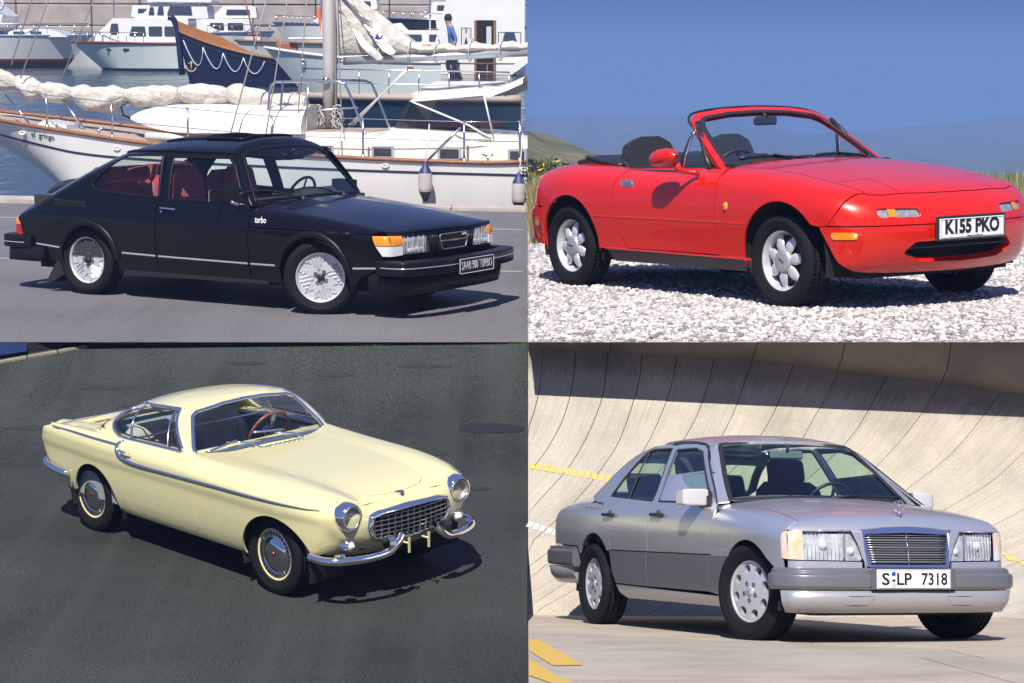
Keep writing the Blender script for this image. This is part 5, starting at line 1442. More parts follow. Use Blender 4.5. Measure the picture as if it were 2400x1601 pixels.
    qside = quarter + roofline + qz + [(-1.00, .80), (-1.0, .70), (-.985, .60), (-.25, .592)] + arch_r
    car.panel('rear_wing', [(Gs, 'y', [quarter + roofline[1:] + [(-.15, .992), (-.05, .95), (.2, .93)]]), (F, 'y', [qz[:1] + qz + [(-1.00, .80), (-1.0, .70), (-.985, .60), (-.25, .592)] + arch_r + [(.470, ZS), (.447, .655), (.388, .70), (.293, .775), (.255, .83), (.240, .90), (.10, .96)]]), (F, 'z', [Jp(xs) + [(-.98, .655), (-.18, .66)]])], SILVER)
    # --- boot lid and tail
    bl = mir([(-1.075, 0), (-1.06, .30), (-1.02, .52), (-.975, .648), (-.30, .652), (-.27, .60), (-.25, .3), (-.245, 0)])
    car.panel('boot_lid', [(F, 'z', [bl])], SILVER, None, .014, False)
    car.panel('tail_panel', [(F, 'r', [mirf([(0, .56), (.70, .57), (.70, .84), (.62, .90), (0, .925)])])], SILVER, None, .014, False)
    car.panel('tail_light', [(F, 'r', [rounded([(.38, .62), (.695, .62), (.695, .83), (.40, .83)], .02)])], RED_LENS, None, .01, True, off=.008)
    car.panel('tail_light', [(F, 'y', [[(-1.00, .62), (-1.00, .83), (-.975, .82), (-.965, .70), (-.965, .62)]])], RED_LENS, None, .01, True, off=.006, step=.02)
    # --- bonnet
    bh = [(2.18, 0), (2.17, .35), (2.13, .55), (2.12, .655)] + [(float(a), float(hy(a)) - .006) for a in np.linspace(2.2, 3.29, 16)] + [(3.33, .64), (3.365, .45), (3.385, .365)]
    grill_top = [(3.41, .345), (3.432, .18), (3.44, 0)]
    he = dense_open([(3.29, float(hy(3.29)) - .006), (3.33, .64), (3.365, .45), (3.385, .365)] + grill_top, .02)
    ft = [(float(b), float(z)) for a, b, z in lift(F, 'z', he)]
    lip = mirf([(0, .772), (.17, .767), (.325, .752), (.345, .748), (.688, .746)] + ft)
    bonnet = car.panel('bonnet', [(F, 'z', [mir(bh[:-3] + he[1:])]), (F, 'f', [lip], (2.6, 4.2))], SILVER, None, .02, False, step=.03)
    # --- roof with gutters
    re = lift(Gs, 'y', [(.20, 1.245), (.26, 1.282), (.38, 1.342), (.50, 1.374), (.62, 1.386), (.9, 1.39), (1.2, 1.385), (1.45, 1.372), (1.60, 1.352), (1.70, 1.325)])
    edge = [(float(a), float(b)) for a, b, c_ in re]
    hd = [(1.735, .48), (1.775, .25), (1.785, 0)]
    rr_ = [(.075, 0), (.10, .25), (.15, .45)]
    car.panel('roof', [(Gs, 'z', [mir(rr_ + edge + hd)])], SILVER, None, .025, False)
    # --- windscreen, pillars, rear window
    RW = (1.2, 2.9)
    ws_h = [(0, .968), (.40, .955), (.672, .938), (.635, 1.05), (.60, 1.14), (.522, 1.315), (.50, 1.342), (.25, 1.368), (0, 1.376)]
    ws = mirf(ws_h)
    car.panel('windscreen', [(G, 'f', [ws], RW)], glass('green windscreen', (.76, .90, .82)), None, 0, False, off=-.006)
    car.strip('windscreen_seal', G, 'f', ws + ws[:1], .036, .008, BLACK, None, False, rng=RW)
    dl = lift(Gs, 'y', [(2.32, .92), (1.958, 1.152), (1.728, 1.307), (1.70, 1.325)])
    ap = [(.685, .93), (.645, 1.05), (.61, 1.14), (.530, 1.32)] + [(float(b), float(c_)) for a, b, c_ in dl[::-1]]
    car.panel('windscreen_pillar', [(G, 'f', [ap], RW)], SILVER)
    car.strip('pillar_trim', Gs, 'y', [(2.312, .918), (1.952, 1.150), (1.724, 1.304), (1.62, 1.342), (1.45, 1.360)], .014, .006, BLACK)
    rw_ = mirf([(0, 1.03), (.55, 1.03), (.60, 1.06), (.53, 1.28), (.49, 1.32), (0, 1.335)])
    car.panel('rear_window', [(G, 'r', [rw_], (-.6, .9))], TINT, None, 0, False, off=-.004)
    cpn = mirf([(0, 1.005), (.62, 1.005), (.665, 1.06), (.60, 1.26), (.55, 1.33), (.45, 1.36), (0, 1.372)])
    car.panel('rear_pillar', [(G, 'r', [cpn, rw_], (-.6, .9))], SILVER, None, .014, False)
    # --- scuttle
    mb = MB(); mb.prism([(2.12, .69), (2.17, .35), (2.18, 0), (2.17, -.35), (2.12, -.69), (2.22, -.68), (2.36, 0), (2.22, .68)], .925, .945, 'z'); 
    car.panel('scuttle', [(F, 'z', [mir([(2.172, 0), (2.16, .35), (2.122, .55), (2.112, .65), (2.12, .69), (2.06, .69), (2.05, .5), (2.08, 0)][::-1])])], SILVER, None, .01, False, off=-.004)
    for y0, xx in ((-.22, 2.255), (.24, 2.255)):
        z = float(lift(F, 'z', [(xx, y0)])[0, 2]); mb = MB(); mb.box((xx, y0, z + .008), (.035, .03, .016), bev=.006); car.fin(mb, 'washer_jet', BLACK)
    mb = MB(); X = lambda y, z: 2.40 - 1.42 * (z - .926) - .26 * y * y + .012
    ay = np.linspace(.10, .66, 10); mb.tube([(X(a, .975) , a, .978) for a in ay], .008, 6); mb.tube([(X(.0, .95) + .03, .02, .965), (X(.35, .99), .38, .99)], .010, 6, flat=.6); car.fin(mb, 'wiper', BLACK)
    # --- lamps
    REFL = mat('saloon reflector', (.80, .82, .84), .25, .25, noise=(16, .5, (.40, .42, .44)))
    lamp = rounded([(.395, .742), (.690, .738), (.690, .556), (.305, .552), (.335, .66)], [.03, .004, .004, .02, .02])
    hl = car.panel('headlight', [(F, 'f', [lamp])], REFL, None, .02, True, off=-.04, step=.02)
    for o_ in hl:
        sg = 1 if o_.data.vertices[0].co.y > 0 else -1
        def plate(poly, off, m_, nm):
            V2, T2 = tri2d([[(a * sg, b) for a, b in poly]], .02); P = lift(F, 'f', V2); P[:, 0] += off
            N = grad(F, P); P = rake(P); ob(nm, mesh_np(nm, P, T2, N), m_, o_)
        plate(lamp, -.003, LENS, 'lamp_glass')
        plate([(.425, .725), (.44, .725), (.44, .57), (.425, .57)], -.010, mat('lamp divider', (.35, .36, .37), .3, .5), 'lamp_divider')
        RIB = mat('lens flute', (.70, .72, .74), .15, .2)
        for yr in (.462, .487, .512, .537, .562, .587, .612, .637, .662):
            mb = MB(); x_ = float(xf(np.array(yr), .65)) - .014; mb.tube([(x_, sg * yr, .575), (x_ - .004, sg * yr, .722)], .0022, 4); car.fin(mb, 'lens_flute', RIB, o_)
        mb = MB(); mb.lathe([(0, .03), (.018, .026), (.03, .008), (.034, 0)], 18, M=TR(float(xf(np.array(.56), .65)) - .045, sg * .555, .648) @ RZ(-90)); car.fin(mb, 'lamp_bulb', mat('bright bowl', (.85, .86, .88), .22, .35), o_)
        mb = MB(); mb.lathe([(0, .026), (.015, .022), (.026, .006), (.03, 0)], 18, M=TR(float(xf(np.array(.375), .63)) - .045, sg * .375, .612) @ RZ(-90)); car.fin(mb, 'lamp_bulb', mat('bright bowl', (.85, .86, .88), .22, .35), o_)
    fy = .775
    xa = [float(v) for v in lift(F, 'f', [(fy, .735), (fy, .560)])[:, 0]]
    ind_f = [(.697, .738), (fy, .735), (fy, .560), (.697, .556)]
    CLR = mat('clear amber lens', (.66, .67, .68), .10, coat=1.0, noise=(10, .4, (.74, .46, .26)))
    xq = np.clip(np.array(xa), 3.0, 3.4)
    car.panel('indicator', [(F, 'f', [ind_f], (2.9, 4.2)), (F, 'y', [rounded([(3.275, .728), (xa[0], .735), (xa[1], .560), (3.272, .566)], [.02, 0, 0, .02])])], CLR, None, .02, True, step=.02)
    strip_lo = mirf([(.30, .548), (.775, .552), (.775, .505), (.30, .505)])
    car.panel('lamp_apron', [(F, 'f', [[(.322, .546), (.775, .551), (.775, .506), (.322, .506)]])], SILVER)
    car.panel('grille_cheek', [(F, 'f', [[(.330, .750), (.395, .750), (.345, .66), (.306, .548), (.30, .508), (.290, .508), (.320, .742)]])], SILVER, step=.02, off=-.002)
    car.panel('wing_corner', [(F, 'f', [[(.60, .742), (.70, .742), (.765, .738), (.765, .775), (.70, .80), (.60, .81)]], (2.6, 4.2))], SILVER, thick=0, off=-.005, step=.02)
    # --- grille with the star
    gz = [(.322, .742), (.288, .512)]
    go = rounded([(.325, .745), (.17, .763), (0, .768), (-.17, .763), (-.325, .745), (-.288, .512), (.288, .512)], [.03, .0, 0, .0, .03, .02, .02])
    gi = rounded([(.298, .722), (0, .732), (-.298, .722), (-.268, .530), (.268, .530)], [.02, 0, .02, .015, .015])
    def P3(y, z, dx): return (3.475 - .20 * y * y + dx - (z - .512) * .16, y, z)
    mb = MB(); V, T = tri2d([go, gi], .03); n = len(V)
    mb.add([P3(a, b, .015) for a, b in V], T, False)
    for L_, s_ in ((go, 1), (gi, -1)):
        L2 = dense(L_, .03); mb.sheet([[P3(a, b, .015) for a, b in L2 + L2[:1]], [P3(a, b, -.05) for a, b in L2 + L2[:1]]], False)
    gs = car.fin(mb, 'grille', CHROME)
    mb = MB(); mb.add([P3(a, b, -.045) for a, b in go], [tuple(range(len(go)))]); car.fin(mb, 'grille_shadow', VOID, gs)
    SL = mat('grille slat', (.42, .43, .44), .3, .8)
    for k in range(12):
        z = .547 + k * .0153; h_ = .270 + (z - .530) * .155; mb = MB(); thick = .004 if k % 3 else .006
        mb.tube([P3(y, z, -.004 if k % 3 else .003) for y in np.linspace(-h_, h_, 11)], thick / 2, 5, flat=2.0); car.fin(mb, 'grille_slat', SL, gs)
    for k in range(22):
        y = -.262 + k * .025; mb = MB(); mb.tube([P3(y, z, -.016) for z in (.531, .724)], .0018, 4); car.fin(mb, 'grille_rod', mat('dark rod', (.12, .12, .13), .4, .6), gs)
    mb = MB(); mb.tube([P3(0, z, .004) for z in (.53, .73)], .0055, 6); car.fin(mb, 'grille_divider', CHROME, gs)
    # star on the bonnet
    zb_ = float(lift(F, 'z', [(3.36, 0)])[0, 2]); M = TR(3.36, 0, zb_ + .062)
    mb = MB(); mb.tube([(0, .036 * math.cos(t), .036 * math.sin(t)) for t in np.linspace(0, 2 * math.pi, 32, endpoint=False)], .0032, 6, closed=True, M=M)
    for a in (90, 210, 330):
        c_, s_ = math.cos(R_(a)), math.sin(R_(a)); mb.tube([(0, 0, 0), (0, .035 * c_, .035 * s_)], [.006, .002], 6, M=M)
    mb.tube([(3.36, 0, zb_ + .027), (3.36, 0, zb_)], .005, 6); mb.lathe([(0, .008), (.014, .006), (.02, 0)], 14, M=TR(3.36, 0, zb_) @ RX(90)); car.fin(mb, 'bonnet_star', CHROME)
    # --- bumpers
    fp = [(3.235, .860), (3.30, .850), (3.405, .78), (3.465, .66), (3.505, .40), (3.515, 0)]
    up = rounded([(-.10, .372), (-.004, .372), (.014, .395), (.014, .462), (-.012, .478), (-.012, .492), (-.03, .508), (-.10, .508)], [.003, .006, .01, .012, .004, .004, .01, .003], 3)
    bu = car.fin(sweep_band(fp, up), 'bumper', CLAD)
    lo = [(-.10, .228), (-.058, .226), (-.016, .29), (-.002, .366), (-.10, .366)]
    fp2 = [(3.40, .862), (3.33, .866)][::-1] + fp[2:]
    low = sweep_band([(3.325, .832), (3.405, .78), (3.465, .66), (3.505, .40), (3.515, 0)], lo)
    car.fin(low, 'bumper_skin', LOWER, bu)
    car.panel('bumper_side', [(C, 'y', [[(3.250, .500), (3.330, .500), (3.37, .30), (3.40, .232), (3.385, .232), (3.32, .33)]])], CLAD)
    rp_ = [(-.30, .862), (-.80, .855), (-1.05, .80), (-1.16, .65), (-1.21, .35), (-1.22, 0)]
    up2 = rounded([(-.10, .43), (-.004, .43), (.010, .45), (.010, .545), (-.012, .562), (-.012, .58), (-.10, .592)], [.003, .006, .01, .012, .004, .004, .003], 3)
    rb_ = car.fin(sweep_band(rp_, up2), 'bumper', CLAD)
    car.fin(sweep_band([(-.36, .850)] + rp_[1:], [(-.10, .29), (-.07, .285), (-.02, .35), (-.004, .42), (-.10, .42)]), 'bumper_skin', LOWER, rb_)
    for sg in (-1, 1):
        poly = rounded([(.555, .275), (.505, .332), (.255, .332), (.305, .275)], .006) if sg < 0 else rounded([(.555, .275), (.505, .332), (.255, .332), (.305, .275)], .006)
        mb = MB(); pth = [(float(np.interp(y, [0, .40, .66, .78], [3.515, 3.505, 3.465, 3.405])) + float(np.interp(z, [.226, .29, .366], [-.058, -.016, -.002])) + .001, sg * y, z) for y, z in dense(poly, .04)]
        mb.tube(pth, .0025, 4, closed=True); car.fin(mb, 'tow_flap', BLACK, bu)
    # plate
    mb = MB(); mb.box((3.533, 0, .440), (.016, .53, .122), bev=.005); pb = car.fin(mb, 'number_plate', mat('plate white', (.78, .78, .76), .35))
    mb = MB(); mb.box((3.525, 0, .440), (.02, .60, .128), bev=.004); car.fin(mb, 'plate_holder', mat('plate holder', (.16, .16, .17), .4, .5), pb)
    INK = mat('plate black letters', (.012, .012, .012), .4)
    dz = -.015 * (3.53 - 1.2)
    FP = lambda y, z: TR(3.5415, y, z + dz) @ RZ(90) @ RX(90)
    text_obj('S', pb, FP(-.205, .438), .105, INK, .055, bold=.002)
    text_obj('-', pb, FP(-.148, .440), .09, INK, .022, bold=.003)
    text_obj('LP', pb, FP(-.072, .438), .105, INK, .105, bold=.002)
    text_obj('7318', pb, FP(.143, .438), .105, INK, .185, bold=.002)
    mb = MB(); mb.prism([(-.148 + .016 * math.cos(R_(60 * k + 30)), .474 + .016 * math.sin(R_(60 * k + 30))) for k in range(6)], 3.541, 3.5425, 'x'); car.fin(mb, 'plate_seal', mat('seal blue', (.01, .06, .32), .4), pb)
    mb = MB(); mb.prism(ell(-.148, .405, .016, .016, 20), 3.541, 3.5425, 'x'); car.fin(mb, 'plate_seal', mat('seal grey', (.45, .46, .5), .4), pb)
    mb = MB(); mb.tube([(3.5418, a, b) for a, b in rounded([(.258, .385), (.258, .495), (-.258, .495), (-.258, .385)], .008)], .0014, 4, closed=True); car.fin(mb, 'plate_border', INK, pb)
    # --- sills
    car.panel('sill', [(C, 'y', [[(.60, .310), (2.50, .292), (2.51, .225), (.72, .215), (.63, .25)]])], LOWER)
    # --- handles, flap, mirrors
    for ds, x0 in ((fdoors, 1.30), (rdoors, .345)):
        for o_, sg in zip(ds, (1, -1)):
            y = float(lift(Gs, 'y', [(x0 + .09, .838)])[0, 1])
            mb = MB(); mb.box((x0 + .09, sg * (y + .028), .838), (.20, .022, .026), bev=.008); mb.box((x0 + .01, sg * (y + .012), .838), (.03, .03, .024), bev=.006); mb.box((x0 + .17, sg * (y + .012), .838), (.03, .03, .024), bev=.006)
            q = car.fin(mb, 'door_handle', BLACK); q.parent = o_
            mb = MB(); mb.prism(rounded([(x0 + .05, .80), (x0 + .13, .80), (x0 + .13, .872), (x0 + .05, .872)], .02), sg * (y + .0005), sg * (y + .003), 'y'); q2 = car.fin(mb, 'handle_recess', CLAD); q2.parent = o_
    car.strip('fuel_flap_edge', F, 'y', rounded([(-.17, .885), (-.15, .975), (.07, .975), (.10, .885)], .03) + [(-.17, .90)], .006, .0012, CLAD, None, True)
    for sg in (-1, 1):
        mb = MB(); o1 = rounded([(-.085, -.055), (-.08, .052), (.05, .062), (.068, .054), (.068, -.060)], .02)
        g = [[(2.10 + a * k + (t - .1) * -.10, sg * (.80 + t), .955 + c * k) for a, c in o1] for t, k in ((0, .9), (.02, 1), (.145, .96), (.168, .88), (.178, .72))]
        mb.sheet(g, True, True); mb.add(g[0], [tuple(range(len(o1)))]); mb.add(g[-1], [tuple(range(len(o1)))])
        mi = car.fin(mb, 'door_mirror', mat('white mirror cap', (.52, .52, .51), .3, coat=.6)); 
        mb = MB(); mb.prism([(2.04, .885), (2.26, .885), (2.13, 1.01), (2.06, 1.01)], sg * .765, sg * .815, 'y'); car.fin(mb, 'mirror_foot', BLACK, mi)
        mb = MB(); mb.box((2.012, sg * .885, .955), (.006, .14, .085), bev=.002); car.fin(mb, 'mirror_glass', MIRROR, mi)
    # --- cabin
    GREYC = mat('anthracite check cloth', (.035, .037, .043), .9, noise=(60, .4))
    mb = MB(); mb.box((1.0, 0, .33), (2.6, 1.4, .05)); mb.box((2.15, 0, .62), (.05, 1.4, .55)); mb.box((-.02, 0, .62), (.05, 1.3, .6)); mb.box((-.10, 0, .985), (.36, 1.25, .02))
    for sg in (-1, 1): mb.box((1.05, sg * .74, .63), (2.2, .04, .56))
    car.fin(mb, 'cabin_trim', CLOTH_DARK)
    mb = MB(); mb.prism(rounded([(1.80, .70), (1.82, .90), (1.92, .945), (2.25, .935), (2.28, .62)], .04), -.70, .70, 'y'); mb.prism(rounded([(1.72, .86), (1.74, .955), (1.86, .975), (1.98, .93)], .03), .14, .62, 'y'); car.fin(mb, 'dashboard', CLOTH_DARK)
    for sg in (-1, 1):
        seat(root, 'front_seat', TR(1.38, sg * .38, .38), GREYC, .54, 'fixed', .60, 14)
        seat(root, 'rear_seat', TR(.42, sg * .36, .42), GREYC, .60, 'fixed', .50, 22)
    steering_wheel(root, TR(1.70, .38, .885) @ RY(24), BLACK, BLACK, .20)
    mb = MB(); mb.box((1.77, 0, 1.275), (.03, .26, .065), bev=.02); im = car.fin(mb, 'interior_mirror', mat('mirror shell grey', (.16, .18, .19), .5)); mb = MB(); mb.tube([(1.775, 0, 1.29), (1.80, 0, 1.35)], .012, 6); car.fin(mb, 'mirror_stalk', BLACK, im)
    liner(car, .115, .335, .375, .45, .80); liner(car, 2.86, .33, .375, .45, .80)
    mb = MB(); mb.box((1.3, 0, .28), (4.2, 1.3, .14)); mb.box((1.55, 0, .26), (1.7, 1.56, .06)); mb.box((2.85, 0, .42), (.7, .9, .3)); car.fin(mb, 'underbody', VOID)
    # --- wheels
    def rim(parent):
        r = .205; holes = []
        for k in range(8):
            a = R_(45 * k); e = ell(0, .150, .037, .030, 18)
            e = [(x * (1.0 if z < .15 else .86), z) for x, z in e]
            holes.append([(x * math.cos(a) - z * math.sin(a), x * math.sin(a) + z * math.cos(a)) for x, z in e])
        V, T = tri2d([ell(0, 0, r - .016, r - .016, 48)] + holes, .02)
        dome = lambda x, z: -.062 - .010 * math.cos(min(1, math.hypot(x, z) / .19) * 1.5)
        mb = MB(); mb.add([(x, dome(x, z), z) for x, z in V], T, True)
        for h in holes:
            mb.sheet([[(x, dome(x, z), z) for x, z in h + h[:1]], [(x * .98, -.02, z * .98) for x, z in h + h[:1]]])
        mb.lathe([(r - .016, -.0625), (r - .010, -.070), (r + .002, -.072), (r + .005, -.064), (r - .002, -.045), (r - .016, -.02), (r - .02, .08)], 56)
        w = mb.build('wheel', mat('saloon alloy', (.62, .63, .65), .33, .5), parent, False)
        mb = MB(); mb.lathe([(0, .0), (r - .02, .0)], 32); mb.build('brake_disc', VOID, w)
        for k in range(5):
            mb = MB(); mb.lathe([(0, -.068), (.008, -.068), (.009, -.078), (.014, -.076), (.015, -.06)], 12, M=RY(72 * k + 10) @ TR(0, 0, .058)); mb.build('wheel_bolt', ALLOY_DARK, w)
        mb = MB(); mb.lathe([(0, -.076), (.030, -.076), (.034, -.070), (.034, -.06)], 24); hb = mb.build('hub_cap', ALLOY, w)
        mb = MB()
        for a in (90, 210, 330): mb.tube([(0, -.078, 0), (.027 * math.cos(R_(a)), -.077, .027 * math.sin(R_(a)))], [.006, .002], 5)
        mb.tube([(.029 * math.cos(t), -.077, .029 * math.sin(t)) for t in np.linspace(0, 2 * math.pi, 24, endpoint=False)], .002, 4, closed=True); mb.build('cap_star', CHROME, hb)
        tyre_mesh(.318, r, .20).build('tyre', RUBBER, w, fix=False)
        return w
    wheel_set(car, 2.80, .728, .725, .316, rim, 14)
    return root
# ------------------------------------------------------------------ where one ground ends and the next begins
FOC = 4600.0
def bound(place, Y, Z, k=37 / FOC):
    """X of the edge between the left and the right grounds (one upright plane) at a given Y and height."""
    a = np.array(PLACES[place]['A']); n = a.T @ np.array([1.0, 0.0, k]); h = PLACES[place]['h']
    return -(n[1] * Y + n[2] * (Z - h)) / n[0]
def level(place, X, Y, Z):
    """height over the plane on which upper and lower grounds meet."""
    a = np.array(PLACES[place]['A']); q = a @ np.array([X, Y, Z - PLACES[place]['h']])
    return q[1] - (1.5 / FOC) * q[2]
def ground_mat(name, nodes):
    m = bpy.data.materials.new(name); m.use_nodes = True
    nt = m.node_tree; b = nt.nodes['Principled BSDF']
    nodes(nt, b); MATS[name] = m
    return m
def N(nt, t, **k):
    n = nt.nodes.new(t)
    for a, v in k.items():
        if a.startswith('i_'): n.inputs[a[2:].replace('_', ' ')].default_value = v
        else: setattr(n, a, v)
    return n
def ramp(nt, src, stops):
    r = nt.nodes.new('ShaderNodeValToRGB'); e = r.color_ramp.elements
    while len(e) < len(stops): e.new(0.5)
    for q, (p, c) in zip(e, stops): q.position = p; q.color = (*c, 1) if len(c) == 3 else c
    nt.links.new(src, r.inputs[0]); return r.outputs[0]
def mixc(nt, f, a, b, mode='MIX'):
    m = nt.nodes.new('ShaderNodeMix'); m.data_type = 'RGBA'; m.blend_type = mode
    if hasattr(f, 'links') or not isinstance(f, (int, float)): nt.links.new(f, m.inputs['Factor'])
    else: m.inputs['Factor'].default_value = f
    for s_, v in (('A', a), ('B', b)):
        i = [q for q in m.inputs if q.name == s_ and q.type == 'RGBA'][0]
        if isinstance(v, tuple): i.default_value = (*v, 1)
        else: nt.links.new(v, i)
    return [q for q in m.outputs if q.type == 'RGBA'][0]
def asphalt(name, base, var, speck, light, streak=None, bump=.5):
    def f(nt, b):
        tc = N(nt, 'ShaderNodeTexCoord'); co = tc.outputs['Object']
        n1 = N(nt, 'ShaderNodeTexNoise', i_Scale=.45, i_Detail=6.0, i_Roughness=.6); nt.links.new(co, n1.inputs['Vector'])
        n2 = N(nt, 'ShaderNodeTexNoise', i_Scale=70.0, i_Detail=3.0); nt.links.new(co, n2.inputs['Vector'])
        v = N(nt, 'ShaderNodeTexVoronoi', i_Scale=48.0); nt.links.new(co, v.inputs['Vector'])
        big = ramp(nt, n1.outputs['Fac'], [(.32, tuple(c * (1 - var) for c in base)), (.5, base), (.7, tuple(min(1, c * (1 + var)) for c in base))])
        g = ramp(nt, n2.outputs['Fac'], [(.36, (.55, .55, .55)), (.5, (1, 1, 1)), (.66, (1.0 + speck,) * 3)])
        c = mixc(nt, 1.0, big, g, 'MULTIPLY')
        s = ramp(nt, v.outputs['Distance'], [(.0, (1, 1, 1)), (.10, (1, 1, 1)), (.16, (0, 0, 0))])
        rnd = N(nt, 'ShaderNodeMath', operation='GREATER_THAN'); rnd.inputs[1].default_value = .72
        sep = N(nt, 'ShaderNodeSeparateColor'); nt.links.new(v.outputs['Color'], sep.inputs[0]); nt.links.new(sep.outputs[0], rnd.inputs[0])
        mul = N(nt, 'ShaderNodeMath', operation='MULTIPLY'); nt.links.new(s, mul.inputs[0]); nt.links.new(rnd.outputs[0], mul.inputs[1])
        c = mixc(nt, mul.outputs[0], c, light)
        if streak:
            mp = N(nt, 'ShaderNodeMapping'); mp.inputs['Rotation'].default_value = (0, 0, R_(streak[0])); mp.inputs['Scale'].default_value = (2.6, .13, 1); nt.links.new(co, mp.inputs['Vector'])
            n3 = N(nt, 'ShaderNodeTexNoise', i_Scale=1.0, i_Detail=7.0, i_Roughness=.55); nt.links.new(mp.outputs[0], n3.inputs['Vector'])
            st = ramp(nt, n3.outputs['Fac'], [(.46, (0, 0, 0)), (.62, (1, 1, 1))])
            m3 = N(nt, 'ShaderNodeMath', operation='MULTIPLY'); nt.links.new(st, m3.inputs[0]); m3.inputs[1].default_value = streak[1]
            c = mixc(nt, m3.outputs[0], c, streak[2])
        nt.links.new(c, b.inputs['Base Color']); b.inputs['Roughness'].default_value = .82; b.inputs['Specular IOR Level'].default_value = .3
        bp = N(nt, 'ShaderNodeBump'); bp.inputs['Strength'].default_value = bump; bp.inputs['Distance'].default_value = .012
        nt.links.new(n2.outputs['Fac'], bp.inputs['Height']); nt.links.new(bp.outputs[0], b.inputs['Normal'])
    return ground_mat(name, f)

def slab(name, place, rows, mt, under=None, kind='structure'):
    """a ground sheet from rows of points, with a skirt down to `under` below its rim."""
    mb = MB(); mb.sheet(rows, True)
    if under:
        rim = [rows[0][j] for j in range(len(rows[0]))]
        right = [r[-1] for r in rows]; left = [r[0] for r in rows]; back = rows[-1]
        for line in (right, left):
            mb.sheet([line, [(bound(place, y, z - under) - .003 if line is right else x, y, z - under) for x, y, z in line]], False)
    o = mb.build(name, mt, fix=False); put(o, place); return tag(o, kind=kind)

# ================================================================== upper left: the harbour
def build_harbour():
    QA = asphalt('quay asphalt', (.142, .136, .142), .16, .5, (.30, .29, .30), (78, .25, (.19, .185, .19)))
    edge = lambda X: 28.14 + (X + 7.35) * (-1.32 / 7.56)            # near line of the coping
    rows = []
    for t in np.linspace(0, 1, 30):
        row = []
        for u in np.linspace(0, 1, 30):
            y0 = 14.34; xr0 = bound('harbour', y0, 0)
            X = -16 + u * (xr0 + 16); ye = edge(X)
            for _ in range(4):
                Y = y0 + t * (edge(X) - y0); X = -16 + u * (bound('harbour', Y, 0) + 16)
            row.append((X, y0 + t * (edge(X) - y0), 0.0))
        rows.append(row)
    # bring the near rim exactly to the line where the grounds meet
    near = []
    for X, Y, Z in rows[0]:
        lo, hi = 13.0, 16.0
        for _ in range(40):
            m = (lo + hi) / 2
            if level('harbour', X, m, 0) > 0: hi = m
            else: lo = m
        near.append((X, hi, 0.0))
    near[-1] = (bound('harbour', near[-1][1], 0), near[-1][1], 0)
    rows[0] = near
    quay = slab('quay', 'harbour', rows, QA, .6)
    YL = mat('faded yellow line', (.42, .33, .13), .8, noise=(14, .5, (.26, .245, .23)))
    for (x0, y0), (x1, y1), w in (((-5.333, 20.341), (.149, 19.204), .055), ((-6.688, 25.58), (.183, 23.937), .07), ((-5.2, 24.4), (-4.4, 20.2), .05)):
        d = np.array([x1 - x0, y1 - y0]); L = np.linalg.norm(d); d /= L; n = np.array([-d[1], d[0]])
        a = np.array([x0, y0]) - d * (6 if x1 > 0 else 0); b = np.array([x1, y1]) - d * .05
        mb = MB(); mb.add([(*(a + n * w), .004), (*(b + n * w), .004), (*(b - n * w), .004), (*(a - n * w), .004)], [(3, 2, 1, 0)])
        o = mb.build('parking_line', YL); put(o, 'harbour'); tag(o, kind='structure')
    # coping stones
    CO = mat('coping stone', (.50, .44, .39), .85, noise=(5, .28), bump=(30, .4))
    cop = empty('quay_coping', 'harbour', (0, 0, 0), 0, kind='structure')
    xs = np.arange(-15.0, .3, 1.18); rnd = random.Random(4)
    for i, x0 in enumerate(xs):
        x1 = min(x0 + 1.172, bound('harbour', 27.2, 0)); 
        if x1 - x0 < .1: continue
        dz = rnd.uniform(-.006, .006)
        q = [(x0, edge(x0) + .004), (x1, edge(x1) + .004), (x1, edge(x1) + .80 - .02 * (x1 + 7)), (x0, edge(x0) + .80 - .02 * (x0 + 7))]
        mb = MB(); mb.prism(rounded(q, .02, 2), -1.4, .045 + dz, 'z'); o = mb.build('coping_stone', CO, cop)
    # water rising gently with the basin towards the far berths
    def wat(nt, b):
        tc = N(nt, 'ShaderNodeTexCoord'); mp = N(nt, 'ShaderNodeMapping'); mp.inputs['Scale'].default_value = (.7, 2.2, 1); nt.links.new(tc.outputs['Object'], mp.inputs['Vector'])
        n1 = N(nt, 'ShaderNodeTexNoise', i_Scale=1.3, i_Detail=5.0, i_Distortion=.8); nt.links.new(mp.outputs[0], n1.inputs['Vector'])
        b.inputs['Base Color'].default_value = (.045, .07, .09, 1); b.inputs['Roughness'].default_value = .06; b.inputs['Specular IOR Level'].default_value = .7
        bp = N(nt, 'ShaderNodeBump'); bp.inputs['Strength'].default_value = .55; bp.inputs['Distance'].default_value = .12
        nt.links.new(n1.outputs['Fac'], bp.inputs['Height']); nt.links.new(bp.outputs[0], b.inputs['Normal'])
    WM = ground_mat('harbour water', wat)
    wz = pchip([(20, -.95), (31, -.95), (36, -.1), (40, .62), (46, 1.40), (50, 1.75), (54, 1.80), (66, 1.95)])
    rows = [[(-30 + u * (float(bound('harbour', Y, wz(Y))) + 29.95), Y, float(wz(Y))) for u in np.linspace(0, 1, 6)] for Y in (26.5, 29, 31, 33, 36, 38, 40, 43, 46, 48, 50, 52, 58, 66)]
    mb = MB(); mb.sheet(rows, True); w = mb.build('water', WM, fix=False); put(w, 'harbour'); tag(w, kind='structure')
    return wz

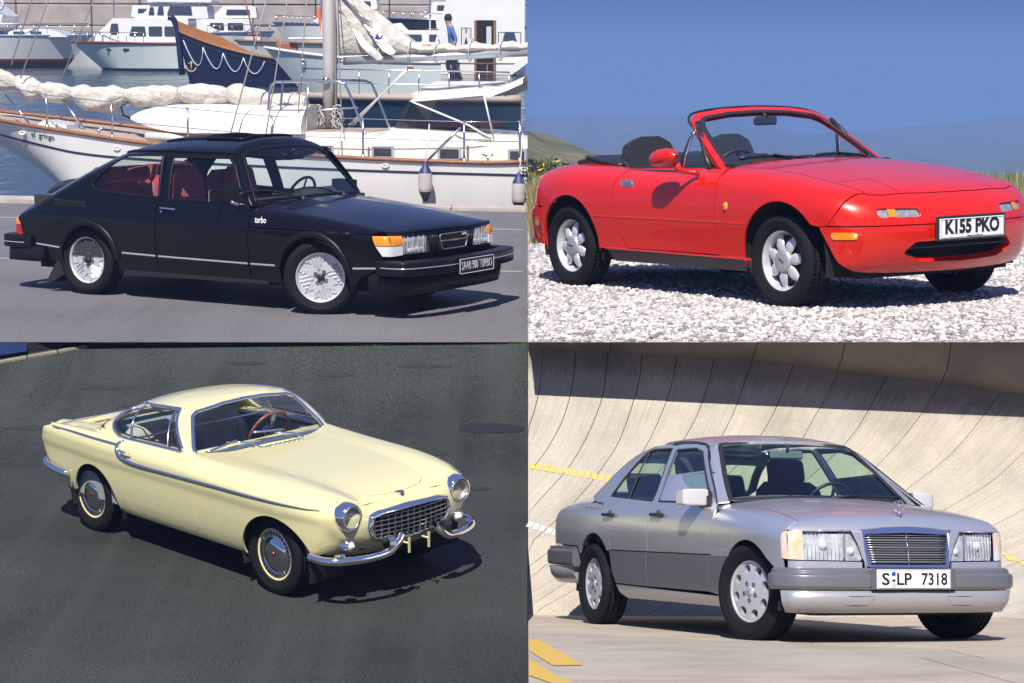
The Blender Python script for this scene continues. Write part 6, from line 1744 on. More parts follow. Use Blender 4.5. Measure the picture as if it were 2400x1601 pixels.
GELW = mat('white gelcoat', (.74, .735, .71), .28, coat=.4, noise=(3, .05))
CREAMW = mat('cream gelcoat', (.76, .74, .66), .35, coat=.3)
TEAK = mat('teak rail', (.30, .125, .055), .5, noise=(20, .3))
TEAKD = mat('teak deck', (.46, .36, .28), .7, noise=(14, .2))
NAVY = mat('navy paint', (.012, .014, .05), .3, coat=.4)
STEEL = mat('stainless tube', (.62, .62, .63), .22, 1.0)
ALU = mat('anodised mast', (.50, .48, .45), .45, .15)
CANVAS = mat('sail canvas', (.62, .585, .52), .9, noise=(7, .24), bump=(11, 1.0, .05))
CANVASW = mat('white canvas', (.70, .69, .66), .9, bump=(7, .8, .03))
ROPE = mat('white rope', (.55, .53, .48), .9)
WINDOW = mat('boat window', (.03, .033, .045), .08, coat=1.0)

def build_yacht():
    O, rz = (-7.2, 29.5, 0), -12.7
    y = empty('sailing_yacht', 'harbour', O, rz, label='white sailing yacht moored along the quay with furled sails and a teak rail', cat='sailboat')
    # hull: near side y = 0, far side y = 2.6, bow to the left
    sheer = pchip([(-2.2, 1.30), (-1.4, 1.20), (-.51, 1.09), (.53, .97), (1.82, .82), (3.2, .725), (4.66, .66), (6.12, .615), (7.0, .60), (7.55, .62)])
    half = lambda x: 1.30 * (1 - np.clip((1.8 - x) / 4.1, 0, 1) ** 2.3) * (1 - .10 * np.clip((x - 5) / 2.5, 0, 1) ** 2)
    xs = list(np.linspace(-2.25, 1.8, 26)) + list(np.linspace(2.0, 7.55, 22))
    C = 1.30
    def pt(x, v, sg):
        zs = float(sheer(x)); z = -1.25 + (zs + 1.25) * v
        bowpull = max(0.0, (0.6 - x)) ; sh = (1 - v) * 4.6 * np.clip((.6 - x) / 2.8, 0, 1) ** 1.0
        hb = float(half(x)) * (.55 + .45 * v ** .55 if v < 1 else 1)
        return (x + sh, C - sg * hb, z)
    mb = MB()
    for sg in (1, -1):
        mb.sheet([[pt(x, v, sg) for v in np.linspace(0, 1, 12)] for x in xs], True)
    end = [pt(7.55, v, 1) for v in np.linspace(0, 1, 12)] + [pt(7.55, v, -1) for v in np.linspace(1, 0, 12)]
    mb.add(end, [tuple(range(len(end)))])
    mb.build('hull', GELW, y)
    mb = MB(); mb.sheet([[(x, C - float(half(x)) + .03, float(sheer(x)) - .03), (x, C, float(sheer(x)) + .0), (x, C + float(half(x)) - .03, float(sheer(x)) - .03)] for x in xs], True); mb.build('deck', TEAKD, y, False)
    for sg in (1, -1):
        mb = MB(); mb.tube([(x, C - sg * float(half(x)), float(sheer(x)) + .005) for x in xs], .038, 8, flat=.8); mb.build('rail', TEAK, y)
        st = pchip([(-2, .98), (-.52, .79), (1.23, .59), (4.89, .455), (7.6, .41)])
        g = []
        for x in xs:
            v = (float(st(x)) + 1.25) / (float(sheer(x)) + 1.25); v2 = v + .035 / (float(sheer(x)) + 1.25) 
            a, b = pt(x, v, sg), pt(x, v2, sg); g.append([(a[0], a[1] - sg * .006, a[2]), (b[0], b[1] - sg * .006, b[2])])
        mb = MB(); mb.sheet(g, False); mb.build('stripe', NAVY, y, False)
    INK = mat('hull lettering', (.02, .02, .025), .5)
    tilt = 90 - 8
    p0, p1, q0, q1 = (np.array(pt(*q)) for q in ((-.20, .945, 1), (.27, .945, 1), (.05, .91, 1), (.05, .98, 1)))
    ux = Vector(p1 - p0).normalized(); uy = Vector(q1 - q0).normalized(); un = ux.cross(uy).normalized(); uy = un.cross(ux)
    if un.y > 0: un = -un
    Mt = Matrix((ux, uy, un)).transposed().to_4x4(); Mt.translation = Vector((p0 + p1) / 2) + un * .010
    text_obj('el  gringo', y, Mt, .125, INK, .44, 'boat_name')
    PL = mat('fairlead plate', (.72, .71, .64), .3)
    for x, z in ((-.29, .935), (1.36, .735), (5.5, .545), (7.52, .52)):
        yy = pt(x, (z + 1.25) / (float(sheer(x)) + 1.25), 1)[1]
        mb = MB(); mb.tube([(x + .05 * math.cos(t), yy - .008, z + .024 * math.sin(t)) for t in np.linspace(0, 6.283, 20, endpoint=False)], .012, 6, closed=True); mb.box((x, yy + .002, z), (.08, .01, .03)); mb.build('fairlead', PL, y)
    # coach roof with windows
    mb = MB(); prof = [(3.3, .66), (3.35, .98), (3.6, 1.0), (5.2, 1.0), (5.32, .90), (7.45, .80), (7.5, .62)]
    mb.prism([(3.2, .60), (3.45, .86), (5.5, .885), (7.48, .80), (7.5, .55)], .42, 2.2, 'y'); mb.build('cabin_side', CREAMW, y)
    mb = MB(); mb.prism([(2.9, .72), (3.0, .90), (3.4, .985), (5.18, 1.0), (5.3, .86), (5.3, .70)], .62, 2.0, 'y'); mb.build('coach_roof', CREAMW, y)
    mb = MB()
    mb.prism([(3.05, .62), (5.12, .62), (5.12, 1.95), (3.05, 1.95)], .99, 1.012, 'z'); mb.build('roof_planking', TEAKD, y)
    FRM = mat('window frame', (.62, .63, .66), .3, .6)
    for x0, x1, z0, z1 in ((4.30, 4.575, .655, .785), (5.20, 5.49, .645, .785), (6.20, 6.50, .625, .785), (7.24, 7.47, .625, .77)):
        mb = MB(); mb.prism(rounded([(x0 - .025, z0 - .02), (x1 + .03, z0 - .02), (x1 + .025, z1 + .02), (x0 - .02, z1 + .02)], .03), .40, .42, 'y', holes=[rounded([(x0 + .01, z0 + .012), (x1 - .01, z0 + .012), (x1 - .01, z1 - .012), (x0 + .01, z1 - .012)], .02)]); wf = mb.build('window_frame', FRM, y)
        mb = MB(); mb.prism(rounded([(x0, z0), (x1, z0), (x1, z1), (x0, z1)], .02), .408, .419, 'y'); mb.build('window_pane', WINDOW, wf)
    # cockpit coaming and spray hood
    mb = MB(); mb.prism(smooth_line([(5.22, .86), (5.42, 1.04), (5.5, 1.06), (7.1, .98), (7.46, .92), (7.5, .75), (5.3, .75)], 3, True), .55, 2.1, 'y'); mb.build('coaming', CREAMW, y)
    def hood_arc(x, zt, zb, w0, w1): return [(x + q[0], 1.32 + q[1], q[2]) for q in []]
    g = []
    for x, zt, w in ((5.70, 1.46, .66), (5.76, 1.585, .70), (6.2, 1.62, .74), (6.7, 1.64, .76), (6.93, 1.66, .77), (7.2, 1.76, .78), (7.40, 1.85, .78)):
        dr = .13 if x > 5.72 else .02
        g.append([(x, 1.32 + w * math.cos(t) * (1 if abs(math.cos(t)) < .9 else 1), zt - dr + dr * math.sin(t) ** .5) for t in np.linspace(math.pi, 0, 15)])
    mb = MB(); mb.sheet(g, True); sh = mb.build('spray_hood', CANVASW, y, False)
    mb = MB()
    for line in ([(5.72, .62, 1.46), (5.76, .60, 1.44), (6.6, .56, 1.12), (6.95, .55, .93)], [(6.83, .555, 1.54), (6.98, .55, .92)], [(5.74, .62, 1.45), (6.83, .56, 1.55)], [(6.95, .55, .92), (6.55, .55, .93), (6.4, .55, 1.0)]):
        mb.tube(line, .035, 6, flat=.3)
    mb.build('hood_border', CANVASW, sh)
    mb = MB(); mb.add([(5.5, .62, 1.06), (6.7, .575, 1.06), (5.72, .625, 1.44)], [(0, 1, 2)]); mb.add([(5.76, .62, 1.43), (6.83, .57, 1.53), (6.96, .56, .96), (6.62, .565, 1.10)], [(0, 1, 2, 3)]); mb.build('hood_window', glass('spray hood window', (.60, .58, .58), rough=.05), sh)
    mb = MB(); mb.prism([(5.46, 1.05), (5.56, 1.05), (5.74, 1.45), (5.68, 1.45)], .60, 2.02, 'y'); mb.build('hood_screen', glass('hood screen', (.42, .46, .52), rough=.05), sh)
    mb = MB(); mb.box((6.2, 1.5, 1.10), (1.3, .9, .10), bev=.02); mb.build('companionway', TEAK, y)
    # mast, boom, sails
    mb = MB(); mb.tube([(4.255, 1.3, .98), (4.262, 1.3, 2.0), (4.272, 1.3, 6.0)], .128, 20, flat=.8); m = mb.build('mast', ALU, y)
    mb = MB(); mb.box((4.385, 1.22, 2.3), (.02, .05, 3.5)); mb.build('mast_track', mat('mast track', (.2, .2, .2), .5), m)
    mb = MB(); mb.lathe([(0, .10), (.05, .10), (.06, .06), (.045, .04), (.06, 0)], 16, M=TR(4.25, 1.20, 1.74) @ RZ(180)); mb.build('winch', STEEL, m)
    for dx in (-.13, .15):
        mb = MB(); r = random.Random(int(dx * 100))
        for k in range(7):
            ph = r.uniform(0, 6); rr = .07 + .02 * r.random()
            mb.tube([(4.25 + dx + .05 * r.uniform(-1, 1) + rr * .8 * math.cos(t), 1.16 + .015 * k, 1.20 + (.17 + .03 * r.random()) * math.sin(t) - .02 * k) for t in np.linspace(0, 6.283, 18, endpoint=False)], .010, 5, closed=True)
        mb.build('rope_coil', ROPE, m)
    mb = MB(); mb.tube([(4.48, 1.3, 2.03), (5.5, 1.3, 2.08), (7.32, 1.28, 2.17)], .062, 14); b = mb.build('boom', mat('boom alloy', (.55, .56, .58), .35, .6), y)
    mb = MB(); mb.tube([(4.38, 1.3, 2.02), (4.50, 1.3, 2.03)], .03, 8); mb.build('gooseneck', STEEL, b)
    g = []; rs = random.Random(3)
    for i, u in enumerate(np.linspace(0, 1, 36)):
        x = 4.42 + 2.9 * u; zb = 2.10 + .10 * u; zt = max(zb + .13 + .03 * math.sin(u * 37) + .02 * math.sin(u * 71), 2.98 - 2.2 * max(0, u - .10)) if u < .5 else zb + .12 + .025 * math.sin(u * 37) + .015 * math.sin(u * 90)
        if u < .10: zt = 3.3
        wd = .10 + .03 * math.sin(u * 29)
        g.append([(x + .03 * math.sin(9 * t + u * 20), 1.3 + wd * math.cos(t) * (1 - .5 * (math.sin(t) > 0) * math.sin(t)), (zb + zt) / 2 + (zt - zb) / 2 * math.sin(t)) for t in np.linspace(0, 6.283, 22, endpoint=False)])
    mb = MB(); mb.sheet(g, True, True); mb.add(g[-1], [tuple(range(22))]); mb.add(g[0], [tuple(range(22))]); ms = mb.build('mainsail', CANVAS, y)
    mb = MB()
    for k, (x0, z0) in enumerate(((4.55, 3.0), (4.68, 2.85), (4.80, 2.70), (4.60, 2.62))):
        gg = [[(x0 + .55 * a - .2 * b_, 1.16 - .05 * math.sin(a * 6 + k), z0 - .55 * a + .25 * b_ * (1 - a) + .03 * math.sin(a * 9 + 5 * b_)) for b_ in np.linspace(0, 1, 6)] for a in np.linspace(0, 1, 10)]
        mb.sheet(gg, True)
    mb.build('sail_fold', CANVASW, ms, False)
    crown = [(4.98, 2.335), (5.115, 2.335), (5.14, 2.42), (5.085, 2.375), (5.05, 2.44), (5.015, 2.375), (4.955, 2.42)]
    mb = MB(); mb.prism(crown, 1.155, 1.165, 'y'); mb.build('sail_emblem', mat('emblem blue', (.02, .05, .25), .6), ms)
    for u in (.22, .38, .52, .70, .86):
        x = 4.42 + 2.9 * u; mb = MB(); mb.tube([(x + .02 * math.sin(t), 1.3 + .15 * math.cos(t), 2.13 + .1 * u + .17 * math.sin(t)) for t in np.linspace(0, 6.283, 18, endpoint=False)], .008, 5, closed=True); mb.build('sail_tie', ROPE, ms)
    mb = MB()
    for k in range(4): mb.tube([(4.62 + .03 * k, 1.05, 1.08), (5.60 - .02 * k, 1.15, 1.97)], .009, 5)
    mb.build('vang_tackle', ROPE, b)
    mb = MB(); mb.box((5.56, 1.14, 1.93), (.10, .03, .06), M=None, bev=.01); mb.build('tackle_block', TEAK, b)
    # furled headsail bundle on the foredeck boom
    cen = smooth_line([(-1.1, 1.78), (-.78, 1.70), (-.5, 1.60), (0, 1.55), (.63, 1.47), (1.12, 1.50), (1.82, 1.53), (2.51, 1.54), (3.0, 1.50), (3.4, 1.45), (4.0, 1.42)], 12)
    ties = [-.72, -.33, .20, 1.08, 1.95, 2.75, 3.42, 3.98]
    L = np.array(cen); g = []
    rr = random.Random(8); amp = [rr.uniform(.85, 1.15) for _ in range(12)]
    for i, (x, z) in enumerate(cen):
        d = min(abs(x - t) for t in ties); k = min(1, d / .28); j = sum(1 for t in ties if t < x)
        r = (.075 + .085 * math.sin(k * math.pi / 2) ** .8) * amp[j] * (1 if x < 3 else .85)
        ring = []
        for t in np.linspace(0, 6.283, 26, endpoint=False):
            wr = 1 + .08 * math.sin(4 * t + x * 9) * k + .06 * math.sin(9 * t - x * 13 + math.sin(x * 5)) + .10 * math.sin(11 * t + 4) * (1 - k) + .03 * math.sin(17 * t + x * 23)
            ring.append((x + .02 * math.sin(3 * t + x * 7), 1.0 + r * .9 * math.cos(t) * wr, z - .04 * k + r * 1.12 * math.sin(t) * wr))
        g.append(ring)
    mb = MB(); mb.sheet(g, True, True); mb.add(g[0], [tuple(range(26))]); mb.add(g[-1], [tuple(range(26))]); fs = mb.build('furled_sail', CANVAS, y)
    for t_ in ties:
        z = float(np.interp(t_, L[:, 0], L[:, 1])); mb = MB(); mb.tube([(t_, 1.0 + .095 * math.cos(t), z - .01 + .105 * math.sin(t)) for t in np.linspace(0, 6.283, 18, endpoint=False)], .007, 5, closed=True); mb.build('sail_tie', ROPE, fs)
    mb = MB(); mb.tube([(.05, .95, 1.45), (.30, .95, 1.12), (.42, .95, .98)], .018, 6); mb.build('sail_prop', STEEL, fs)
    # stanchions and lifelines
    tops = []
    for x, zt in ((.145, 1.53), (1.26, 1.44), (2.465, 1.35), (3.765, 1.25), (5.15, 1.23), (6.64, 1.20), (7.44, 1.21)):
        yy = C - float(half(x)) + .07; mb = MB(); mb.tube([(x, yy, float(sheer(x))), (x, yy, zt)], .017, 8); mb.lathe([(.05, 0), (.03, .02), (.02, .06)], 10, M=TR(x, yy, float(sheer(x)) + .01) @ RX(90)); mb.build('stanchion', STEEL, y); tops.append((x, yy, zt))
    for dz in (-.02, -.30):
        mb = MB(); mb.tube([(-1.6, C - .25, 1.75 + dz)] + [(a, b_, c + dz) for a, b_, c in tops], .006, 5); mb.build('lifeline', STEEL, y)
    for q in ([(-.75, .70, 1.50), (-.25, .45, 1.07)], [(6.12, .10, .64), (6.6, .08, 1.10)]):
        mb = MB(); mb.tube(q, .02, 8); mb.build('brace_tube', STEEL, y)
    # guard frame round the mast
    for yy in (1.95, .62):
        mb = MB(); mb.tube(smooth_line([(3.49, yy, .98), (3.55, yy, 1.60), (3.62, yy, 1.71), (3.75, yy, 1.725), (4.5, yy, 1.735), (4.66, yy, 1.71), (4.75, yy, 1.62), (5.02, yy, .98)], 5), .020, 8)
        if yy > 1: mb.build('mast_guard', STEEL, y)
    mb.tube([(3.53, .62, 1.30), (4.3, .60, 1.31), (4.9, .62, 1.36)], .014, 8)
    mb.tube([(3.75, .62, 1.725), (3.68, .62, .98)], .017, 8); mb.tube([(4.10, .62, 1.0), (4.15, .62, 1.72)], .015, 8)
    mb.build('mast_guard', STEEL, y)
    # rigging
    for a, b_ in (((-.75, .9, 1.95), (.6, 1.3, 6.0)), ((-.55, .8, 1.75), (1.0, 1.3, 6.0)), ((-.05, 1.1, 1.66), (1.9, 1.3, 6.0)), ((3.05, .1, .75), (4.2, 1.3, 6.0)), ((3.62, .1, .72), (4.2, 1.2, 6.0)), ((4.0, .5, .98), (4.2, 1.2, 5.8)), ((4.76, .1, .66), (4.70, .5, 1.1)), ((4.70, .5, 1.1), (4.3, 1.25, 5.0)), ((4.45, 1.15, 2.1), (4.43, 1.15, 3.5))):
        mb = MB(); mb.tube([a, b_], .010, 6); mb.build('rigging_wire', ALU, y)
    # deck gear
    mb = MB(); mb.tube([(1.6, .55, .90), (3.3, .55, .86)], .06, 12); mb.build('spinnaker_pole', mat('pole white', (.68, .68, .66), .4), y)
    mb = MB(); mb.prism([(-.3, .98), (.3, .93), (.28, 1.05), (-.1, 1.12)], .6, 1.1, 'y'); mb.build('deck_vent', GELW, y)
    mb = MB(); mb.box((2.9, .9, .92), (.34, .3, .12), bev=.05); mb.box((2.85, .9, .99), (.2, .2, .06), bev=.02); mb.build('deck_hatch', GELW, y)
    for x in (.95, 6.95):
        mb = MB(); mb.tube([(x, .3, float(sheer(x)) + .02), (x, .3, float(sheer(x)) + .09)], .02, 6); mb.tube([(x - .08, .3, float(sheer(x)) + .11), (x, .3, float(sheer(x)) + .085), (x + .08, .3, float(sheer(x)) + .11)], .014, 6); mb.build('cleat', STEEL, y)
    # dinghy lashed upside down on the foredeck: its own thing
    M = PLACES['harbour']['M'] @ TR(*O) @ RZ(rz)
    g = []
    for u in np.linspace(0, 1, 22):
        x = 1.15 + 2.95 * u; w = .66 * max(.02, math.sin(min(1, u * 1.9) * math.pi / 2)) ** .7; h = .42 * max(.03, math.sin(min(1, u * 2.6) * math.pi / 2)) ** .6; zc = .965 + .17 * max(0, 1 - u * 3) ** 1.5
        g.append([(x, 1.05 + w * math.cos(t), zc + h * math.sin(t) ** .75 * (1 if math.sin(t) > 0 else 0)) for t in np.linspace(0, math.pi, 17)])
    mb = MB(); mb.sheet(g, True); mb.add(g[-1], [tuple(range(17))]); d = mb.build('dinghy', CREAMW, None); d.matrix_world = M
    tag(d, 'cream dinghy lying upside down on the yacht deck below the furled sail', 'dinghy')
    mb = MB(); mb.tube([(3.25, .46, 1.13), (3.32, .45, 1.13), (3.62, .45, 1.13)], .008, 5); q = mb.build('grab_handle', BLACK, d)
    mb = MB(); mb.tube([g[0][0], (1.05, .98, 1.20), (1.0, 1.0, 1.34), (1.2, 1.0, 1.42)], .02, 6); mb.build('dinghy_strap', BLACK, d)
    # fenders hanging on the near side
    FW = mat('fender vinyl', (.50, .46, .43), .6, noise=(7, .22)); FB = mat('fender blue', (.03, .035, .13), .5)
    for x, top, lab in ((6.135, .60, 'grey white fender with blue cap hanging left of the other one on the yacht side'), (7.50, .48, 'grey white fender with blue cap hanging at the yacht stern')):
        mb = MB(); mb.lathe([(0, -.015), (.07, 0), (.098, .05), (.10, .10), (.10, .27), (.092, .305)], 20, M=TR(0, 0, top - .445) @ RX(90)); f = mb.build('fender', FW, None); f.matrix_world = M @ TR(x, -.13, 0)
        tag(f, lab, 'fender', 'fenders on the yacht side')
        mb = MB(); mb.lathe([(.094, .30), (.07, .36), (.03, .42), (.022, .45), (.0, .455)], 20, M=TR(0, 0, top - .445) @ RX(90)); mb.build('fender_cap', FB, f)
        mb = MB(); mb.lathe([(.0, -.10), (.03, -.10), (.05, -.06), (.085, .02), (.095, .05)], 20, M=TR(0, 0, top - .445) @ RX(90)); mb.build('fender_foot', mat('fender foot', (.03, .032, .05), .5), f)
        mb = MB(); mb.tube([(0, 0, top), (.01, .05, top + .12), (.03, .12, top + .55)], .010, 6); mb.build('fender_rope', ROPE, f)

def hull(mb, L, B, sheer, z0=-.25, rake=.9, n=26, flare=.55, stern=.82, tw=0.25):
    """boat hull, bow at +x: length L from x = 0, sheer(t) gives the deck height."""
    w = lambda t: (stern + (1 - stern) * min(1, t / .4)) if t < .4 else max(0.0, 1 - ((t - .4) / .6) ** 2.2)
    def pt(t, v, sg):
        zs = sheer(t); z = z0 + (zs - z0) * v
        fin = 1 - (1 - v) * flare * (0.25 + .75 * t)
        return (t * L - rake * (1 - v) * max(0, t - .55) / .45, sg * B / 2 * w(t) * fin, z)
    for sg in (1, -1):
        mb.sheet([[pt(t, v, sg) for v in np.linspace(0, 1, 9)] for t in np.linspace(0, 1, n)], True)
    e = [pt(0, v, 1) for v in np.linspace(0, 1, 9)] + [pt(0, v, -1) for v in np.linspace(1, 0, 9)]
    mb.add(e, [tuple(range(len(e)))])
    return pt, w
def deck_of(pt, n=24, dz=-.03):
    mb = MB(); mb.sheet([[tuple(np.array(pt(t, 1, 1)) + (0, 0, dz)), tuple(np.array(pt(t, 1, -1)) + (0, 0, dz))] for t in np.linspace(0, 1, n)], False); return mb
def rail_of(pt, sg, r=.03, t0=0.0, n=24, dz=0):
    mb = MB(); mb.tube([tuple(np.array(pt(t, 1, sg)) + (0, 0, dz)) for t in np.linspace(t0, 1, n)], r, 6); return mb
def windows_on(parent, y, rects, mt=WINDOW, frame=None):
    for x0, x1, z0, z1, *sl in rects:
        s = sl[0] if sl else 0
        for yy in (y, -y):
            mb = MB(); mb.prism(rounded([(x0, z0), (x1, z0), (x1 - s, z1), (x0 + s * .4, z1)], .03), yy - .008, yy + .008, 'y'); mb.build('window', mt, parent)

def build_far_boats(wz):
    RED = mat('boot top red', (.22, .03, .03), .5); DARK = mat('antifouling dark', (.02, .02, .025), .6); PALE = mat('pale green gelcoat', (.58, .64, .62), .3, coat=.4); CR = mat('boat cream', (.74, .72, .66), .35)
    def boat(name, label, x, y, rz, z=None, group='boats moored on the far side of the basin'):
        o = empty(name, 'harbour', (x, y, float(wz(y)) if z is None else z), rz, label=label, cat='boat', group=group)
        return o
    # A: big white cruiser, bow to the right, at the far left
    o = boat('motor_yacht', 'large white motor cruiser with red and black waterline at the far left', -16.2, 52.4, -2)
    mb = MB(); pt, w = hull(mb, 5.15, 1.9, lambda t: .83 - .02 * t + .05 * t * t, -.05, .75); mb.build('hull', GELW, o)
    for za, zb, m in ((-.06, .18, DARK), (.18, .235, RED)):
        mb = MB(); q = [[tuple(np.array(pt(t, (z + .05) / .9, sg)) + (0, sg * .012, 0)) for z in (za, zb)] for t in np.linspace(0, 1, 24) for sg in (-1,)]; mb.sheet(q, False); mb.build('waterline_band', m, o, False)
    deck_of(pt).build('deck', GELW, o, False)
    for sg in (1, -1): rail_of(pt, sg, .02).build('rail', mat('blue rail', (.25, .40, .62), .4), o)
    mb = MB(); mb.prism(smooth_line([(1.6, .80), (2.9, .80), (3.1, .94), (3.5, 1.0), (4.2, 1.0), (4.6, .82)], 2)[:-1] + [(4.6, .80)], -.55, .55, 'y'); c = mb.build('cabin', GELW, o); windows_on(c, .555, [(3.2, 3.5, .87, .94), (3.65, 3.95, .87, .94), (2.7, 3.0, .87, .94)])
    mb = MB(); mb.prism([(.2, .8), (2.6, .8), (2.9, 1.05), (3.0, 1.35), (2.5, 1.75), (.1, 1.9)], -.75, .75, 'y'); c2 = mb.build('deckhouse', GELW, o); windows_on(c2, .758, [(1.7, 2.3, .95, 1.30, .03), (2.4, 2.8, .95, 1.30, .05)])
    mb = MB(); mb.lathe([(.13, -.03), (.17, 0), (.13, .03), (.10, 0), (.13, -.03)], 20, M=TR(2.9, -.8, 1.62)); mb.build('lifebuoy', WHITE, o)
    mb = MB(); g = [tuple(np.array(pt(t, 1, -1)) + (0, .03, .0)) for t in np.linspace(.3, .98, 12)]
    for p in g: mb.tube([p, (p[0], p[1], p[2] + .30)], .012, 5)
    mb.tube([(p[0], p[1], p[2] + .30) for p in g], .012, 5); mb.build('guard_rail', STEEL, o)
    # B: pale green hull, bow to the left
    o = boat('motor_yacht', 'white motor yacht with pale green hull and dark red gunwale, bow pointing left', -8.1, 50.2, 180 - 3)
    mb = MB(); pt, w = hull(mb, 3.1, 1.5, lambda t: .66 + .03 * t * t, -.06, .85); mb.build('hull', PALE, o)
    mb = MB(); q = [[tuple(np.array(pt(t, (z + .06) / .72, 1)) + (0, .012, 0)) for z in (-.06, .04)] for t in np.linspace(0, 1, 24)]; mb.sheet(q, False); mb.build('waterline_band', NAVY, o, False)
    deck_of(pt).build('deck', CR, o, False)
    for sg in (1, -1): rail_of(pt, sg, .035).build('rail', mat('dark red gunwale', (.17, .035, .04), .4), o)
    mb = MB(); mb.prism(rounded([(.0, .64), (.0, 1.28), (1.9, 1.28), (2.35, .86), (2.4, .64)], .04), -.5, .5, 'y'); c = mb.build('cabin', GELW, o); windows_on(c, .505, [(.15, .60, .84, 1.08, .0), (.66, 1.0, .84, 1.08, 0), (1.06, 1.5, .84, 1.08, .08), (1.75, 2.0, .88, 1.15, .06)])
    mb = MB(); mb.prism(rounded([(-.5, 1.28), (-.45, 1.62), (.9, 1.68), (1.25, 1.28)], .05), -.42, .42, 'y'); c = mb.build('wheelhouse', GELW, o); windows_on(c, .425, [(-.1, .55, 1.36, 1.58, .08), (.62, .80, 1.36, 1.58, .05), (.86, 1.02, 1.36, 1.56, .05)])
    mb = MB(); mb.prism(rounded([(-.6, 1.68), (-.6, 1.74), (1.0, 1.74), (1.05, 1.68)], .02), -.5, .5, 'y'); mb.build('hardtop', GELW, o)
    for sx in (.45, .95): 
        mb = MB(); p = pt(sx / 3.1 + .35, .78, 1); mb.box((p[0], p[1] + .005, p[2]), (.16, .02, .05), bev=.008); mb.build('port_light', BLACK, o)
    mb = MB(); g = [tuple(np.array(pt(t, 1, 1)) + (0, -.03, .0)) for t in np.linspace(.35, .98, 10)]
    for p in g: mb.tube([p, (p[0], p[1], p[2] + .26)], .010, 5)
    mb.tube([(p[0], p[1], p[2] + .26) for p in g], .010, 5); mb.build('guard_rail', STEEL, o)
    # C: navy wooden boat with rope festoon
    o = boat('fishing_boat', 'navy blue wooden boat with orange bulwark, rope festoon and carved stem head', -4.1, 46.6, 180 + 4)
    mb = MB(); pt, w = hull(mb, 3.75, 1.5, lambda t: .52 + .10 * t + .95 * max(0, t - .2) ** 2.0, -.10, .30, 28, .35, .7); mb.build('hull', NAVY, o)
    deck_of(pt, 24, -.12).build('deck', TEAKD, o, False)
    ORG = mat('orange varnish', (.42, .17, .035), .35, coat=.5, noise=(8, .2))
    for sg in (1, -1):
        rail_of(pt, sg, .03).build('rail', TEAK, o)
        g = [[tuple(np.array(pt(t, 1, sg)) + (0, sg * .012, 0)), tuple(np.array(pt(t, 1, sg)) + (0, sg * .012, .03 + .20 * np.clip((t - .55) / .2, 0, 1)))] for t in np.linspace(.52, 1, 14)]
        mb = MB(); mb.sheet(g, False); mb.build('bulwark', ORG, o, False)
        mb = MB()
        ts = [.97, .84, .71, .58, .45]
        for a, b_ in zip(ts[:-1], ts[1:]):
            mb.tube([tuple(np.array(pt(a + (b_ - a) * s_, .86 - .42 * math.sin(math.pi * s_) ** .8, sg)) + (0, sg * .03, 0)) for s_ in np.linspace(0, 1, 12)], .014, 5)
        mb.build('rope_festoon', mat('pale rope', (.50, .58, .66), .8), o)
    p = pt(.955, .40, 1); mb = MB(); GOLD = mat('anchor ochre', (.42, .30, .17), .7)
    mb.tube([(p[0], p[1] + .05, p[2] + .12), (p[0], p[1] + .05, p[2] - .12)], .018, 6); mb.tube(smooth_line([(p[0] - .13, p[1] + .05, p[2] + .02), (p[0] - .08, p[1] + .05, p[2] - .09), (p[0], p[1] + .05, p[2] - .12), (p[0] + .08, p[1] + .05, p[2] - .09), (p[0] + .13, p[1] + .05, p[2] + .02)], 4), .022, 6); mb.tube([(p[0] - .07, p[1] + .05, p[2] + .1), (p[0] + .07, p[1] + .05, p[2] + .06)], .016, 6); mb.build('anchor', GOLD, o)
    b0 = pt(1, 1, 1); mb = MB(); mb.tube(smooth_line([(b0[0] - .10, 0, .2), (b0[0] - .02, 0, b0[2] - .1), (b0[0] + .04, 0, b0[2] + .18), (b0[0] + .10, 0, b0[2] + .28), (b0[0] + .20, 0, b0[2] + .30)], 4), .07, 8); mb.build('stem_head', NAVY, o)
    mb = MB(); mb.tube([(1.9, .2, .8), (2.3, 0, 2.6)], .02, 6); mb.build('mast', TEAK, o)
    mb = MB(); mb.box((1.2, 0, .85), (.5, .5, .22), bev=.03); mb.build('hatch_box', mat('hatch rust', (.30, .10, .06), .6), o)
    mb = MB(); mb.box((.7, 0, 1.05), (.9, .8, .05), bev=.01); mb.build('awning', CANVASW, o)
    # D: pale hull with anchor port, bow left, behind the mast
    o = boat('motor_yacht', 'pale grey hulled boat with anchor port, seen left of the yacht mast', -1.6, 44.0, 180 + 2, 1.38)
    mb = MB(); pt, w = hull(mb, 3.9, 1.4, lambda t: .60 + .32 * t * t, -.2, .95); mb.build('hull', PALE, o); deck_of(pt).build('deck', CR, o, False)
    for sg in (1, -1): rail_of(pt, sg, .035).build('rail', CR, o)
    q = pt(.80, .80, 1); mb = MB(); mb.lathe([(.03, 0), (.05, .02), (.06, 0)], 14, M=TR(q[0], q[1] + .02, q[2])); mb.build('anchor_port', STEEL, o)
    mb = MB(); mb.prism([(.4, .6), (.4, 1.0), (1.9, 1.0), (2.3, .62)], -.4, .4, 'y'); c = mb.build('cabin', GELW, o); windows_on(c, .405, [(.6, 1.0, .72, .9), (1.1, 1.6, .72, .9, .05)])
    # E: white brown-railed boat further back, with a flag mast
    o = boat('motor_yacht', 'white boat with brown rails moored behind the yacht mast', -.7, 55.0, 180, 1.78)
    mb = MB(); pt, w = hull(mb, 7.0, 1.9, lambda t: .62 + .14 * t * t, -.2, .8); mb.build('hull', GELW, o); deck_of(pt).build('deck', CR, o, False)
    for sg in (1, -1): rail_of(pt, sg, .04).build('rail', TEAK, o)
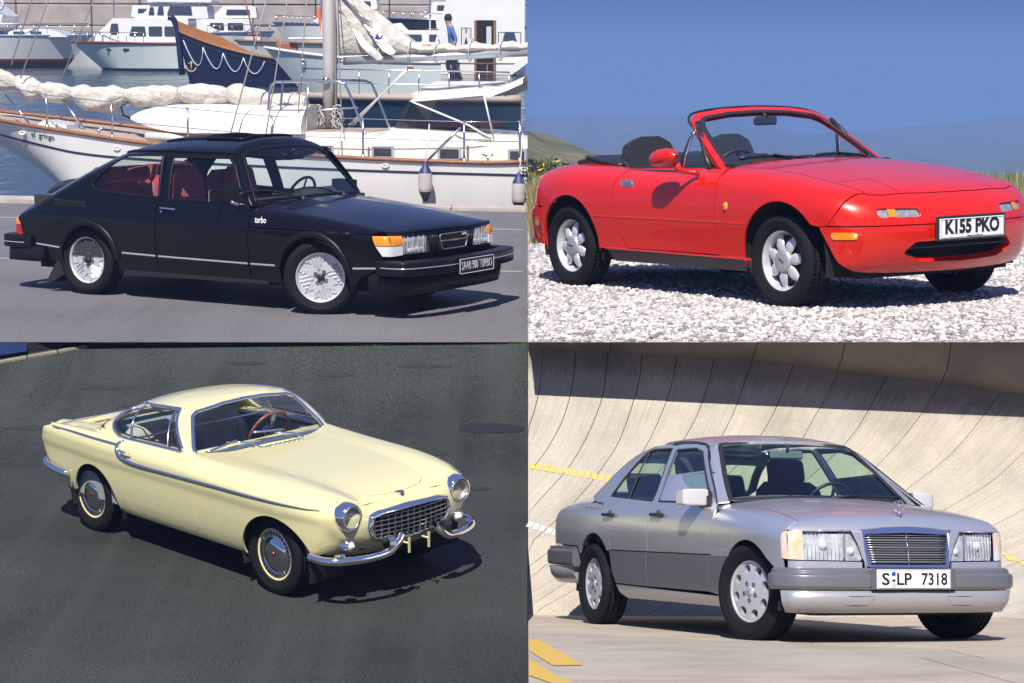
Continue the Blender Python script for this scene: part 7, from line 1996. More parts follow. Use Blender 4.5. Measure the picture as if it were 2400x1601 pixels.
    mb = MB(); mb.prism([(.8, .6), (.8, 1.05), (3.2, 1.05), (3.8, .62)], -.6, .6, 'y'); c = mb.build('cabin', GELW, o); windows_on(c, .605, [(1.0, 1.6, .74, .93), (1.8, 2.4, .74, .93), (2.6, 3.0, .74, .93, .06)])
    mb = MB(); mb.prism([(2.2, 1.05), (2.4, 1.25), (3.4, 1.12), (3.3, 1.05)], -.3, .3, 'y'); mb.build('tarpaulin', CANVASW, o)
    for x, m in ((1.6, STEEL), (4.6, STEEL)):
        mb = MB(); mb.tube([(x, 0, .7), (x, 0, 2.8)], .025, 6); mb.build('mast', m, o)
    mb = MB(); mb.prism([(4.62, 1.0), (4.74, 1.6), (4.62, 1.65)], -.01, .01, 'y'); mb.build('pennant', mat('orange pennant', (.7, .12, .03), .8), o)
    # F: dark blue hull just behind the spray hood
    o = boat('motor_boat', 'dark blue hulled boat with beige gunwale behind the yacht spray hood', 1.1 - .95, 37.0, 180, .40)
    mb = MB(); hull_b = lambda t: .92 + .06 * t
    pt, w = hull(mb, 4.3, 1.5, hull_b, -.1, .5); mb.build('hull', mat('deep teal blue', (.016, .034, .07), .3, coat=.4), o); deck_of(pt).build('deck', CR, o, False)
    for sg in (1, -1): rail_of(pt, sg, .07).build('rail', mat('beige gunwale', (.36, .29, .24), .6), o)
    q = pt(.47, .60, 1); mb = MB(); mb.lathe([(0, .012), (.09, .012), (.11, .0)], 18, M=TR(q[0], q[1] + .01, q[2]) @ SC(1.3, 1, .7)); mb.build('port_light', WINDOW, o)
    mb = MB()
    for t in np.linspace(.05, .95, 8):
        p = pt(t, 1, 1); mb.tube([(p[0], p[1] - .04, p[2]), (p[0], p[1] - .04, p[2] + .5)], .012, 5)
    mb.tube([(pt(t, 1, 1)[0], pt(t, 1, 1)[1] - .04, pt(t, 1, 1)[2] + .5) for t in np.linspace(.05, .95, 12)], .014, 5); mb.tube([(pt(t, 1, 1)[0], pt(t, 1, 1)[1] - .04, pt(t, 1, 1)[2] + .25) for t in np.linspace(.05, .95, 12)], .010, 5); mb.build('guard_rail', STEEL, o)
    mb = MB(); mb.prism([(.3, .9), (.3, 1.25), (1.6, 1.25), (2.2, .92)], -.45, .45, 'y'); mb.build('cabin', GELW, o)
    # G: boat with the white wheelhouse at the right, person on its deck
    o = boat('trawler_yacht', 'white wheelhouse boat with curtained windows and an open dark doorway', .25, 49.0, 180, 1.093)
    mb = MB(); pt, w = hull(mb, 6.2, 2.0, lambda t: .28 + .08 * t * t, -.4, .8); mb.build('hull', GELW, o); deck_of(pt).build('deck', CR, o, False)
    for sg in (1, -1): rail_of(pt, sg, .03).build('rail', TEAK, o)
    zb = .0
    mb = MB(); mb.box((.80, .1, 1.3), (1.66, .9, 2.4)); mb.prism([(1.63, .35), (2.3, .35), (2.2, 1.2), (1.85, 2.5), (1.63, 2.5)], -.3, .5, 'y'); c = mb.build('wheelhouse', GELW, o)
    CU = mat('curtain', (.62, .62, .60), .9)
    for x0, x1, z0, z1 in ((1.27, 1.52, 1.12, 1.72), (.05, .62, 1.12, 1.62)):
        mb = MB(); mb.prism(rounded([(x0, z0), (x1, z0), (x1, z1), (x0, z1)], .03), .545, .562, 'y'); wf = mb.build('window', WINDOW, c)
        for s_ in (0, 1):
            mb = MB(); a = x0 + .02 if s_ == 0 else x1 - .02; d = .12 if s_ == 0 else -.12
            mb.add([(a, .565, z1 - .02), (a + d * 1.2, .565, z1 - .02), (a + d * .5, .566, (z0 + z1) / 2 - .1), (a + d * .6, .565, z0 + .03), (a, .565, z0 + .03)], [(0, 1, 2, 3, 4)]); mb.build('curtain', CU, wf)
    mb = MB(); mb.prism([(.72, .35), (1.14, .35), (1.14, 1.9), (.72, 1.9)], .548, .556, 'y'); d = mb.build('doorway', VOID, c)
    mb = MB(); mb.box((.69, .56, 1.1), (.05, .03, 1.6)); mb.box((1.17, .56, 1.1), (.05, .03, 1.6)); mb.build('door_frame', TEAK, d)
    mb = MB(); mb.prism(rounded([(.78, 1.15), (.9, 1.15), (.9, 1.75), (.78, 1.75)], .03), .557, .562, 'y'); mb.build('door_pane', mat('door pane', (.55, .57, .58), .3), d)
    mb = MB()
    for x in np.linspace(.2, 5.6, 9): mb.tube([(x, 1.02, .30), (x, 1.02, .85)], .014, 5)
    mb.tube([(.1, 1.02, .85), (5.7, 1.02, .87)], .022, 6); mb.tube([(.1, 1.02, .58), (5.7, 1.02, .60)], .014, 6); mb.build('guard_rail', TEAK, o)
    mb = MB(); mb.prism([(-.2, 1.15), (.35, .75), (.25, .62), (-.25, .98)], .7, 1.1, 'y'); mb.build('cabin_awning', GELW, o)
    mb = MB(); mb.prism([(3.0, .3), (3.0, .75), (5.0, .75), (5.5, .3)], -.6, .6, 'y'); mb.build('fore_cabin', GELW, o)
    # more boats closing the view to the far wall
    specs = [('white cabin cruiser at the back with a cream flybridge, left of the navy boat', -11.2, 58.0, 4, 4.2, .75, CR), ('white sports boat with low screen at the back between the navy boat and the mast', -7.4, 58.5, 183, 3.6, .70, GELW), ('small white cruiser with dark side windows far behind the brown railed boat', -4.0, 61.0, 176, 3.4, .8, GELW), ('white flybridge boat at the back left of the wheelhouse boat', -2.6, 60.0, 2, 3.0, .75, GELW), ('dark hulled boat with white deckhouse far behind the mainsail', -.6, 63.0, 180, 3.6, .8, DARK), ('white cruiser with grey windscreen behind the stem of the navy boat', -9.2, 55.0, 181, 3.6, .72, GELW)]
    for k, (lab, x, yy, rz, L, fr, m) in enumerate(specs):
        o = boat('motor_yacht', lab, x, yy, rz, 1.45 + .09 * (yy - 52))
        mb = MB(); pt, w = hull(mb, L, 1.4, lambda t: fr + .08 * t * t, -.2, .7); mb.build('hull', m, o); deck_of(pt).build('deck', CR, o, False)
        for sg in (1, -1): rail_of(pt, sg, .03).build('rail', TEAK if k % 2 else STEEL, o)
        mb = MB(); mb.prism(rounded([(.3, fr - .05), (.25, fr + .45), (L * .45, fr + .48), (L * .62, fr + .1), (L * .66, fr - .05)], .05), -.5, .5, 'y'); c = mb.build('cabin', GELW, o); windows_on(c, .505, [(.5, .95, fr + .12, fr + .33), (1.05, L * .42, fr + .12, fr + .33, .05)])
        mb = MB(); mb.prism(rounded([(.1, fr + .48), (.15, fr + .82), (L * .30, fr + .82), (L * .40, fr + .48)], .05), -.4, .4, 'y'); c = mb.build('flybridge', CR if k % 2 else GELW, o); windows_on(c, .405, [(.3, L * .28, fr + .56, fr + .72, .04)])
        mb = MB(); mb.tube([(L * .5, 0, fr), (L * .5 + .05, 0, fr + 2.4)], .025, 6); mb.build('mast', STEEL if k % 3 else TEAK, o)
        mb = MB()
        for t in np.linspace(.55, .97, 6): p = pt(t, 1, 1); mb.tube([p, (p[0], p[1], p[2] + .22)], .010, 5); p = pt(t, 1, -1); mb.tube([p, (p[0], p[1], p[2] + .22)], .010, 5)
        for sg in (1, -1): mb.tube([tuple(np.array(pt(t, 1, sg)) + (0, 0, .22)) for t in np.linspace(.55, .97, 8)], .012, 5)
        mb.build('guard_rail', STEEL, o)
    # harbour wall closing the basin
    x1 = bound('harbour', 68, 3) - .05
    wall = empty('harbour_wall', 'harbour', (0, 67.5, 2.2), 0, label='long beige stone harbour wall behind the farthest boats', cat='wall')
    ST = mat('harbour stone', (.42, .36, .32), .9, noise=(2, .25), bump=(6, .5)); rnd = random.Random(2)
    xq = -26.0; k = 0
    while xq < x1 - .2:
        wd = min(rnd.uniform(1.6, 2.6), x1 - xq)
        for r_ in range(3):
            mb = MB(); mb.box((xq + wd / 2, rnd.uniform(-.03, .03), .55 + r_ * .72), (wd - .03, .8, .70), bev=.03); mb.build('stone_block', ST, wall)
        xq += wd
    mb = MB(); mb.box(((-26 + x1) / 2, .2, 2.60), (x1 + 26, 1.3, .18), bev=.03); mb.build('wall_cap', mat('wall cap', (.40, .38, .42), .9), wall)

def build_person(wz):
    P = Vector((-1.47, 47.8, 1.093 + .30))
    H = 1.0
    J = {'pel': (0, 0, .92), 'sp': (.01, 0, 1.12), 'ch': (-.03, 0, 1.36), 'nk': (-.07, 0, 1.50), 'hd': (-.10, 0, 1.60), 'ht': (-.11, 0, 1.74),
         'hl': (0, .09, .90), 'kl': (-.10, .10, .52), 'al': (.06, .10, .10), 'tl': (-.10, .11, .05), 'hr': (0, -.09, .90), 'kr': (.02, -.10, .50), 'ar': (.24, -.10, .16), 'tr': (.12, -.11, .06),
         'sl': (-.03, .19, 1.40), 'el': (.02, .25, 1.14), 'wl': (-.12, .24, .95), 'fl': (-.18, .22, .88), 'sr': (-.03, -.19, 1.40), 'er': (.08, -.24, 1.14), 'wr': (-.02, -.24, .93), 'fr': (-.06, -.23, .85)}
    Rr = {'pel': .15, 'sp': .15, 'ch': .17, 'nk': .06, 'hd': .095, 'ht': .07, 'hl': .10, 'kl': .065, 'al': .045, 'tl': .04, 'hr': .10, 'kr': .065, 'ar': .045, 'tr': .04, 'sl': .07, 'el': .048, 'wl': .034, 'fl': .03, 'sr': .07, 'er': .048, 'wr': .034, 'fr': .03}
    E = [('pel', 'sp'), ('sp', 'ch'), ('ch', 'nk'), ('nk', 'hd'), ('hd', 'ht'), ('pel', 'hl'), ('hl', 'kl'), ('kl', 'al'), ('al', 'tl'), ('pel', 'hr'), ('hr', 'kr'), ('kr', 'ar'), ('ar', 'tr'), ('ch', 'sl'), ('sl', 'el'), ('el', 'wl'), ('wl', 'fl'), ('ch', 'sr'), ('sr', 'er'), ('er', 'wr'), ('wr', 'fr')]
    ks = list(J); me = bpy.data.meshes.new('person'); me.from_pydata([J[k] for k in ks], [(ks.index(a), ks.index(b)) for a, b in E], [])
    o = bpy.data.objects.new('person', me); COL.objects.link(o)
    sk = o.modifiers.new('skin', 'SKIN'); 
    for k, v in zip(ks, me.skin_vertices[0].data):
        v.radius = (Rr[k], Rr[k] * (.72 if k in ('pel', 'sp', 'ch') else 1)); v.use_root = (k == 'pel')
    sb = o.modifiers.new('sub', 'SUBSURF'); sb.levels = 2; sb.render_levels = 2
    dg = bpy.context.evaluated_depsgraph_get(); m2 = bpy.data.meshes.new_from_object(o.evaluated_get(dg))
    bpy.data.objects.remove(o)
    for m in (mat('blue shirt', (.10, .17, .42), .9), mat('dark trousers', (.02, .022, .03), .9), mat('skin tone', (.42, .24, .17), .6)): m2.materials.append(m)
    for p in m2.polygons:
        c = p.center; p.use_smooth = True
        arm = abs(c.y) > .205 and c.z < 1.10
        p.material_index = 2 if (c.z > 1.475 or arm) else (0 if c.z > .93 else 1)
    p = ob('person', m2); put(p, 'harbour', P, 8)
    p.scale = p.scale * .98
    tag(p, 'man in a blue shirt walking along the wheelhouse boat deck', 'person')
    mb = MB(); mb.lathe([(0, .115), (.06, .10), (.092, .05), (.098, -.01), (.09, -.05)], 16, M=TR(-.095, 0, 1.665) @ RX(90) @ SC(1, 1, 1)); h = mb.build('hair', mat('dark hair', (.015, .012, .01), .8), p)
    return p

def clip_harbour():
    """boats, water and rigging stop where the next ground begins."""
    import bmesh
    Mh = PLACES['harbour']['M']; Mi = Mh.inverted()
    a = np.array(PLACES['harbour']['A']); n = a.T @ np.array([1.0, 0.0, 37 / FOC]); h = PLACES['harbour']['h']
    no = Vector(n); co = Vector((0, 0, h)) - no.normalized() * .004
    bpy.context.view_layer.update()
    for o in list(bpy.data.objects):
        if o.type != 'MESH': continue
        r = o
        while r.parent: r = r.parent
        if r.name.split('.')[0] not in HARBOUR: continue
        L = Mi @ o.matrix_world; V = np.array([tuple(L @ v.co) for v in o.data.vertices])
        if len(V) == 0: continue
        d = (V - np.array(co)) @ np.array(no)
        if d.max() <= 0: continue
        Li = L.inverted(); c_ = Li @ co; n_ = (L.to_3x3().transposed() @ no).normalized()
        if o.data.users > 1: o.data = o.data.copy()
        bm = bmesh.new(); bm.from_mesh(o.data)
        r_ = bmesh.ops.bisect_plane(bm, geom=bm.verts[:] + bm.edges[:] + bm.faces[:], plane_co=c_, plane_no=n_, clear_outer=True)
        bmesh.ops.holes_fill(bm, edges=[e for e in r_['geom_cut'] if isinstance(e, bmesh.types.BMEdge)], sides=0)
        bm.to_mesh(o.data); bm.free()
        if len(o.data.polygons) == 0: bpy.data.objects.remove(o)
HARBOUR = {'sailing_yacht', 'dinghy', 'fender', 'motor_yacht', 'fishing_boat', 'motor_boat', 'trawler_yacht', 'harbour_wall', 'water', 'quay_coping'}
# ================================================================== upper right: the gravel lot
def build_gravel():
    rnd = np.random.default_rng(5)
    Yc = 11.35
    def zg(X, Y): return np.where(Y < Yc, -.19 * (Yc - Y) ** 2, 0.0) + .012 * np.sin(X * 2.1 + Y * 1.3) * np.clip((Y - 12.2), 0, 1)
    def front(X):
        lo, hi = 8.6, 11.3
        for _ in range(40):
            m = (lo + hi) / 2
            if level('gravel', X, m, float(zg(X, m))) > 0: hi = m
            else: lo = m
        return hi
    _fx = np.linspace(-1, 7, 50); _fy = [front(float(q)) for q in _fx]
    front = lambda X: float(np.interp(X, _fx, _fy))
    def f(nt, b):
        tc = N(nt, 'ShaderNodeTexCoord'); co = tc.outputs['Object']
        v = N(nt, 'ShaderNodeTexVoronoi', i_Scale=26.0); nt.links.new(co, v.inputs['Vector'])
        n1 = N(nt, 'ShaderNodeTexNoise', i_Scale=1.1, i_Detail=6.0); nt.links.new(co, n1.inputs['Vector'])
        sep = N(nt, 'ShaderNodeSeparateColor'); nt.links.new(v.outputs['Color'], sep.inputs[0])
        c = ramp(nt, sep.outputs[0], [(0, (.26, .235, .225)), (.5, (.44, .405, .39)), (1, (.60, .57, .55))])
        c2 = ramp(nt, n1.outputs['Fac'], [(.35, (.72, .70, .68)), (.6, (1, 1, 1))])
        nt.links.new(mixc(nt, 1.0, c, c2, 'MULTIPLY'), b.inputs['Base Color']); b.inputs['Roughness'].default_value = .95
        bp = N(nt, 'ShaderNodeBump'); bp.inputs['Strength'].default_value = .9; bp.inputs['Distance'].default_value = .03
        nt.links.new(v.outputs['Distance'], bp.inputs['Height']); nt.links.new(bp.outputs[0], b.inputs['Normal'])
    GM = ground_mat('gravel ground', f)
    rows = []
    us = np.linspace(0, 1, 60)
    for t in np.linspace(0, 1, 60):
        row = []
        for u in us:
            X = .09 + u * 13.0
            for _ in range(4):
                y0 = front(min(X, 6.0)) if u < .6 else front(6.0); Y = y0 + t ** 1.3 * (27 - y0); X = bound('gravel', Y, 0) + u * 13.0
            row.append((X, Y, float(zg(X, Y))))
        rows.append(row)
    g = slab('gravel_lot', 'gravel', rows, GM, .0)
    mb = MB(); left = [r[0] for r in rows]; dp = lambda y: min(.012 + .10 * max(0, y - 10.8), 1.2); mb.sheet([left, [(bound('gravel', y, z - dp(y)) + .003, y, z - dp(y)) for x, y, z in left]], False)
    o = mb.build('lot_edge', mat('earth edge', (.25, .20, .16), .95, noise=(6, .3))); put(o, 'gravel'); tag(o, kind='structure')
    # loose stones
    ico = [(0, 0, 1), (.894, 0, .447), (.276, .851, .447), (-.724, .526, .447), (-.724, -.526, .447), (.276, -.851, .447), (.724, .526, -.447), (-.276, .851, -.447), (-.894, 0, -.447), (-.276, -.851, -.447), (.724, -.526, -.447), (0, 0, -1)]
    icf = [(0, 1, 2), (0, 2, 3), (0, 3, 4), (0, 4, 5), (0, 5, 1), (1, 6, 2), (2, 7, 3), (3, 8, 4), (4, 9, 5), (5, 10, 1), (2, 6, 7), (3, 7, 8), (4, 8, 9), (5, 9, 10), (1, 10, 6), (6, 11, 7), (7, 11, 8), (8, 11, 9), (9, 11, 10), (10, 11, 6)]
    n = 66000
    Y = 10.35 + (1 - np.sqrt(rnd.random(n))) * 10.5
    X = rnd.random(n) * (Y * .30) + (rnd.random(n) < .30) * rnd.random(n) * 4.0
    edge_x = bound('gravel', Y, 0); X = edge_x + .012 + X
    fr = np.array([front(x) for x in np.linspace(0, 6, 40)]); fy = np.interp(X, np.linspace(0, 6, 40), fr)
    k = (Y > fy + .015) & (X < 9); X, Y = X[k], Y[k]; n = len(X)
    s = .006 + .016 * rnd.random(n) ** 2.2 + (rnd.random(n) > .985) * .010
    s = np.minimum(s, .026)
    base = np.array(ico)
    V = base[None] * (.7 + .6 * rnd.random((n, 12, 1))) * s[:, None, None] * np.stack([.8 + .6 * rnd.random(n), .8 + .6 * rnd.random(n), .5 + .4 * rnd.random(n)], 1)[:, None, :]
    a = rnd.random(n) * 6.283; c, si = np.cos(a), np.sin(a)
    Vx = V[:, :, 0] * c[:, None] - V[:, :, 1] * si[:, None]; Vy = V[:, :, 0] * si[:, None] + V[:, :, 1] * c[:, None]
    V = np.stack([Vx + X[:, None], Vy + Y[:, None], V[:, :, 2] + zg(X, Y)[:, None] + .25 * s[:, None]], 2).reshape(-1, 3)
    Fc = (np.array(icf)[None] + (np.arange(n) * 12)[:, None, None]).reshape(-1, 3)
    me = bpy.data.meshes.new('loose_gravel'); me.vertices.add(len(V)); me.vertices.foreach_set('co', V.ravel())
    me.loops.add(Fc.size); me.loops.foreach_set('vertex_index', Fc.ravel()); me.polygons.add(len(Fc)); me.polygons.foreach_set('loop_start', np.arange(0, Fc.size, 3)); me.update(calc_edges=True); me.validate()
    def sm(nt, b):
        gm = N(nt, 'ShaderNodeNewGeometry'); c = ramp(nt, gm.outputs['Random Per Island'], [(0, (.18, .165, .155)), (.22, (.36, .33, .315)), (.6, (.53, .49, .465)), (1, (.70, .665, .64))])
        nt.links.new(c, b.inputs['Base Color']); b.inputs['Roughness'].default_value = .9
    o = ob('loose_gravel', me, ground_mat('gravel stones', sm)); put(o, 'gravel'); tag(o, 'pale crushed stone scattered over the lot round the red roadster', 'gravel', kind='stuff')
    # verge, meadow and the falling land behind
    def land(nt, b):
        tc = N(nt, 'ShaderNodeTexCoord'); co = tc.outputs['Object']
        n1 = N(nt, 'ShaderNodeTexNoise', i_Scale=.05, i_Detail=8.0, i_Roughness=.65); nt.links.new(co, n1.inputs['Vector'])
        n2 = N(nt, 'ShaderNodeTexNoise', i_Scale=.9, i_Detail=5.0); nt.links.new(co, n2.inputs['Vector'])
        c = ramp(nt, n1.outputs['Fac'], [(.34, (.035, .055, .022)), (.47, (.10, .105, .04)), (.56, (.16, .14, .065)), (.7, (.07, .09, .035))])
        c2 = ramp(nt, n2.outputs['Fac'], [(.3, (.6, .6, .6)), (.7, (1.15, 1.15, 1.15))])
        nt.links.new(mixc(nt, 1.0, c, c2, 'MULTIPLY'), b.inputs['Base Color']); b.inputs['Roughness'].default_value = 1.0
    LM = ground_mat('meadow', land)
    crest = pchip([(-200, 3), (8, 2.6), (60, 1.8), (95, -2), (117, -7.5), (133, -6), (153, -5.3), (174, -4), (188, -2.5), (200, -2), (260, 2), (400, 9), (900, 14)])
    rows = []
    for Y in (26.5, 28, 32, 40, 55, 80, 130, 220, 330, 500, 700, 900, 1100, 1250, 1400, 1520, 1600, 1800):
        row = []
        for u in np.linspace(0, 1, 110):
            x0_ = bound('gravel', Y, 0) - .45 * max(0, Y - 110); X = x0_ + (u ** 1.25 if Y < 120 else u) * (16 + Y * .62 + bound('gravel', Y, 0) - x0_)
            v = -.012 * (Y - 26.5) - .00034 * min(Y - 26.5, 220) ** 2
            z = v
            if Y > 300:
                t = min(1, (Y - 300) / 1220); t = t * t * (3 - 2 * t); Xc = X * 760 / Y
                z = v * (1 - t) + (1.175 + 2 * (float(crest(Xc)) - 1.175)) * t + 2 * (1.8 * math.sin(Xc * .19 + Y * .01) + 1.2 * math.sin(Xc * .37 - Y * .02)) * t * (1 - t) * 2
            if Y > 1520: z -= (Y - 1520) * .15
            row.append((X, Y, z + .15 * math.sin(X * .6 + Y * .3) * min(1, (Y - 26.5) / 30) - .02))
        rows.append(row)
    mb = MB(); mb.sheet(rows, True); o = mb.build('meadow', LM, fix=False); put(o, 'gravel'); tag(o, kind='structure')
    # near knoll at the left, behind the tail of the roadster
    rows = []
    for v in np.linspace(0, 1, 14):
        rows.append([(bound('gravel', 62 + 40 * v, 0) + u * 6.5, 62 + 40 * v, -1.9 + (2.6 - .95 * u * 2.0) * math.sin(min(1, v * 1.6) * math.pi / 2) * (1 - u) ** .35 + .12 * math.sin(u * 14 + v * 5)) for u in np.linspace(0, 1, 24)])
    mb = MB(); mb.sheet(rows, True); o = mb.build('knoll', LM, fix=False); put(o, 'gravel'); tag(o, kind='structure')
    # dry grass on the verges: blades
    def blades(name, lab, n, fx, hmin, hmax, cols):
        r = np.random.default_rng(len(name)); XY = fx(r, n); h = hmin + (hmax - hmin) * r.random(n) ** 1.5
        a = r.random(n) * 6.283; w = .006 + .006 * r.random(n); le = (r.random((n, 2)) - .5) * .5 * h[:, None]
        z0 = zg(XY[:, 0], XY[:, 1]) - .01
        A = np.stack([XY[:, 0] - w * np.cos(a), XY[:, 1] - w * np.sin(a), z0], 1); B = np.stack([XY[:, 0] + w * np.cos(a), XY[:, 1] + w * np.sin(a), z0], 1)
        Cm = np.stack([XY[:, 0] + le[:, 0] * .4 + w * .6 * np.cos(a), XY[:, 1] + le[:, 1] * .4 + w * .6 * np.sin(a), z0 + h * .6], 1); Dm = Cm - np.stack([w * 1.2 * np.cos(a), w * 1.2 * np.sin(a), 0 * w], 1)
        T = np.stack([XY[:, 0] + le[:, 0], XY[:, 1] + le[:, 1], z0 + h], 1)
        V = np.stack([A, B, Cm, Dm, T], 1).reshape(-1, 3); i = np.arange(n)[:, None] * 5
        fs = [tuple(q) for q in (i + [0, 1, 2, 3]).tolist()] + [tuple(q) for q in (i + [3, 2, 4]).tolist()]
        me = bpy.data.meshes.new(name); me.from_pydata(V.tolist(), [], fs); me.update()
        def gm(nt, b):
            ge = N(nt, 'ShaderNodeNewGeometry'); c = ramp(nt, ge.outputs['Random Per Island'], cols); nt.links.new(c, b.inputs['Base Color']); b.inputs['Roughness'].default_value = .9
        o = ob(name, me, ground_mat(name, gm)); put(o, 'gravel'); tag(o, lab, 'grass', kind='stuff')
    straw = [(0, (.10, .12, .03)), (.3, (.20, .17, .06)), (.6, (.34, .25, .10)), (1, (.42, .33, .16))]
    blades('dry_grass', 'tall dry golden grass at the left behind the roadster tail', 14000, lambda r, n: (lambda Y: np.stack([bound('gravel', Y, 0) + .02 + r.random(n) * 2.6, Y], 1))(18.6 + 9 * r.random(n) ** 1.2), .12, .55, straw)
    blades('verge_grass', 'green and straw coloured verge grass at the right beyond the gravel', 16000, lambda r, n: (lambda Y: np.stack([Y * .235 + r.random(n) * 3.2, Y], 1))(17.2 + 10 * r.random(n) ** 1.1), .06, .42, [(0, (.07, .12, .025)), (.4, (.13, .16, .04)), (.7, (.30, .25, .10)), (1, (.40, .34, .17))])
    # gorse bushes with yellow flowers at the left
    rr = np.random.default_rng(9)
    for k, (bx, by, bh) in enumerate(((.55, 27.5, .62), (.98, 28.4, .50))):
        n = 2200; th = rr.random(n) * 6.283; rad = rr.random(n) ** .5; zz = rr.random(n)
        lump = 1 + .25 * np.sin(th * 3 + k) + .2 * np.sin(zz * 9)
        px_ = bx + .38 * rad * np.cos(th) * (1 - zz ** 3 * .6) * lump; py_ = by + .38 * rad * np.sin(th) * (1 - zz ** 3 * .6) * lump; pz_ = bh * zz * (.7 + .3 * rr.random(n))
        d = rr.normal(size=(n, 2, 3)) * .028
        V = np.concatenate([np.stack([px_, py_, pz_], 1)[:, None], np.stack([px_, py_, pz_], 1)[:, None] + d], 1).reshape(-1, 3)
        me = bpy.data.meshes.new('foliage'); me.from_pydata(V.tolist(), [], [(3 * i, 3 * i + 1, 3 * i + 2) for i in range(n)]); me.update()
        t = empty('gorse_bush', 'gravel', (0, 0, 0), 0, label=['yellow flowering gorse bush at the left edge of the meadow', 'smaller gorse bush close behind the roadster tail'][k], cat='bush', group='gorse bushes at the left')
        def gm(nt, b):
            ge = N(nt, 'ShaderNodeNewGeometry'); c = ramp(nt, ge.outputs['Random Per Island'], [(0, (.03, .05, .012)), (.62, (.07, .09, .02)), (.8, (.12, .12, .02)), (.88, (.55, .38, .02)), (1, (.6, .45, .03))]); nt.links.new(c, b.inputs['Base Color'])
        ob('foliage', me, MATS.get('gorse') or ground_mat('gorse', gm), t)
        mb = MB()
        for j in range(6): mb.tube([(bx + .03 * math.cos(j), by + .03 * math.sin(j), 0), (bx + .2 * math.cos(j), by + .2 * math.sin(j), bh * .7)], [.014, .005], 5)
        mb.build('stem', mat('bush stem', (.10, .07, .04), .9), t)
    mb = MB(); mb.tube([(7.78, 30, -.3), (7.79, 30, .10), (7.775, 30, .16)], [.03, .028, .022], 8); o = mb.build('fence_post', mat('weathered post', (.16, .13, .10), .9)); put(o, 'gravel'); tag(o, 'single weathered fence post at the right beyond the gravel', 'post')

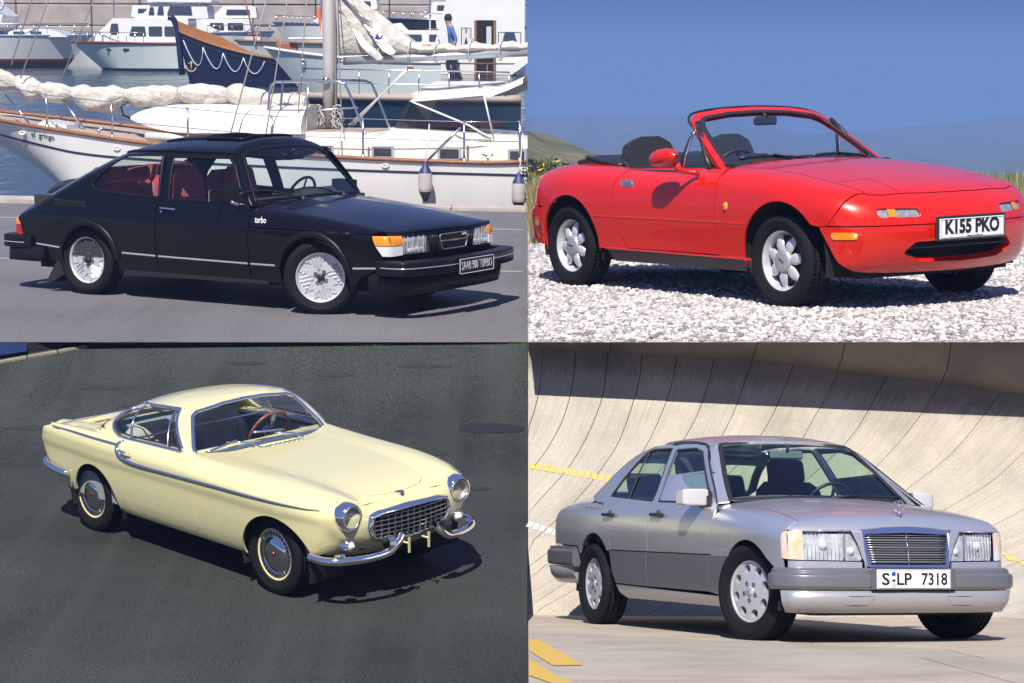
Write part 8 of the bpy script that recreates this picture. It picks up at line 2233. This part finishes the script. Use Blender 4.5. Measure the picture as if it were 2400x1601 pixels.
# ================================================================== lower left: the asphalt lot
def build_lot():
    AM = asphalt('lot asphalt', (.030, .0345, .031), .34, 1.1, (.20, .20, .18), (17, .26, (.066, .073, .068)), 1.0)
    zr = lambda Y: .524 * (max(0, Y - 17.8) / 3.7) ** 2
    def end(X):
        lo, hi = 20.0, 24.5
        for _ in range(40):
            m = (lo + hi) / 2
            if level('lot', X, m, zr(m)) > 0: hi = m
            else: lo = m
        return lo + .004
    _ex = np.linspace(-15, 1, 60); _ey = [end(float(q)) for q in _ex]
    end = lambda X: float(np.interp(X, _ex, _ey))
    rows = []
    for t in np.linspace(0, 1, 46):
        row = []
        for u in np.linspace(0, 1, 24):
            X = -14 + u * 14.0
            for _ in range(4):
                Y = 9.0 + t * (end(X) - 9.0); X = -14 + u * (bound('lot', Y, zr(Y)) - .003 + 14)
            row.append((X, Y, zr(Y)))
        rows.append(row)
    slab('asphalt_lot', 'lot', rows, AM, 0)
    mb = MB(); right = [r[-1] for r in rows]; mb.sheet([right, [(bound('lot', y, z - 1.5) - .004, y, z - 1.5) for x, y, z in right]], False); o = mb.build('lot_side', mat('lot concrete side', (.22, .21, .20), .9, noise=(3, .3))); put(o, 'lot'); tag(o, kind='structure')
    # oil stains and patches
    OIL = mat('oil stain', (.016, .018, .017), .6, noise=(6, .3)); rnd = random.Random(11)
    OILS = mat('faint stain', (.017, .019, .018), .75, noise=(8, .4, (.024, .027, .025)))
    spots = [(-.22, 19.22, .33, .16, 1), (-.80, 18.47, .17, .10, 0), (-1.08, 19.64, .10, .06, 0), (-.95, 20.9, .30, .05, 0), (-2.4, 20.0, .16, .06, 0), (-1.9, 20.7, .20, .05, 0), (-1.0, 17.6, .10, .05, 0), (-4.3, 20.4, .30, .05, 0), (-4.9, 19.3, .26, .06, 0), (-.3, 17.2, .12, .05, 0), (-3.9, 19.9, .2, .05, 0), (-1.5, 18.9, .09, .04, 0), (-5.0, 18.2, .2, .05, 0), (-2.9, 21.0, .22, .04, 0)]
    for x, y, a, b_, big in spots:
        n = 40; ph = rnd.uniform(0, 6)
        p = [(x + a * (1 + .10 * math.sin(3 * t + ph) + .07 * math.sin(7 * t) + .03 * math.sin(15 * t + ph)) * math.cos(t), y + b_ * (1 + .13 * math.sin(2 * t + ph) + .08 * math.sin(9 * t + 1)) * math.sin(t)) for t in np.linspace(0, 6.283, n, endpoint=False)]
        V, T = tri2d([p], .05); mb = MB(); mb.add([(q[0], q[1], zr(q[1]) + .004) for q in V], T, True); o = mb.build('oil_stain', OIL if big else OILS, fix=False); put(o, 'lot'); tag(o, kind='structure')
    # kerb and low building plinth at the far left, grass beyond
    def along(p0, p1, n=14): return [(p0[0] + (p1[0] - p0[0]) * t, p0[1] + (p1[1] - p0[1]) * t) for t in np.linspace(0, 1, n)]
    k0, k1 = (-6.6, 20.62), (-4.72, 21.43)
    KB = mat('kerb stone', (.30, .27, .20), .85, noise=(6, .3))
    kr = empty('kerb', 'lot', (0, 0, 0), 0, kind='structure')
    ln = along((-8.4, 19.85), k1, 13)
    for a, b_ in zip(ln[:-1], ln[1:]):
        mb = MB(); dx, dy = b_[0] - a[0], b_[1] - a[1]; L = math.hypot(dx, dy); mb.box((0, 0, .0), (L - .012, .05, .05), M=TR((a[0] + b_[0]) / 2, (a[1] + b_[1]) / 2, (zr(a[1]) + zr(b_[1])) / 2) @ RZ(math.degrees(math.atan2(dy, dx))) @ RY(-math.degrees(math.atan2(zr(b_[1]) - zr(a[1]), L))), bev=.008); mb.build('kerb_stone', KB, kr)
    bl = empty('building', 'lot', (0, 0, 0), 0, label='dark plinth of a low building at the far left edge of the asphalt', cat='building')
    q = [(-8.4, 19.95), (-6.6, 20.72), (-4.9, 21.44), (-5.0, 21.62), (-8.4, 21.0)]
    top = lambda X, Y: .0
    pts = [(-8.4, 19.97), (-7.4, 20.40), (-6.4, 20.83), (-5.5, 21.20), (-4.98, 21.42)]
    def zmax(X, Y):
        lo, hi = 0.0, 1.5
        for _ in range(30):
            m = (lo + hi) / 2
            if level('lot', X, Y, m) > 0: hi = m
            else: lo = m
        return lo - .004
    mb = MB(); mb.sheet([[(x, y, zr(y) - .02) for x, y in pts], [(x, y, max(zr(y), zmax(x, y))) for x, y in pts], [(x, y + .6, zmax(x, y + .6) - .02) for x, y in pts]], False); mb.build('plinth', mat('dark plinth', (.010, .010, .010), .8), bl, False)
    mb = MB(); a, b_ = (-6.05, 20.93), (-5.35, 21.22)
    mb.add([(a[0], a[1], zr(a[1]) + .06), (b_[0], b_[1], zr(b_[1]) + .05), (b_[0], b_[1], max(zr(b_[1]) + .06, zmax(*b_) - .004)), (a[0], a[1], zmax(*a) - .004)], [(0, 1, 2, 3)]); mb.build('blue_panel', mat('blue panel', (.02, .05, .16), .5), bl)
    r = np.random.default_rng(3); n = 9000
    X = -4.7 + r.random(n) * 4.95; e = np.array([end(x) for x in np.linspace(-5, .3, 20)]); Y = np.interp(X, np.linspace(-5, .3, 20), e) - .05 * r.random(n) ** 2 - .006 - .03 * (np.sin(X * 3.1) + np.sin(X * 7.7 + 1)).clip(0, 2) * r.random(n)
    keep = (X < bound('lot', Y, .5) - .01) & ~((X > -1.25) & (X < -.55) & (r.random(n) < .6)); X, Y = X[keep], Y[keep]; n = len(X)
    h = np.minimum(.012 + .03 * r.random(n), .03); z0 = np.array([zr(y) for y in Y]); _a = np.array(PLACES['lot']['A']); _q = _a[1] - (1.5 / FOC) * _a[2]; zm = PLACES['lot']['h'] - (_q[0] * X + _q[1] * Y) / _q[2] - .004; h = np.minimum(h, np.maximum(zm - z0, .002))
    V = np.stack([np.stack([X - .006, Y, z0 - .002], 1), np.stack([X + .006, Y, z0 - .002], 1), np.stack([X + .01 * r.normal(size=n), Y, z0 + h], 1)], 1).reshape(-1, 3)
    me = bpy.data.meshes.new('grass_strip'); me.from_pydata(V.tolist(), [], [(3 * i, 3 * i + 1, 3 * i + 2) for i in range(n)]); me.update()
    def gm(nt, b):
        ge = N(nt, 'ShaderNodeNewGeometry'); c = ramp(nt, ge.outputs['Random Per Island'], [(0, (.03, .06, .015)), (.6, (.06, .12, .03)), (1, (.14, .17, .06))]); nt.links.new(c, b.inputs['Base Color'])
    o = ob('grass_strip', me, ground_mat('strip grass', gm)); put(o, 'lot'); tag(o, 'thin green grass strip along the far edge of the asphalt', 'grass', kind='stuff')

# ================================================================== lower right: the banked track
def concrete(name, base, var=.16, streak=None, dark_top=None):
    def f(nt, b):
        tc = N(nt, 'ShaderNodeTexCoord'); co = tc.outputs['Object']; oi = N(nt, 'ShaderNodeObjectInfo')
        n1 = N(nt, 'ShaderNodeTexNoise', i_Scale=1.4, i_Detail=8.0, i_Roughness=.62); nt.links.new(co, n1.inputs['Vector'])
        n2 = N(nt, 'ShaderNodeTexNoise', i_Scale=90.0, i_Detail=3.0); nt.links.new(co, n2.inputs['Vector'])
        c = ramp(nt, n1.outputs['Fac'], [(.3, tuple(q * (1 - var) for q in base)), (.52, base), (.72, tuple(min(1, q * (1 + var * .6)) for q in base))])
        g = ramp(nt, n2.outputs['Fac'], [(.35, (.84, .84, .84)), (.65, (1.06, 1.06, 1.06))]); c = mixc(nt, 1.0, c, g, 'MULTIPLY')
        tint = ramp(nt, oi.outputs['Random'], [(0, (.90, .91, .93)), (.5, (1.0, .985, .96)), (1, (1.05, 1.03, 1.0))]); c = mixc(nt, 1.0, c, tint, 'MULTIPLY')
        if streak:
            uv = N(nt, 'ShaderNodeUVMap'); mp = N(nt, 'ShaderNodeMapping'); mp.inputs['Scale'].default_value = (streak[0], streak[1], 1); nt.links.new(uv.outputs[0], mp.inputs['Vector'])
            n3 = N(nt, 'ShaderNodeTexNoise', i_Scale=1.0, i_Detail=6.0, i_Roughness=.7); nt.links.new(mp.outputs[0], n3.inputs['Vector'])
            s = ramp(nt, n3.outputs['Fac'], [(.34, (.84, .83, .82)), (.5, (1, 1, 1)), (.66, (1.05, 1.05, 1.05))]); c = mixc(nt, 1.0, c, s, 'MULTIPLY')
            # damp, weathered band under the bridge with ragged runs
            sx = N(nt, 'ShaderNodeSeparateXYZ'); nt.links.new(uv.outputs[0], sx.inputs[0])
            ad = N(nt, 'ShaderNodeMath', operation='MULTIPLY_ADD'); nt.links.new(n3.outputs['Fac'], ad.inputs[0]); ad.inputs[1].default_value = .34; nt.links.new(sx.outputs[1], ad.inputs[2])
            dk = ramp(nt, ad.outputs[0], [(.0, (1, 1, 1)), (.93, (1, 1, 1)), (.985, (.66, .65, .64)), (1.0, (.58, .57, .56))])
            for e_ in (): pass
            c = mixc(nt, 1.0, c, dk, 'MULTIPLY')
        nt.links.new(c, b.inputs['Base Color']); b.inputs['Roughness'].default_value = .85; b.inputs['Specular IOR Level'].default_value = .25
        bp = N(nt, 'ShaderNodeBump'); bp.inputs['Strength'].default_value = .35; bp.inputs['Distance'].default_value = .006
        nt.links.new(n2.outputs['Fac'], bp.inputs['Height']); nt.links.new(bp.outputs[0], b.inputs['Normal'])
    return ground_mat(name, f)
def build_track():
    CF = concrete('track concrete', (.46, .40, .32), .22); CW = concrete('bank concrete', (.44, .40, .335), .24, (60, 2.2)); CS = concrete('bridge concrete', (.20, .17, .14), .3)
    # floor slabs, each its own piece
    fl = empty('track_floor', 'track', (0, 0, 0), 0, kind='structure')
    lines = [((.0, 6.0), (4, 5.6)), ((.08, 9.13), (2.29, 8.85)), ((.1, 11.42), (2.8, 10.81)), ((.12, 13.95), (2.92, 11.6)), ((.14, 15.72), (3.41, 13.4)), ((.15, 17.0), (4.2, 16.0)), ((.15, 18.0), (6.0, 18.0))]
    ly = lambda l, X: l[0][1] + (l[1][1] - l[0][1]) * (X - l[0][0]) / (l[1][0] - l[0][0]) if X < 4.2 else l[0][1] + (l[1][1] - l[0][1]) * (4.2 - l[0][0]) / (l[1][0] - l[0][0])
    for i, (a, b_) in enumerate(zip(lines[:-1], lines[1:])):
        cuts = [None, 1.9 + .35 * (i % 3), 4.3, 9.0]
        for j in range(3):
            def xl(Y): return bound('track', Y, 0) + .004 if j == 0 else cuts[j] + .004
            x1 = cuts[j + 1] - .004
            ya = ly(a, xl(10)) + .004; yb = ly(b_, xl(10)) - .004
            p = [(xl(ya), ly(a, xl(ya)) + .012), (x1, ly(a, x1) + .012), (x1, ly(b_, x1) - .012), (xl(yb), ly(b_, xl(yb)) - .012)]
            mb = MB(); V = [(x, y, 0) for x, y in p] + [(x, y, -.25) for x, y in p]; mb.add(V, [(0, 1, 2, 3), (0, 4, 5, 1), (1, 5, 6, 2), (2, 6, 7, 3), (3, 7, 4, 0)]); mb.build('concrete_slab', CF, fl)
    mb = MB(); mb.add([(bound('track', 5, 0), 5, -.02), (12, 5, -.02), (12, 18.2, -.02), (bound('track', 18.2, 0), 18.2, -.02)], [(0, 1, 2, 3)]); mb.build('joint_sealant', mat('joint dark', (.075, .066, .056), .9), fl)
    # paint on the floor
    YP = mat('worn yellow paint', (.72, .43, .02), .7, noise=(9, .3, (.56, .40, .13))); WP = mat('worn white paint', (.72, .71, .68), .7, noise=(9, .2, (.52, .47, .40)))
    for p, m in (([(.105, 12.85), (.185, 12.75), (.365, 9.98), (.215, 9.92), (.09, 11.35)], YP), ([(.082, 10.55), (.222, 9.0), (.29, 8.55), (.20, 8.50), (.078, 9.15)], YP), ([(4.46, 19.0), (4.62, 18.9), (4.62, 18.55), (4.45, 18.6)], WP), ([(4.40, 17.5), (4.58, 17.45), (4.56, 17.05), (4.38, 17.15)], WP), ([(4.28, 16.7), (4.44, 16.65), (4.42, 16.3), (4.26, 16.35)], WP)):
        p = [(max(x, bound('track', y, 0) + .006), y) for x, y in p if y < 17.5]
        if len(p) < 3: continue
        mb = MB(); mb.add([(x, y, .004) for x, y in p], [tuple(range(len(p)))]); o = mb.build('painted_band', m, fix=False); put(o, 'track'); tag(o, kind='structure')
    # banked wall of slanted panels
    wy = lambda Z: 17.55 + 1.45 * (1 - (1 - min(max(Z, -.2), 2.75) / 2.9) ** 1.7)
    W = [[(.3, 2.508), (.279, 2.212), (.228, 1.937), (.167, 1.749)], [(.619, 2.489), (.586, 2.171), (.513, 1.876), (.348, 1.542), (.167, 1.295)], [(.928, 2.48), (.893, 2.131), (.828, 1.909), (.588, 1.42), (.206, .973)], [(1.264, 2.461), (1.232, 2.217), (1.144, 1.922), (1.014, 1.587), (.805, 1.278)], [(1.601, 2.452), (1.538, 2.155), (1.427, 1.86), (1.317, 1.63)], [(1.963, 2.433), (1.886, 2.147), (1.749, 1.81), (1.662, 1.664)], [(2.331, 2.41), (2.245, 2.181), (2.118, 1.875), (2.005, 1.666)], [(2.732, 2.378), (2.632, 2.141), (2.459, 1.804), (2.369, 1.668)], [(3.154, 2.309), (3.049, 2.101), (2.841, 1.764), (2.772, 1.649)], [(3.618, 2.241), (3.518, 2.083), (3.284, 1.725), (3.182, 1.61)], [(4.13, 2.196), (3.976, 1.959), (3.675, 1.603), (3.45, 1.385)], [(4.705, 2.106), (4.492, 1.847), (4.143, 1.482), (3.679, 1.143)], [(5.6, 2.2), (4.855, 1.527), (4.508, 1.239), (4.028, .965)], [(6.4, 1.9), (4.762, .979), (4.435, .819), (4.1, .68)], [(7.5, 1.7), (5.2, .70), (4.4, .42), (3.9, .28)]]
    ZT = 2.72
    xs = []
    for l in W:
        l = sorted(l, key=lambda q: q[1]); z = np.array([q[1] for q in l]); x = np.array([q[0] for q in l])
        s0 = (x[1] - x[0]) / (z[1] - z[0]) * 1.12; s1 = (x[-1] - x[-2]) / (z[-1] - z[-2])
        zq = np.linspace(-.06, ZT, 24); xq = pchip(list(zip(z, x)))(zq)
        lo = zq < z[0]; xq[lo] = x[0] + s0 * (zq[lo] - z[0]) - .35 * (zq[lo] - z[0]) ** 2; hi = zq > z[-1]; xq[hi] = x[-1] + s1 * (zq[hi] - z[-1]); xs.append(xq)
    zq = np.linspace(-.06, ZT, 24)
    xs = [np.full(24, -3.0)] + xs + [xs[-1] + 3.0]
    bank = empty('banked_wall', 'track', (0, 0, 0), 0, label='tall curved concrete banking of slanted panels behind the silver saloon', cat='wall')
    rnd = random.Random(6)
    def panel(xa, xb, k):
        rows = []; off = rnd.uniform(-.004, .004)
        grid = []
        for i, z in enumerate(zq):
            L_ = bound('track', wy(z), z) + .003
            a, b_ = max(xa[i] + .0035, L_), max(xb[i] - .0035, L_)
            grid.append([(a + (b_ - a) * u, wy(z) + off, z) for u in (0, .5, 1)])
        if max(r[-1][0] - r[0][0] for r in grid) < .02: return
        mb = MB(); mb.sheet(grid, True)
        for c_ in (0, 2): mb.sheet([[r[c_] for r in grid], [(r[c_][0], r[c_][1] + .05, r[c_][2]) for r in grid]], False)
        o = mb.build('wall_panel', CW, bank, False)
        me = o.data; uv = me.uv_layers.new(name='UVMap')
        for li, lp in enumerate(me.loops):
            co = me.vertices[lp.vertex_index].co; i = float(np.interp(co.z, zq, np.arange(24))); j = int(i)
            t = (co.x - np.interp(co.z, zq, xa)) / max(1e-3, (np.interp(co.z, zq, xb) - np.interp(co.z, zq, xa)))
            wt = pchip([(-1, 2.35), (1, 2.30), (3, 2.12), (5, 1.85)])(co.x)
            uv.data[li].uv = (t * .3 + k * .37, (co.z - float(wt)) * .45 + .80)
    for k, (a, b_) in enumerate(zip(xs[:-1], xs[1:])): panel(a, b_, k)
    mb = MB(); mb.sheet([[(bound('track', wy(z) + .03, z) + .004, wy(z) + .03, z), (11, wy(z) + .03, z)] for z in zq], False); mb.build('joint_backing', mat('joint dark', (.075, .066, .056), .9), bank, False)
    # painted dashes on the bank
    def dash(pts, m):
        mb = MB(); mb.add([(x, wy(z) - .008, z) for x, z in pts], [tuple(range(len(pts)))]); mb.build('painted_dash', m, bank, False)
    for i in range(12):
        t = i / 12; x = .177 + (.954 - .177) * t; z = 1.397 - .128 * t; dash([(x + .006, z), (x + .048, z - .006), (x + .040, z - .066), (x - .004, z - .060)], YP)
    for i in range(5):
        t = i / 5; x = .167 + .29 * t; z = .838 - .09 * t; dash([(x, z), (x + .045, z - .010), (x + .015, z - .058), (x - .03, z - .048)], WP)
    for x, z in ((4.40, .600), (4.50, .548), (4.62, .500), (4.76, .45)): dash([(x, z), (x + .085, z - .010), (x + .115, z - .052), (x + .02, z - .040)], YP)
    # bridge soffit over the top of the bank
    so = [(-3, 2.55), (.125, 2.507), (.949, 2.48), (2.326, 2.41), (3.144, 2.313), (4.141, 2.202), (4.929, 2.08), (7.0, 1.80), (10, 1.5)]
    def ztop(X, Y):
        lo, hi = 1.5, 4.0
        for _ in range(30):
            m = (lo + hi) / 2
            if level('track', X, Y, m) > 0: hi = m
            else: lo = m
        return lo
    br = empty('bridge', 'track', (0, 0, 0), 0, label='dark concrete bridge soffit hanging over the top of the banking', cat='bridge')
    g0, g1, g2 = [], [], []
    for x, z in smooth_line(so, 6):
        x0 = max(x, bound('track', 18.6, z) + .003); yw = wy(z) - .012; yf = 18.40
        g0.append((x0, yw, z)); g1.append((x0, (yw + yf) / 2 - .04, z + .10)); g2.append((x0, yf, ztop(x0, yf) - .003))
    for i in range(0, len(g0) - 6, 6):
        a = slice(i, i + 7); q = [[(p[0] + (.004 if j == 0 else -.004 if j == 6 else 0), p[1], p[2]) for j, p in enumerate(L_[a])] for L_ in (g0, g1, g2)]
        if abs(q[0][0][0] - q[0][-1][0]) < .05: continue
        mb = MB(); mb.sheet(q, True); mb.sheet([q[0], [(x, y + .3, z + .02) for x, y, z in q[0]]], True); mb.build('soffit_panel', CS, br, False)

def build_haze():
    mb = MB(); mb.box((60, 1240, -74), (3200, 2500, 212)); o = mb.build('haze', None)
    m = bpy.data.materials.new('haze air'); m.use_nodes = True; nt = m.node_tree; nt.nodes.clear()
    out = nt.nodes.new('ShaderNodeOutputMaterial'); v = nt.nodes.new('ShaderNodeVolumePrincipled'); v.inputs['Density'].default_value = .0011; v.inputs['Color'].default_value = (.33, .56, 1.0, 1); v.inputs['Anisotropy'].default_value = .1
    nt.links.new(v.outputs[0], out.inputs['Volume']); o.data.materials.append(m)
    tag(o, 'pale blue summer haze over the valley and hills', 'haze', kind='stuff')
# ------------------------------------------------------------------ build everything
_wz = build_harbour()
build_gravel()
build_lot()
build_track()
build_yacht()
build_far_boats(_wz)
clip_harbour()
build_saab()
build_miata()
build_volvo()
build_merc()
build_person(_wz)
build_haze()
